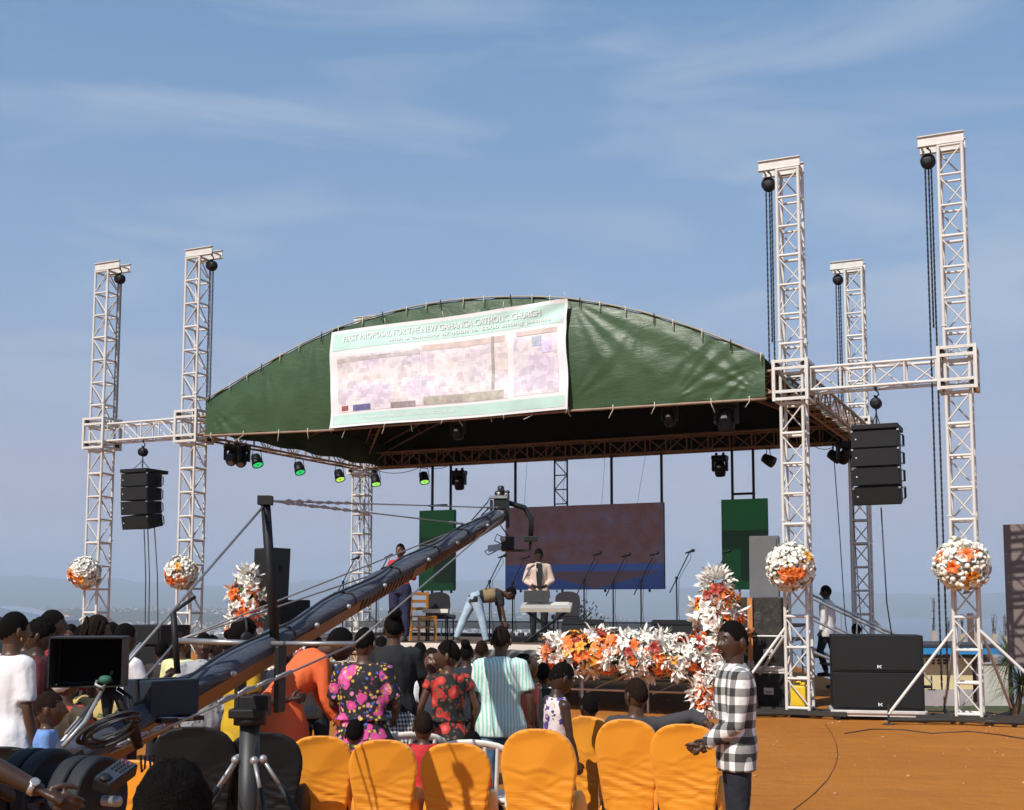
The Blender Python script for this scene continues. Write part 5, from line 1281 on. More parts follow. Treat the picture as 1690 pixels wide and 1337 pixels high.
# post, spreaders and stays
mt_ = at(438, 826, 6.7)-JA; mb_ = at(455, 1078, 6.75)-JA
MB().tube([mb_, mt_], .027, 4).build('king_post', MATB, jib); MB().box(mt_, (.075, .075, .05)).build('post_cap', MATB, jib)
SR, SL = F_+js*.56+Vector((0, 0, .055)), F_-js*.53+Vector((0, 0, .06))
MB().tube([F_+Vector((0, 0, .05)), SR], .014, 8).build('spreader', WIRE, jib); MB().tube([F_+Vector((0, 0, .05)), SL], .017, 8).build('spreader', WIRE, jib)
def stay(a, b, r=.0055): return MB().tube([a, b], r, 6).build('stay_wire', WIRE, jib)
tip = J(.975)+ju*.07; t8 = J(.845)+ju*.07
stay(mt_, tip); stay(mt_, t8)
tail = J(.01)
stay(mt_-Vector((0, 0, .02)), J(.045)-js*.06+ju*.1, .007)
for sp, s_ in ((SR, 1), (SL, -1)):
    stay(sp, J(.965)+js*s_*.06); stay(sp, J(.66)+js*s_*.07) if s_ < 0 else None; stay(sp, J(.06)+js*s_*.07-ju*.02, .006)
def shackles(a, b, f0, f1, n):
    mb = MB(); r = random.Random(int(f0*100))
    for k in range(n):
        p = a.lerp(b, f0+(f1-f0)*k/n); q = a.lerp(b, f0+(f1-f0)*(k+.8)/n); c = (p+q)/2+Vector((r.uniform(-.004, .004), r.uniform(-.004, .004), r.uniform(-.004, .004)))
        mb.tube([p, c+Vector((0, 0, .007)), q], .006, 6); mb.tube([p, c-Vector((0, 0, .007)), q], .006, 6); mb.ell(q, .010, 6, 5)
    return mb.build('turnbuckle', CHROME, jib)
shackles(mt_, tip, .05, .33, 9); shackles(mt_, t8, .06, .42, 8); shackles(t8, mt_, .0, .14, 4); shackles(tip, mt_, .0, .08, 4)
shackles(SR, J(.06)+js*.07, .30, .62, 4); shackles(SL, J(.66)-js*.07, .2, .35, 3); shackles(J(.06)+js*.07, SR, .02, .2, 3)
a, b = at(330, 938, 6.3)-JA, at(98, 1232, 5.2)-JA
MB().tube([at(232, 1062, 5.95)-JA, at(218, 1082, 5.85)-JA, at(98, 1232, 5.2)-JA], [.007, .012, .012], 8).build('tail_strut', CHROME, jib)
MB().tube([at(186, 1108, 5.3)-JA, at(140, 1192, 5.1)-JA, at(104, 1232, 5.0)-JA], [.006, .010, .010], 8).build('tail_strut', CHROME, jib)
# short rear post with its angled bar
MB().tube([at(293, 1112, 6.0)-JA, at(286, 1008, 6.0)-JA], .016, 4).build('rear_post', MATB, jib); MB().tube([at(286, 1010, 6.0)-JA, at(322, 985, 6.1)-JA], .009, 6).build('rear_bar', MATB, jib)
# yoke and column
cbase = F_+JA; cb = Vector((cbase.x-.02, cbase.y-.02, 0)); col = Vector((at(413, 1180, 6.72).x, 6.72, 0))
for s_ in (-1, 1): MB().box(F_+js*s_*.12+Vector((0, 0, -.14)), (.03, .09, .36), Matrix.Rotation(math.atan2(-jh.x, jh.y), 3, 'Z'), .008).build('yoke_plate', MATB, jib)
ztop_ = at(413, 1176, 6.72).z
MB().box((col.x-JA.x, col.y-JA.y, ztop_-JA.z), (.20, .20, .05), None, .01).build('column_head', MATB, jib)
MB().lathe([(.09, -.045), (.09, .0), (.06, .02)], (col.x-JA.x, col.y-JA.y, ztop_-JA.z-.02), 18).build('collar', MATB, jib)
MB().box(((col.x+cbase.x)/2-JA.x, (col.y+cbase.y)/2-JA.y, ztop_+.05-JA.z), (.16, .1, .09), None, .01).build('yoke_base', MATB, jib)
GREYC = M('grey_black_column', (.028, .028, .029), .5, .1, .15, 6)
MB().tube([(col.x-JA.x, col.y-JA.y, ztop_-.06-JA.z), (col.x-JA.x, col.y-JA.y, .12-JA.z)], .056, 16).build('column', GREYC, jib)
for k, a_ in enumerate((.35, 2.2, 3.6, 5.2)):
    d_ = Vector((math.cos(a_), math.sin(a_)*.6-.2, 0)).normalized(); h0 = Vector((col.x, col.y, at(413, 1253, 6.72).z))-JA+d_*.075; h1 = Vector((col.x, col.y, .1))-JA+d_*.62
    MB().ell(h0, .024).build('strut_joint', CHROME, jib); MB().tube([h0, h0.lerp(h1, .18)], .011, 8).build('strut_end', CHROME, jib); MB().tube([h0.lerp(h1, .17), h1], .017, 8).build('strut', MATB, jib)
    MB().tube([Vector((col.x, col.y, .1))-JA, h1+d_*.1], .03, 8).build('dolly_leg', MATB, jib); MB().lathe([(.03, -.02), (.06, -.02), (.06, .02), (.03, .02)], h1+d_*.1+Vector((0, 0, -.04)), 14, Matrix.Rotation(math.pi/2, 3, 'X')).build('dolly_wheel', RUBBER, jib)
# counterweights
DISC = M('grey_cast_weight', (.020, .022, .026), .7, .05, .3, 9, .2, 60, spec=.3)
wc_ = at(108, 1318, 4.72)-JA
for k, (o, r_) in enumerate(((-.16, .185), (-.075, .185), (.06, .165), (.135, .165))):
    mb = MB(); rot = frame_of(js); mb.lathe([(.03, -.034), (r_*.55, -.03), (r_*.62, -.022), (r_*.84, -.022), (r_*.9, -.034), (r_*.985, -.03), (r_, -.02), (r_, .02), (r_*.985, .03), (r_*.9, .034), (r_*.84, .022), (r_*.62, .022), (r_*.55, .03), (.03, .034)], wc_+js*o, 36, rot); mb.build('counterweight', DISC, jib)
MB().tube([wc_-js*.26, wc_+js*.24], .02, 10).build('weight_bar', CHROME, jib)
# control panel
cp0 = at(190, 1282, 4.62)-JA; prot = Matrix.Rotation(math.atan2(jh.y, jh.x), 3, 'Z') @ Matrix.Rotation(-R(17), 3, 'Y') @ Matrix.Rotation(R(20), 3, 'X')
panel = MB().box(cp0, (.18, .075, .05), prot, .008).build('control_panel', MATB, jib)
MB().box(cp0+prot @ Vector((0, 0, .0265)), (.168, .066, .004), prot).build('panel_face', M('slate_panel', (.03, .038, .055), .45, 0, .08, 12), panel)
for i in range(5):
    for j in range(3):
        q = cp0+prot @ Vector((-.005+.017*i, -.019+.018*j, .031)); MB().lathe([(.0034, -.006), (.0034, .004), (.002, .006)], q, 8, prot).build('knob', M('red_knob', (.45, .05, .06), .4, 0, 0) if i == 4 else MATB, panel)
MB().lathe([(.022, -.004), (.023, .004), (.018, .010)], cp0+prot @ Vector((-.07, 0, .03)), 16, prot).build('joystick_base', MATB, panel)
# operator's monitor with its hood
mp_ = at(148, 1092, 5.25)-JA; mrot = Matrix.Rotation(R(12), 3, 'Z')
mon = MB().box(mp_+mrot @ Vector((0, .10, 0)), (.29, .03, .21), mrot, .006).build('monitor', MATB, jib)
MB().box(mp_+mrot @ Vector((0, .083, 0)), (.262, .004, .178), mrot).build('monitor_screen', M('dark_monitor_glass', (.002, .002, .002), .6, 0, 0, spec=.1), mon)
HOOD = M('brown_black_hood', (.010, .008, .008), .6, 0, .15, 8)
for nm, c_, sz in (('hood_top', (0, .0, .105), (.30, .26, .006)), ('hood_side', (-.147, .0, 0), (.006, .26, .20)), ('hood_side', (.147, .0, 0), (.006, .26, .20)), ('hood_bottom', (0, .03, -.105), (.30, .12, .006))): MB().box(mp_+mrot @ Vector(c_), sz, mrot).build(nm, HOOD, mon)
MB().lathe([(.001, 0), (.04, .0), (.02, -.13), (.02, -.14)], mp_+Vector((.06, .07, -.10)), 10).build('monitor_neck', MATB, jib)
MB().tube([mp_+Vector((.06, .08, -.13)), at(195, 1150, 5.3)-JA, at(230, 1235, 5.35)-JA], .02, 8).build('monitor_arm', MATB, jib)
MB().tube([mp_+Vector((.10, .08, -.12)), at(215, 1150, 5.3)-JA, at(232, 1225, 5.3)-JA], .009, 6).build('monitor_arm', MATB, jib)
KNOB = M('green_cloth_knot', (.03, .12, .09), .7); MB().ell(at(174, 1122, 5.25)-JA, (.03, .025, .02)).build('clamp_knob', KNOB, jib)
MB().tube([at(160, 1124, 5.22)-JA, at(158, 1130, 5.2)-JA, at(166, 1134, 5.2)-JA, at(172, 1134, 5.2)-JA], .007, 6).build('clamp_hook', CHROME, jib)
# dark blue equipment box on the arm
bp_ = at(266, 1150, 5.75)-JA; brot = Matrix.Rotation(R(-38), 3, 'Z')
bxo = MB().box(bp_, (.215, .27, .165), brot, .006).build('equipment_box', NAVYBOX, jib)
MB().box(bp_+brot @ Vector((.0, 0, .0)), (.022, .276, .172), brot).build('box_strap', MATB, bxo)
MB().tube([at(230, 1184, 5.6)-JA, at(318, 1186, 5.7)-JA], .006, 6).build('shelf_bar', CHROME, jib)
MB().box(bp_+Vector((.02, .02, -.10)), (.26, .24, .02), brot).build('box_shelf', MATB, jib)
# looped leads over the tail
r5 = random.Random(3)
for k in range(7):
    ox, oy, rx_, ry_ = r5.uniform(-8, 8), r5.uniform(-6, 6), r5.uniform(34, 52), r5.uniform(10, 20)
    pts_ = [at(182+ox+rx_*math.cos(a_*.36)+ry_*.2*math.sin(a_*.36), 1205+oy+ry_*math.sin(a_*.36)-.42*rx_*math.cos(a_*.36), 5.05+.1*math.sin(a_*.36))-JA for a_ in range(18)]
    MB().tube(pts_, .006, 6).build('looped_lead', CABLE, jib)
for x0 in (232, 247, 254):
    MB().tube([at(x0, 1246, 5.6)-JA, at(x0+2, 1275, 5.6)-JA, at(x0+7, 1268, 5.6)-JA, at(x0+8, 1248, 5.6)-JA], .005, 6).build('looped_lead', M('dark_red_lead', (.06, .012, .012), .6), jib)
# remote head and camera at the tip
HD = M('green_black_casting', (.016, .020, .019), .45, .3, .2, 12)
h0 = J(.985)+ju*.03
head = MB().box(h0+Vector((.0, .02, .06)), (.13, .10, .10), None, .012).build('remote_head', HD, jib)
MB().box(h0+Vector((-.02, 0, .125)), (.16, .09, .025)).build('motor_plate', CHROME, head)
MB().lathe([(.03, 0), (.03, .09), (.02, .10)], h0+Vector((.0, 0, .13)), 12).build('motor', HD, head)
for k in range(5): MB().ell(h0+Vector((r5.uniform(-.1, .07), r5.uniform(-.04, .04), .14+r5.random()*.05)), r5.uniform(.015, .026)).build('connector', HD if k % 2 else CHROME, head)
e0 = h0+Vector((.06, .02, .08)); e1 = at(866, 838, 11.0)-JA; e2 = at(878, 858, 11.0)-JA; e3 = at(876, 888, 11.0)-JA
MB().tube([e0, e1, e2, e3], [.024, .026, .03, .024], 4).build('drop_arm', HD, head); MB().box(e3+Vector((0, 0, -.01)), (.13, .09, .05), None, .008).build('tilt_motor', HD, head)
MB().box(h0+Vector((.065, -.03, .0)), (.028, .02, .30), None, .004).build('head_rail', HD, head); MB().box(h0+Vector((-.085, 0, .045)), (.028, .03, .11), None, .01).build('head_grip', MATB, head)
cc = at(838, 898, 11.0)-JA
camb = MB().box(cc, (.12, .20, .13), None, .012).build('camera_body', MATB, jib)
MB().lathe([(.032, 0), (.04, .04), (.05, .10), (.046, .10), (.04, .09)], cc+Vector((-.01, .1, .02)), 16, Matrix.Rotation(-math.pi/2, 3, 'X')).build('lens', MATB, camb)
for o in ((-.045, -.105, .04), (.03, -.105, -.03)): MB().lathe([(.012, 0), (.026, 0), (.026, .01), (.012, .012)], cc+Vector(o), 14, Matrix.Rotation(math.pi/2, 3, 'X')).build('focus_wheel', CHROME if o[0] < 0 else MATB, camb)
MB().box(cc+Vector((.1, 0, -.06)), (.22, .09, .02)).build('camera_plate', HD, camb); MB().tube([cc+Vector((.2, 0, -.06)), e3+Vector((0, 0, -.03))], .014, 6).build('camera_link', HD, camb)
MB().box(cc+Vector((-.12, -.02, -.035)), (.12, .01, .06), Matrix.Rotation(R(-8), 3, 'Y')).build('flip_screen', M('blue_grey_plastic', (.06, .08, .13), .5), camb)
for pts_ in ([cc+Vector((-.04, 0, .06)), cc+Vector((-.1, 0, .09)), cc+Vector((-.12, 0, .03)), cc+Vector((-.05, 0, .0))], [cc+Vector((-.17, 0, -.04)), cc+Vector((-.21, 0, -.07)), cc+Vector((-.18, 0, -.10)), cc+Vector((-.1, 0, -.06))], [h0+Vector((-.04, 0, -.08)), h0+Vector((.02, 0, -.16)), cc+Vector((0, 0, .08))],
              [J(.90)+ju*.09, J(.945)+ju*.12, h0+Vector((-.09, 0, .1))], [J(.86)+ju*.09, J(.93)+ju*.17, h0+Vector((-.1, 0, .12))]):
    MB().tube(pts_, .006, 6).build('camera_lead', CABLE, camb)
# ================================================================== people
def skin(i):
    c = [(.060, .028, .016), (.085, .040, .022), (.045, .022, .014), (.11, .052, .030)][i % 4]
    return M('skin_tone_%d' % (i % 4), c, .42, 0, .12, 14, .12, 90, spec=.45)
HAIR = M('black_hair', (.0062, .0048, .0042), .95, 0, .35, 60, .9, 160, spec=.08); HAIRB = M('brown_black_hair', (.018, .0105, .0075), .95, 0, .35, 60, .9, 160, spec=.08)
EYEW = M('eye_white', (.34, .29, .26), .3, 0, 0); EYED = M('eye_dark', (.008, .005, .004), .2, 0, 0)
def plain(name, c, rough=.8, var=.1): return M(name, c, rough, 0, var, 5, .9, 13)
def checks(name, ca, cb, cc, sx=.09, sz=.09, split=.5):
    g = NG(name); sp = g.n('ShaderNodeSeparateXYZ', {0: g.co.outputs['Object']}); nz_ = g.noise(3, 3)
    ang = g.math('ADD', g.math('MULTIPLY', sp.outputs[0], 1.0), g.math('MULTIPLY', sp.outputs[1], .75))
    fx = g.math('GREATER_THAN', g.math('FRACT', g.math('ADD', g.math('DIVIDE', ang, sx*2), g.math('MULTIPLY', nz_.outputs[0], .25))), split)
    fz = g.math('GREATER_THAN', g.math('FRACT', g.math('ADD', g.math('DIVIDE', sp.outputs[2], sz*2), g.math('MULTIPLY', nz_.outputs[0], .2))), split)
    s = g.math('ADD', fx, fz); c = g.mix(g.math('GREATER_THAN', s, .5), ca, cb); c = g.mix(g.math('GREATER_THAN', s, 1.5), c, cc)
    g.base(c); g.b.inputs['Roughness'].default_value = .85; g.bump(g.noise(15, 4).outputs[0], .55, .012); return g.m
def stripes(name, ca, cb, w=.022):
    g = NG(name); sp = g.n('ShaderNodeSeparateXYZ', {0: g.co.outputs['Object']}); f = g.n('ShaderNodeMapRange', {0: g.math('SINE', g.math('MULTIPLY', g.math('ADD', sp.outputs[0], g.math('MULTIPLY', sp.outputs[1], .4)), 6.283/w)), 1: -.3, 2: .3}).outputs[0]
    g.base(g.mix(f, ca, cb)); g.b.inputs['Roughness'].default_value = .85; g.bump(g.noise(15, 4).outputs[0], .55, .012); return g.m
def print_cloth(name, base, cols, scale=9, thr=.42, size=.7):
    g = NG(name); c = None
    for i, (col, sc, th) in enumerate(cols):
        mpn = g.n('ShaderNodeMapping', {'Vector': g.co.outputs['Object'], 'Location': (i*3.1, i*1.7, i*.9)})
        dn = g.noise(sc*1.6, 4, mpn.outputs[0]); 
        wv = g.n('ShaderNodeVectorMath', {0: mpn.outputs[0], 1: dn.outputs['Color']}, operation='ADD') if False else mpn
        v = g.n('ShaderNodeTexVoronoi', {'Vector': wv.outputs[0], 'Scale': sc})
        rag = g.math('ADD', v.outputs['Distance'], g.math('MULTIPLY', g.math('SUBTRACT', dn.outputs[0], .5), .7))
        f = g.n('ShaderNodeMapRange', {0: rag, 1: th, 2: th-.05}).outputs[0]
        inner = g.mix(g.n('ShaderNodeMapRange', {0: rag, 1: th*.6, 2: 0}).outputs[0], col, tuple(min(1, x*1.7+.05) for x in col))
        c = g.mix(f, c if c is not None else base, inner)
    g.base(c); g.b.inputs['Roughness'].default_value = .8; g.bump(g.noise(13, 4).outputs[0], .6, .014); return g.m

def mesh_arrays(me):
    n = len(me.vertices); a = np.empty(n*3, np.float32); me.vertices.foreach_get('co', a); return a.reshape(-1, 3), [tuple(p.vertices) for p in me.polygons]
def joined(parts, name, smooth=True):
    V_, F2 = [], []; o = 0
    for v, f in parts:
        v = np.asarray(v, np.float32); V_.append(v); F2 += [tuple(i+o for i in q) for q in f]; o += len(v)
    me = bpy.data.meshes.new(name); me.from_pydata(np.concatenate(V_).tolist(), [], F2); me.polygons.foreach_set('use_smooth', [smooth]*len(F2)); me.update(); return me
def xf(v, M4):
    m = np.array(M4, np.float32); return v @ m[:3, :3].T + m[:3, 3]
# ---- canonical head (looking along +Y), hair caps and hands
NU, NV = 40, 30
def sphere_dirs():
    ds = []
    for j in range(NV+1):
        t = math.pi*j/NV
        for i in range(NU): p = 2*math.pi*i/NU; ds.append((math.sin(t)*math.cos(p), math.sin(t)*math.sin(p), math.cos(t)))
    f = [(j*NU+i, (j+1)*NU+i, (j+1)*NU+(i+1) % NU, j*NU+(i+1) % NU) for j in range(NV) for i in range(NU)]
    return np.array(ds), f
DIRS, SPF = sphere_dirs()
def gs(x, x0, w): return np.exp(-((x-x0)/w)**2)
def skull(d):
    x, y, z = d[:, 0], d[:, 1], d[:, 2]; rx = np.full(len(x), .074); ry = np.full(len(x), .096); rz_ = np.full(len(x), .118)
    low = np.clip(-z, 0, 1)
    rx = rx*(1-.30*low**1.6); yb = np.where(y < 0, 1-.42*low**1.3, 1-.08*low**2)
    return np.stack([x*rx, y*ry*yb + .012*low*(y > 0), z*rz_], -1)
def head_arrays():
    p = skull(DIRS); x, y, z = DIRS[:, 0], DIRS[:, 1], DIRS[:, 2]; f = np.clip(y, 0, 1)
    add = .026*gs(x, 0, .15)*gs(z, -.17, .14)*f**3 + .013*gs(x, 0, .10)*gs(z, .05, .22)*f**3            # nose
    add += .010*gs(np.abs(x), .11, .10)*gs(z, -.22, .07)*f**3
    add -= .015*gs(np.abs(x), .36, .17)*gs(z, .07, .10)*f**2                                             # eye sockets
    add += .005*gs(np.abs(x), .33, .25)*gs(z, .22, .08)*f**2                                             # brow
    add += .013*gs(x, 0, .24)*gs(z, -.43, .06)*f**2 + .014*gs(x, 0, .22)*gs(z, -.56, .06)*f**2 - .008*gs(x, 0, .26)*gs(z, -.495, .025)*f**2
    add += .006*gs(x, 0, .3)*gs(z, -.80, .14)*f + .004*gs(np.abs(x), .55, .2)*gs(z, -.1, .2)*f
    p = p + DIRS*np.array([.25, 1, .1])*add[:, None]
    parts = [(p, SPF)]
    for s_ in (-1, 1):
        mb = MB(); mb.ell((s_*.076, -.008, -.008), (.011, .020, .033), 10, 7, Matrix.Rotation(s_*.35, 3, 'Z')); parts.append((np.array([tuple(v) for v in mb.v]), mb.f))
    return parts
HEAD = head_arrays()
def hair_arrays(style, seed=0):
    x, y, z = DIRS[:, 0], DIRS[:, 1], DIRS[:, 2]
    line = np.where(y > 0, .05+.42*y**1.2, .05+.62*y); line = line-.18*gs(np.abs(x), .95, .18)*(y > -.2)
    vol = {'short': .035, 'low': .026, 'afro': .22, 'pulled': .05, 'wrap': .20, 'big': .13, 'cap': .07}[style]
    p = skull(DIRS); line = line+.10*np.array([noise.noise((d[0]*6+seed, d[1]*6, d[2]*6+9)) for d in DIRS]); k = 1/(1+np.exp(-(z-line)*15))
    nz_ = np.array([noise.noise((d[0]*7+seed, d[1]*7, d[2]*7)) + .6*noise.noise((d[0]*17+seed, d[1]*17, d[2]*17)) for d in DIRS])
    amp = .012 if style in ('afro', 'big') else .0034
    f = .90+k*(.10+vol*(.6+.4*np.clip(z+.3, 0, 1)))
    p = p*f[:, None] + DIRS*(nz_*amp*k)[:, None]
    return [(p, SPF)]
def hand_arrays(curl=.55, spread=.16):
    """right hand, wrist at origin, fingers along -Z, palm facing -X... thumb towards +Y"""
    mb = MB(); mb.tube([(0, 0, .02), (0, 0, -.02), (0, .002, -.05), (0, .0, -.085)], [.024, .028, .036, .036], 10, flat=(.55, 1.0))
    for i, (yy, ln) in enumerate(((.030, .072), (.010, .082), (-.010, .076), (-.029, .058))):
        base = Vector((0, yy, -.08)); a = 0.12; pts = [base+Vector((0, 0, .02)), base]; d = Vector((0, yy*spread*6, -1)).normalized(); p = base.copy()
        for k, fr in enumerate((.45, .3, .25)):
            a += curl*(.5, .8, .6)[k]; v = Vector((-math.sin(a), d.y*.5, -math.cos(a))); p = p+v*ln*fr; pts.append(p.copy())
        mb.tube(pts, [.010, .0102, .0094, .0085, .0068], 8); mb.ell(pts[-1], .007, 6, 5)
    pts = [(0, .018, -.02), (-.006, .045, -.045), (-.014, .058, -.072), (-.022, .060, -.096)]; mb.tube(pts, [.016, .0135, .0115, .008], 8); mb.ell(pts[-1], .008, 6, 5)
    me = remesh(mb, .0055, 2); r = mesh_arrays(me); bpy.data.meshes.remove(me); return r
HANDS = {'relaxed': hand_arrays(.45), 'fist': hand_arrays(1.25), 'flat': hand_arrays(.12, .3)}

def vec(v): return Vector(v).normalized()
def person(label, px, top, Y, face, pose=None, k=None, z0=None, top_c=None, bottom=None, hair='short', hair_m=None, skin_i=0, yaw=0, pitch=0, child=0, wide=1.0, group=None, eyes=None, hands=('relaxed', 'relaxed'), extras=None, voxel=.016, headpx=True):
    """top/bottom: clothing; face: heading in degrees clockwise from the view direction"""
    po = dict(spine=(0, 0, 1), twist=0, ua_l=(-.16, 0, -1), fa_l=(-.06, .22, -1), ua_r=(.16, 0, -1), fa_r=(.06, .22, -1), th_l=(-.03, 0, -1), sh_l=(0, -.02, -1), th_r=(.03, 0, -1), sh_r=(0, -.02, -1), neck=None)
    po.update(pose or {})
    s = vec(po['spine']); rt = Vector((1, 0, 0)); rt = (rt-s*rt.dot(s)).normalized(); rt = Matrix.Rotation(R(po['twist']), 3, s) @ rt; fw = s.cross(rt) if s.cross(rt).y >= 0 else -s.cross(rt)
    hs = 1.10+.26*child; lim = 1-.10*child; sh_w = (.178-.03*child)*(1 if wide >= 1 else .93)
    P0 = Vector((0, 0, 0)); hipx = .092
    r0 = Vector((1, 0, 0))
    hip = {'l': P0-r0*hipx+Vector((0, 0, -.02)), 'r': P0+r0*hipx+Vector((0, 0, -.02))}
    kn = {q: hip[q]+vec(po['th_'+q])*.43*lim for q in 'lr'}; an = {q: kn[q]+vec(po['sh_'+q])*.42*lim for q in 'lr'}
    P1, P2, P3, P4 = s*.13, s*.34, s*.485, s*.53
    P4 = P0+P4; nd = vec(po['neck']) if po['neck'] else (s*.75+Vector((0, .1, .45))).normalized()
    P5 = P4+nd*(.095+.045*hs)
    sh = {'l': P3-rt*sh_w-s*.03, 'r': P3+rt*sh_w-s*.03}
    el = {q: sh[q]+vec(po['ua_'+q])*.285*lim for q in 'lr'}; wr = {q: el[q]+vec(po['fa_'+q])*.25*lim for q in 'lr'}
    HR_ = Matrix.Rotation(R(-yaw), 3, 'Z') @ Matrix.Rotation(R(pitch), 3, 'X')
    headtop = P5.z+.118*hs; feet = min(an['l'].z, an['r'].z)-.075
    p = at(px, top, Y); zg = hgt(p.x, p.y) if z0 is None else z0
    if k is None: k = (p.z-zg)/(headtop-feet)
    rz = -R(face); Rm = Matrix.Rotation(rz, 3, 'Z'); hx = Rm @ (P5*k)
    ref = Vector((p.x-hx.x, p.y-hx.y, 0)) if headpx else Vector((p.x, p.y, 0))
    org = Vector((ref.x, ref.y, p.z-headtop*k))
    # the Empty stands at the person's base
    t = thing('person', label, 'person', (org.x, org.y, org.z+feet*k), rz, group); t.scale = (k, k, k)
    off = Vector((0, 0, -feet))
    for d_ in (hip, kn, an, sh, el, wr):
        for q in 'lr': d_[q] = d_[q]+off
    P0, P1, P2, P3, P4, P5 = (v+off for v in (P0, P1, P2, P3, P4, P5))
    def ring(c, rx, ry, n=16, x=None, y=None, wave=0, nw=0, ph=0):
        x = rt if x is None else x; y = fw if y is None else y
        return [c+(x*math.cos(2*math.pi*i/n)*rx+y*math.sin(2*math.pi*i/n)*ry)*(1+wave*math.sin(nw*2*math.pi*i/n+ph)) for i in range(n)]
    def loft_(mb, rings, smooth=True):
        n = len(rings[0]); vs = [v for g in rings for v in g]; fs = [(j*n+i, j*n+(i+1) % n, (j+1)*n+(i+1) % n, (j+1)*n+i) for j in range(len(rings)-1) for i in range(n)]
        mb.add(vs, fs+[tuple(range(n-1, -1, -1)), tuple((len(rings)-1)*n+i for i in range(n))], smooth)
    x0, y0 = r0, Vector((0, 1, 0)); cw = (1-.14*child)*wide
    def torso(mb, g, lo=-.09, hi=1.0):
        hw = .045 if g > 0 else 0
        rs = [(P0+Vector((0, 0, lo)), (.150 if lo < -.05 else .155)*cw+g+hw, .108*cw+g, x0, y0), *([(P0+Vector((0, 0, .02)), .158*cw+g+hw*.5, .112*cw+g, x0, y0)] if lo < 0 else []), (P1, .136*cw+g, .098*cw+g, None, None), (P2-s*.06, .150*cw+g, .110*cw+g, None, None), (P2+s*.06, .160*cw+g, .112*cw+g, None, None), (P3-s*.015, .150*cw+g, .088*cw+g, None, None), (P3+s*.03, .095*cw+g*.7, .066+g*.6, None, None)]
        if lo < -.14: rs.insert(1, (P0+Vector((0, 0, -.06)), .162*cw+g+hw, .116*cw+g, x0, y0))
        loft_(mb, [ring(c, a, b, 16, x, y) for c, a, b, x, y in rs])
    def arm(mb, q, g, to=2.0):
        c = [sh[q]+(P3-sh[q])*.35, sh[q], sh[q].lerp(el[q], .5), el[q], el[q].lerp(wr[q], .35), el[q].lerp(wr[q], .75), wr[q]]; r_ = [.048, .050, .045, .037, .038, .030, .024]; m = [0, 0, .5, 1, 1.35, 1.75, 2]
        r_ = [x*(.9 if child else 1) for x in r_]
        pts = [a for a, b in zip(c, m) if b < to-.01]; rr_ = [x for x, b in zip(r_, m) if b < to-.01]
        e = (sh[q].lerp(el[q], to) if to <= 1 else el[q].lerp(wr[q], to-1)); re = np.interp(to, m, r_)
        mb.tube(pts+[e], [x+g for x in rr_]+[re+g*1.1], 12); mb.ell(sh[q], .050+g*.7, 10, 7); 
        if to > 1: mb.ell(el[q], (.037 if not child else .034)+g, 10, 7)
    def leg(mb, q, g, to=2.0, flare=0):
        c = [hip[q]+Vector((0, 0, .03)), hip[q], hip[q].lerp(kn[q], .4), hip[q].lerp(kn[q], .8), kn[q], kn[q].lerp(an[q], .3), kn[q].lerp(an[q], .7), an[q]]; r_ = [.085*cw, .090*cw, .080*cw, .062*cw, .054, .054, .042, .036]; m = [0, 0, .4, .8, 1, 1.3, 1.7, 2]
        pts = [a for a, b in zip(c, m) if b < to-.01]; rr_ = [x+g+flare*b for x, b in zip(r_, m) if b < to-.01]
        e = (hip[q].lerp(kn[q], to) if to <= 1 else kn[q].lerp(an[q], to-1)); mb.tube(pts+[e], rr_+[np.interp(to, m, r_)+g+flare*to], 12); mb.ell(hip[q], .09*cw+g, 10, 7); mb.ell(kn[q], .054+g, 10, 7)
    # ---- body
    mb = MB(); torso(mb, 0)
    mb.tube([P3, P4, P5-nd*.03], [.068, .060*(1 if not child else .9), .056], 12)
    for q in 'lr':
        arm(mb, q, 0); leg(mb, q, 0)
        fd = Vector((po['th_'+q][0], max(.3, 1), 0)); mb.ell(an[q]+Vector((0, .055, -.035)), (.042, .115, .038), 12, 8)
    me = remesh(mb, voxel, 3); parts = [mesh_arrays(me)]; bpy.data.meshes.remove(me)
    HM = Matrix.Translation(P5) @ HR_.to_4x4() @ Matrix.Diagonal((hs, hs, hs, 1))
    for v, f in HEAD: parts.append((xf(v, HM), f))
    for q, hnd in zip('lr', hands):
        d = (wr[q]-el[q]).normalized(); z_ = -d; y_ = fw-z_*fw.dot(z_)
        if y_.length < .2: y_ = s-z_*s.dot(z_)
        y_.normalize(); x_ = y_.cross(z_); m3 = Matrix((x_, y_, z_)).transposed(); v, f = HANDS[hnd]
        if q == 'l': v = v*np.array([-1, 1, 1], np.float32); f = [tuple(reversed(p_)) for p_ in f]
        parts.append((xf(v, Matrix.Translation(wr[q]) @ m3.to_4x4() @ Matrix.Scale(.95 if not child else .85, 4)), f))
    bm_ = joined(parts, 'body'); bm_.materials.append(skin(skin_i)); body = inst('body', bm_, t)
    # ---- hair
    hm = hair_m or HAIR
    if hair:
        style = {'long': 'pulled', 'bun': 'pulled', 'braids': 'pulled'}.get(hair, hair)
        hp = [(xf(v, HM), f) for v, f in hair_arrays(style, skin_i+int(px) % 7)]
        if hair in ('long', 'braids'):
            r = random.Random(int(px))
            for kk in range(46 if hair == 'long' else 26):
                a = r.uniform(-2.3, 2.3); d = Vector((math.sin(a)*.076, -math.cos(a)*.09, .03+.07*r.random())); ln = r.uniform(.20, .34)
                pts = [HM @ d, HM @ (d*1.12+Vector((0, -.005, -.07))), HM @ (d*1.1+Vector((0, -.02, -.15)))-Vector((0, 0, .0)), HM @ (d*1.05+Vector((0, -.03, -.15-ln*.6)))]
                mb = MB(); mb.tube(pts, [.012, .012, .010, .005], 6); hp.append((np.array([tuple(v) for v in mb.v]), mb.f))
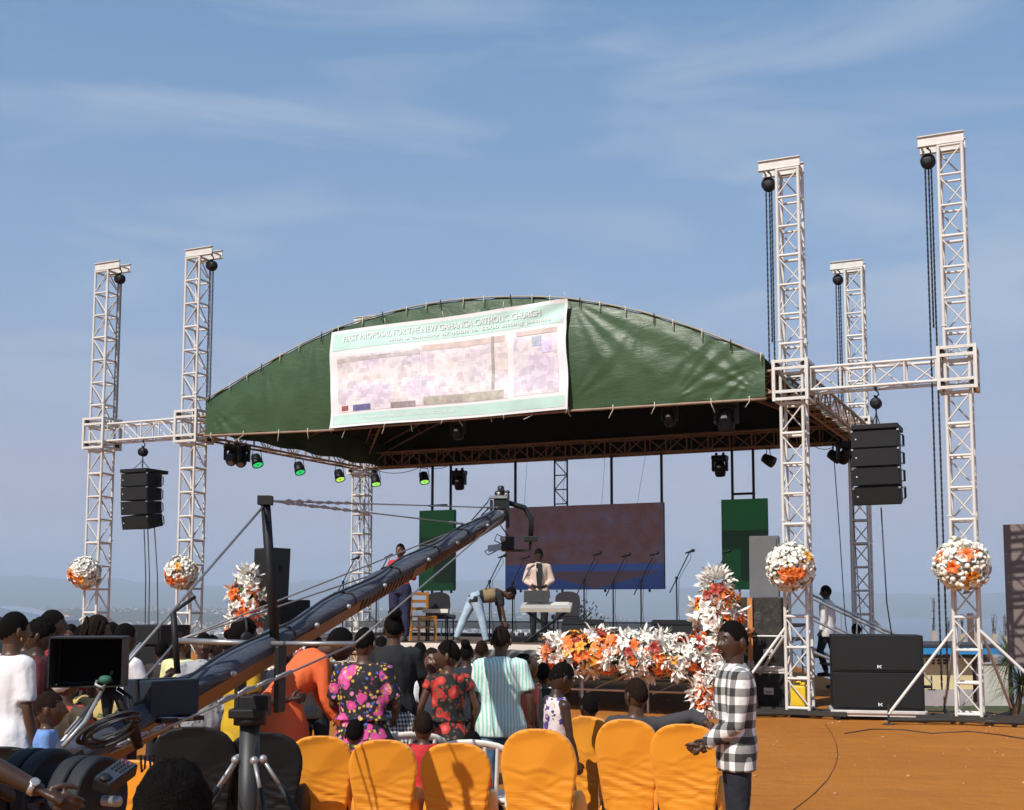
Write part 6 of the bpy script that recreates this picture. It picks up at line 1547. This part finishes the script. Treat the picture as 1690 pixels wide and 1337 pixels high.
        if hair == 'bun':
            mb = MB(); mb.ell((0, -.07, .115), (.055, .055, .05), 14, 9); hp.append((xf(np.array([tuple(v) for v in mb.v], np.float32), HM), mb.f))
        hmsh = joined(hp, 'hair'); hmsh.materials.append(hm); inst('hair' if hair not in ('wrap', 'cap') else ('headscarf' if hair == 'wrap' else 'cap'), hmsh, t)
    # ---- eyes (only where a face can be seen)
    if eyes:
        for s_ in (-1, 1):
            mb = MB(); mb.ell((0, 0, 0), (.0115, .0115, .0062), 10, 7); o = mb.build('eye', EYEW, t); o.matrix_basis = HM @ Matrix.Translation((s_*.029, .0745, .009))
            mb = MB(); mb.ell((0, .0075, 0), (.0058, .0055, .0060), 8, 6); mb.build('iris', EYED, o)
            mb = MB(); mb.tube([(s_*.014, .0885, .026), (s_*.03, .0850, .0325), (s_*.046, .073, .028)], [.0030, .0042, .0022], 6); o3 = mb.build('eyebrow', HAIR, t); o3.matrix_basis = HM
        mb = MB(); mb.tube([(-.024, .0905, -.053), (-.010, .1005, -.051), (0, .1025, -.0525), (.010, .1005, -.051), (.024, .0905, -.053)], [.002, .0055, .0058, .0055, .002], 8); mb.tube([(-.022, .0900, -.060), (0, .1015, -.0635), (.022, .0900, -.060)], [.002, .0072, .002], 8); o4 = mb.build('lips', M('lip_tone', (.085, .030, .026), .45, 0, .1, 20), t); o4.matrix_basis = HM
    # ---- clothes
    def cloth(name, mb_fn, mat, vox=None, fold=.011, extra=None, sm=4):
        mb = MB(); mb_fn(mb); me = remesh(mb, vox or max(.013, voxel*.95), sm); v, f = mesh_arrays(me); bpy.data.meshes.remove(me)
        if fold:
            sd = px*.37; n_ = np.array([noise.noise((a[0]*9+sd, a[1]*9, a[2]*4.0))+.6*noise.noise((a[0]*22+sd, a[1]*22, a[2]*7)) for a in v.tolist()])
            cen = np.array([[P1.x+(P3.x-P1.x)*np.clip((a-P1.z)/max(.1, P3.z-P1.z), -1, 1), P1.y+(P3.y-P1.y)*np.clip((a-P1.z)/max(.1, P3.z-P1.z), -1, 1)] for a in v[:, 2]]); d = v[:, :2]-cen; L_ = np.linalg.norm(d, axis=1, keepdims=True)+1e-5
            v = v.copy(); v[:, :2] += d/L_*(n_*fold)[:, None]
        ps = [(v, f)]+(extra or []); m_ = joined(ps, name); m_.materials.append(mat); return inst(name, m_, t)
    if top_c:
        kind, mat, sl, hem = top_c[:4]; g = top_c[4] if len(top_c) > 4 else .017
        def fn(mb):
            torso(mb, g, -hem)
            if kind == 'collar' or kind == 'jacket': mb.tube([P3+s*.01, P4+s*.012], [.085, .068], 14)
            if sl > 0:
                for q in 'lr': arm(mb, q, g*.62+(.006 if sl <= 1 else .0), sl)
        cloth('jacket' if kind == 'jacket' else 'shirt', fn, mat)
    if bottom:
        kind, mat = bottom[:2]
        if kind == 'trousers':
            ln, g = (bottom[2], bottom[3]) if len(bottom) > 3 else (1.93, .016)
            def fn(mb):
                loft_(mb, [ring(P0+Vector((0, 0, -.10)), .150*cw+g, .112*cw+g, 16, x0, y0), ring(P0+Vector((0, 0, 0)), .162*cw+g, .118*cw+g, 16, x0, y0), ring(P0+s*.09, .146*cw+g*.8, .106*cw+g*.8)])
                for q in 'lr': leg(mb, q, g, ln)
            cloth('trousers', fn, mat, fold=.009)
        else:                                   # skirt: hem height, flare
            hemz, fl = bottom[2], bottom[3]; n = 48; rings = []
            wc_ = P0+s*.10; lean = bottom[4] if len(bottom) > 4 else Vector((0, 0, 0))
            for j in range(9):
                f = j/8; z = wc_.z+(hemz-wc_.z)*f; c = Vector((wc_.x*(1-f), wc_.y*(1-f), z))+Vector(lean)*f
                rings.append(ring(c, (.142+.045*min(1, f*3)+fl*f)*cw, (.104+.045*min(1, f*3)+fl*.9*f)*cw, n, x0, y0, .06*f, 7 if px % 2 else 9, f*2+px) if j else ring(wc_, .140*cw, .102*cw, n))
            mb = MB(); n_ = n; vs = [v for g_ in rings for v in g_]; fs = [(j*n+i, j*n+(i+1) % n, (j+1)*n+(i+1) % n, (j+1)*n+i) for j in range(8) for i in range(n)]
            mb.add(vs, fs, True); mb.build('skirt', mat, t)
    SHOE = M('dark_shoe', (.02, .017, .015), .5, 0, .2, 12)
    for q in 'lr':
        mb = MB(); mb.ell((0, .06, -.036), (.05, .132, .042), 14, 8); mb.box((0, .06, -.066), (.085, .24, .018)); o = mb.build('shoe', SHOE, t); o.location = an[q]
    t['_P'] = [tuple(x) for x in (P5, wr['l'], wr['r'])]
    if extras: extras(t, dict(P0=P0, P1=P1, P2=P2, P3=P3, P4=P4, P5=P5, sh=sh, el=el, wr=wr, HM=HM, rt=rt, fw=fw, s=s, kn=kn, an=an))
    del t['_P']
    return t
GCR, GSE, GST = 'people standing in the crowd', 'people sitting in the crowd', 'people on and by the stage'
WHT = plain('white_cotton', (.72, .71, .72), .85, .04); JEAN = plain('blue_denim', (.075, .145, .25), .85, .3); NJEAN = plain('dark_denim', (.010, .014, .024), .85, .3); LJEAN = plain('pale_denim', (.36, .46, .55), .85, .2)
BLT = plain('black_cotton', (.012, .012, .013), .9); DKG = plain('dark_grey_cotton', (.045, .043, .046), .9, .15); CORAL = plain('coral_cotton', (.62, .12, .08), .85); ORD = plain('orange_dress_cloth', (.72, .125, .030), .8, .06)
MUST = plain('mustard_cloth', (.55, .33, .01), .8, .1); BLUS = plain('light_blue_cotton', (.15, .28, .58), .85); REDC = plain('red_cotton', (.48, .02, .025), .85, .15); DRK = plain('dark_brown_cloth', (.03, .02, .018), .9); PYEL = plain('pale_yellow_cotton', (.62, .62, .32), .85)
REDCK = checks('red_check_cloth', (.32, .015, .015), (.16, .012, .018), (.02, .012, .03), .05, .05); BWCK = checks('black_white_check', (.030, .028, .028), (.25, .24, .23), (.78, .76, .73), .050, .050); SKCK = checks('small_black_white_check', (.02, .02, .022), (.3, .3, .3), (.72, .72, .70), .017, .017)
MINTS = stripes('mint_stripe_cloth', (.30, .62, .53), (.74, .78, .73), .030); NAVCK = checks('navy_grid_trousers', (.012, .014, .05), (.012, .014, .05), (.10, .10, .17), .03, .03, .86)
FLOR = print_cloth('pink_flower_print', (.010, .009, .014), [((.58, .06, .25), 9, .47), ((.62, .22, .40), 14, .26), ((.50, .33, .04), 22, .30), ((.04, .07, .30), 15, .22)]); RFLOR = print_cloth('red_flower_print', (.014, .013, .012), [((.46, .03, .018), 8.5, .50), ((.20, .02, .012), 15, .3), ((.09, .08, .04), 18, .25)])
PFLOR = print_cloth('purple_flower_print', (.72, .63, .62), [((.09, .05, .26), 13, .46), ((.03, .025, .08), 24, .34), ((.75, .40, .36), 9, .26)]); AFR = print_cloth('yellow_wax_print', (.50, .36, .12), [((.45, .03, .02), 7, .35), ((.03, .03, .03), 14, .34), ((.06, .12, .05), 11, .2)]); AFR2 = print_cloth('dark_wax_print', (.05, .035, .02), [((.42, .05, .02), 8, .35), ((.4, .3, .1), 13, .26)])
GREYSH = print_cloth('grey_marled_shawl', (.34, .34, .35), [((.14, .14, .15), 16, .3)])
SIT = dict(th_l=(-.18, 1, -.05), sh_l=(0, -.05, -1), th_r=(.18, 1, -.05), sh_r=(0, -.05, -1))
def ring_earring(t, d):
    mb = MB(); mb.ell((.082, .004, -.045), (.006, .006, .012), 8, 6); o = mb.build('earring', M('gold', (.8, .6, .3), .25, .9, 0), t); o.matrix_basis = d['HM']
# --- left edge of the crowd
person('person in a white T-shirt and gold earring at the left edge, seen from behind', 24, 1010, 7.95, 38, dict(), top_c=('tee', WHT, .85, .12, .024), bottom=('trousers', DRK), skin_i=1, group=GCR, wide=1.04, extras=ring_earring)
person('dark-dressed person with lowered head just right of the white T-shirt', 66, 1022, 8.9, 70, dict(fa_l=(.1, .8, .4), ua_l=(-.1, .4, -1)), pitch=-18, top_c=('shirt', plain('maroon_cloth', (.10, .012, .014)), 1.0, .12), bottom=('trousers', DRK), skin_i=2, hair='big', group=GCR)
person('person in a red checked shirt with short hair, at the left of the crowd', 87, 1007, 9.7, 75, dict(ua_r=(.2, .35, -1), fa_r=(.0, 1, .1)), top_c=('collar', REDCK, 1.9, .12, .02), bottom=('trousers', NJEAN), skin_i=2, hair='short', group=GCR)
person('far person whose small head shows left of the long-haired woman', 117, 1030, 13.5, 200, top_c=('shirt', DRK, .8, .12), bottom=('trousers', NJEAN), skin_i=1, group=GCR)
person('woman with long loose dark hair above the crane monitor', 160, 1015, 10.3, 78, top_c=('shirt', DRK, .8, .12), bottom=('skirt', DRK, .3, .06), hair='long', hair_m=HAIRB, skin_i=1, group=GCR, pitch=-8)
person('person in a white shirt with hands raised, right of the crane monitor', 207, 1029, 9.8, 40, dict(ua_r=(.25, .3, -1), fa_r=(-.2, .8, .5), ua_l=(-.2, .3, -1), fa_l=(.3, .8, .45)), top_c=('shirt', WHT, .8, .12), bottom=('trousers', DRK), skin_i=2, group=GCR)
person('small boy in a light blue shirt beside the crane tail', 82, 1141, 7.75, 72, dict(), top_c=('shirt', BLUS, .8, .1, .02), bottom=('trousers', NJEAN), hair='low', hair_m=HAIRB, skin_i=1, child=1, group=GCR)
person('seated woman in a white headscarf and dark wax print', 110, 1098, 8.7, 20, SIT, k=.97, top_c=('shirt', AFR2, .8, .1, .02), bottom=('skirt', AFR2, .25, .1, (0, .3, 0)), hair='wrap', hair_m=WHT, skin_i=1, group=GSE)
person('seated woman in yellow and red wax print under the crane monitor', 166, 1086, 8.9, 25, SIT, k=.98, top_c=('shirt', AFR, .9, .1, .03), bottom=('skirt', AFR, .25, .1, (0, .3, 0)), hair='wrap', hair_m=AFR2, skin_i=1, group=GSE)
person('person in pale yellow seen behind the crane box', 299, 1044, 11.4, 30, dict(), top_c=('shirt', PYEL, .8, .12, .022), bottom=('trousers', NJEAN), skin_i=3, hair='low', hair_m=HAIRB, group=GCR)
person('young person in a grey shawl looking back at the camera', 336, 1044, 10.7, 160, dict(), top_c=('collar', GREYSH, 1.6, .15, .035), bottom=('trousers', NJEAN), skin_i=1, eyes=1, group=GCR, yaw=8)
person('person with cropped brown hair behind the crane spreader', 367, 1057, 12.0, 55, top_c=('shirt', DKG, .8, .12), bottom=('trousers', NJEAN), hair='low', hair_m=HAIRB, skin_i=1, group=GCR)
def phones(t, d):
    mb = MB(); pts = [(-.09, -.005, -.01), (-.094, -.005, .05), (-.075, -.005, .11), (0, -.005, .137), (.075, -.005, .11), (.094, -.005, .05), (.09, -.005, -.01)]; mb.tube(pts, .010, 8)
    o = mb.build('headband', MATB, t); o.matrix_basis = d['HM']
    for s_ in (-1, 1): mb = MB(); mb.lathe([(.03, -.012), (.042, -.008), (.042, .012), (.03, .018)], (s_*.088, -.005, -.005), 16, Matrix.Rotation(math.pi/2, 3, 'Y')); o = mb.build('ear_cup', MATB, t); o.matrix_basis = d['HM']
person('crew member in a mustard dress wearing black headphones', 402, 1023, 8.75, 60, dict(ua_r=(.2, .2, -1), fa_r=(.1, .9, .1)), top_c=('shirt', MUST, .7, .12, .02), bottom=('skirt', MUST, .12, .08), hair='big', skin_i=2, group=GCR, extras=phones)
for px_, tp_, Y_, fc_, hr_, lb_ in ((268, 1058, 12.4, 15, 'short', 'far person left of the pale yellow shirt'), (350, 1050, 12.8, 25, 'big', 'far person with full hair behind the grey shawl'), (470, 1062, 11.0, 35, 'short', 'person just left of the bending orange dress'), (630, 1050, 11.4, -15, 'low', 'person between the flowered black dress and the black top'), (770, 1062, 11.9, 8, 'bun', 'person with tied-up hair right of the girl in red flowers'), (44, 1030, 12.0, 30, 'short', 'far person half hidden behind the maroon top at the left edge'), (138, 1031, 12.6, 60, 'low', 'far person left of the long loose hair'), (185, 1027, 11.6, 20, 'short', 'far person between the long loose hair and the white shirt'), (388, 1046, 11.2, 40, 'bun', 'person with tied-up hair just behind the headphones'), (520, 1050, 11.6, 10, 'big', 'person with full hair behind the orange dress'), (693, 1060, 11.8, -20, 'short', 'person seen between the black top and the girl in red flowers')):
    person(lb_, px_, tp_, Y_, fc_, top_c=('shirt', [DRK, DKG, NJEAN, BLT][int(px_) % 4], .8, .12), bottom=('trousers', NJEAN), hair=hr_, skin_i=int(px_) % 4, group=GCR)
# --- the standing group
person('woman in a bright orange dress bending forward to talk', 561, 1036, 9.35, 68, dict(spine=(0, .78, .80), ua_l=(-.1, .25, -1), fa_l=(.05, .65, -1), ua_r=(.1, .1, -1), fa_r=(-.05, .55, -.9), neck=(0, .9, .45), th_l=(-.03, .12, -1), th_r=(.03, .12, -1)), top_c=('shirt', ORD, 1.95, .06, .022), bottom=('skirt', ORD, .36, .26, (0, -.10, 0)), k=.98, hair='pulled', skin_i=1, group=GCR, wide=1.06, pitch=-10)
person('woman in an off-shoulder black dress with pink flowers', 602, 1036, 9.0, 12, dict(ua_l=(-.35, .1, -1), fa_l=(.3, .75, -.5), ua_r=(.35, .1, -1), fa_r=(-.3, .75, -.5)), top_c=('shirt', FLOR, .85, -.07, .038), bottom=('skirt', FLOR, .22, .24), hair='pulled', skin_i=1, group=GCR, wide=1.12, pitch=-12)
person('woman in a black top and small checked skirt with hair tied up', 650, 1012, 10.0, -12, dict(ua_r=(.3, .1, -1), fa_r=(.0, .5, -1)), top_c=('collar', BLT, .75, .12, .026), bottom=('skirt', SKCK, .45, .07), hair='bun', skin_i=1, group=GCR, wide=1.06)
person('girl in a black dress with red flowers, looking left', 740, 1057, 9.75, -15, dict(ua_l=(-.4, -.05, -1), fa_l=(.1, .5, -1), ua_r=(.4, -.05, -1), fa_r=(-.1, .5, -1)), yaw=-62, top_c=('shirt', RFLOR, .35, -.07, .018), bottom=('skirt', RFLOR, .38, .20), hair='short', skin_i=1, child=.4, group=GCR, eyes=1)
person('small child peeping out left of the girl in red flowers', 713, 1069, 10.5, 165, top_c=('shirt', WHT, .7, .1), bottom=('trousers', NJEAN), hair='low', hair_m=HAIRB, skin_i=3, child=.8, group=GCR, eyes=1, pitch=10)
person('far person in a white top left of the striped shirt', 795, 1057, 12.2, 5, top_c=('shirt', WHT, .8, .12), bottom=('trousers', NJEAN), hair='low', hair_m=HAIRB, skin_i=1, group=GCR)
person('man in a mint striped shirt and blue jeans, seen from behind', 827, 1033, 9.85, 6, dict(ua_l=(-.22, .05, -1), fa_l=(-.02, .45, -1), ua_r=(.3, -.05, -1), fa_r=(.05, .25, -1)), top_c=('collar', MINTS, .8, .16, .030), bottom=('trousers', JEAN, 1.93, .02), hair='low', hair_m=HAIRB, skin_i=1, group=GCR, wide=1.03)
person('child in a coral shirt tipping the head back to look up', 868, 1077, 10.3, 70, dict(neck=(0, -.1, 1)), pitch=40, top_c=('shirt', CORAL, .6, .12, .02), bottom=('trousers', NJEAN), hair='low', skin_i=1, child=.5, group=GCR, eyes=1)
person('person with dark hair between the coral shirt and the girl in purple print', 897, 1094, 10.9, 10, top_c=('shirt', BLT, .8, .12), bottom=('trousers', NJEAN), hair='short', skin_i=2, child=.5, group=GCR)
person('girl in a sleeveless purple and white flowered dress leaning beside the chair', 926, 1092, 8.7, 62, dict(spine=(.1, -.05, 1), ua_r=(.12, .12, -1), fa_r=(.0, .35, -1), ua_l=(-.15, .25, -1), fa_l=(.1, .6, -.9), neck=(0, .35, 1)), pitch=-22, top_c=('shirt', PFLOR, 0, -.05, .014), bottom=('skirt', PFLOR, .40, .09), hair='low', skin_i=2, child=.55, group=GCR, eyes=1, wide=.9)
person('small child sitting with only the head above the chair backs', 972, 1145, 10.2, -25, SIT, k=.72, top_c=('shirt', DRK, .8, .1), bottom=('trousers', NJEAN), hair='short', skin_i=2, child=.9, group=GSE)
person('man in dark grey sitting with his arm along the orange chair backs', 1050, 1119, 8.98, -4, dict(SIT, ua_r=(.92, -.45, .30), fa_r=(.20, -1, -.16), spine=(.05, -.10, 1)), k=.96, yaw=-25, top_c=('shirt', DKG, 1.85, .1, .024), bottom=('trousers', NJEAN), hair='short', hair_m=HAIRB, skin_i=1, group=GSE, hands=('relaxed', 'relaxed'))
person('boy in a black and white checked shirt standing at the right, looking left', 1209, 1025, 7.35, -88, dict(ua_l=(-.12, .12, -1), fa_l=(.45, .85, -.62), ua_r=(.14, -.14, -1), fa_r=(-.40, .85, -.62)), yaw=-32, top_c=('collar', BWCK, 1.92, .12, .036), bottom=('trousers', NJEAN, 1.93, .010), hair='short', skin_i=0, group=GCR, eyes=1, voxel=.013, wide=.84, hands=('fist', 'fist'))
# --- children on the chairs in front
person('child with dark hair low between the first two orange chairs', 586, 1187, 8.85, 0, SIT, k=.66, top_c=('shirt', DRK, .8, .1), bottom=('trousers', NJEAN), hair='short', skin_i=1, child=.9, group=GSE)
person('child in a red shirt sitting between the second and third orange chairs', 699, 1174, 8.75, -5, SIT, k=.70, top_c=('shirt', REDC, .8, .1, .025), bottom=('trousers', NJEAN), hair='short', hair_m=HAIRB, skin_i=1, child=.9, group=GSE)
person('child in red sitting behind the third orange chair', 779, 1206, 8.65, 20, SIT, k=.66, top_c=('shirt', plain('orange_red_cotton', (.6, .06, .02)), .8, .1, .02), bottom=('trousers', NJEAN), hair='low', skin_i=2, child=.9, group=GSE)
# --- the nearest people
person('nearest person, only a dark head of hair at the bottom edge', 286, 1271, 2.50, 8, top_c=('shirt', BLT, .8, .12), bottom=('trousers', NJEAN), hair='afro', skin_i=2, group=GCR, k=.80)
def watch(t, d):
    w, e = d['wr']['r'], d['el']['r']; ax = (w-e).normalized(); c = w-ax*.035
    mb = MB(); rot = frame_of(ax); mb.lathe([(.027, -.010), (.030, -.008), (.030, .008), (.027, .010)], c, 20, rot); o = mb.build('watch_strap', M('steel_strap', (.45, .43, .42), .35, .7, .1, 30), t)
    up = Vector((.35, -.55, .75)); up = (up-ax*up.dot(ax)).normalized(); mb = MB(); mb.lathe([(.015, 0), (.017, .003), (.016, .006), (.013, .0065)], c+up*.027, 20, frame_of(up)); o2 = mb.build('watch_case', M('steel_strap'), o); 
op = person('crane operator whose arm with a steel watch reaches in at the left edge', -92, 990, 4.35, 84, dict(ua_r=(.12, .80, -.70), fa_r=(.05, 1, -.50), ua_l=(-.16, .2, -1), fa_l=(.0, .8, -.5)), top_c=('shirt', plain('denim_blue_cotton', (.06, .09, .17)), 1.1, .12, .02), bottom=('trousers', NJEAN), hair='short', skin_i=2, group=GCR, hands=('relaxed', 'relaxed'), voxel=.012, k=1.0, extras=watch)
# --- on the stage
person('man in a red scarf and navy grid trousers on the stage behind the crane arm', 661, 897, 22.3, 190, dict(ua_r=(.3, .15, -1), fa_r=(-.2, .9, .1), ua_l=(-.3, .1, -1), fa_l=(.3, .9, .1)), z0=DZ, yaw=8, top_c=('collar', REDC, 1.9, .1, .02), bottom=('trousers', NAVCK, 1.95, .035), hair='low', skin_i=3, group=GST, eyes=1, voxel=.02)
def lapels(t, d):
    P1, P3, fw, rt, s = d['P1'], d['P3'], d['fw'], d['rt'], d['s']
    mb = MB(); top = P3+fw*.115; lo = P1+fw*.165-s*.10
    mb.add([top-rt*.055+s*.035, top+rt*.055+s*.035, P1+fw*.178+rt*.055+s*.14, lo+rt*.03, lo-rt*.03, P1+fw*.178-rt*.055+s*.14], [(0, 1, 2, 3, 4, 5)]); mb.build('shirt_front', BLT, t)
person('keyboard player in a pale pink blazer behind the keyboard', 889, 905, 22.75, 178, dict(ua_r=(.28, .1, -1), fa_r=(-.55, .75, -.35), ua_l=(-.28, .1, -1), fa_l=(.55, .75, -.35)), z0=DZ, pitch=-22, top_c=('jacket', plain('pale_pink_blazer', (.60, .46, .38), .8, .05), 1.9, .14, .026), bottom=('trousers', BLT), hair='short', skin_i=2, group=GST, voxel=.02, extras=lapels)
VEST = plain('khaki_vest', (.22, .16, .085), .9, .15)
person('man in pale jeans and khaki vest bending down on the stage', 842, 968, 22.5, 82, dict(spine=(0, 1, .10), neck=(0, 1, .1), ua_r=(.05, .15, -1), fa_r=(.05, .25, -1), ua_l=(-.05, .1, -1), fa_l=(-.05, .2, -1), th_l=(-.08, -.50, -1), sh_l=(0, -.38, -1), th_r=(.08, .30, -1), sh_r=(0, .22, -1)), z0=DZ, k=.98, pitch=-45, top_c=('shirt', BLT, .75, .1, .02), bottom=('trousers', LJEAN, 1.93, .022), hair='short', skin_i=1, group=GST, voxel=.018,
       extras=lambda t, d: MB().tube([d['P1']+d['s']*.02, d['P2'], d['P3']-d['s']*.02], [.172, .180, .155], 16, flat=(1, .78)).build('vest', VEST, t))
person('man in a white jacket walking up the steps behind the right tower', 1363, 966, 22.6, -58, dict(th_l=(0, .3, -1), sh_l=(0, -.3, -1), th_r=(0, -.2, -1), sh_r=(0, -.4, -1), ua_r=(.2, -.15, -1), fa_r=(.05, .2, -1)), k=.98, pitch=-8, top_c=('jacket', plain('white_grey_jacket', (.62, .58, .57), .85, .06), 1.9, .17, .032), bottom=('trousers', BLT), hair='short', skin_i=2, group=GST, voxel=.02)
person('person sitting low behind the big bass speakers', 1413, 1029, 23.8, -30, SIT, k=.98, top_c=('shirt', BLT, .8, .1), bottom=('trousers', NJEAN), hair='short', skin_i=2, group=GST, voxel=.02, pitch=-15)
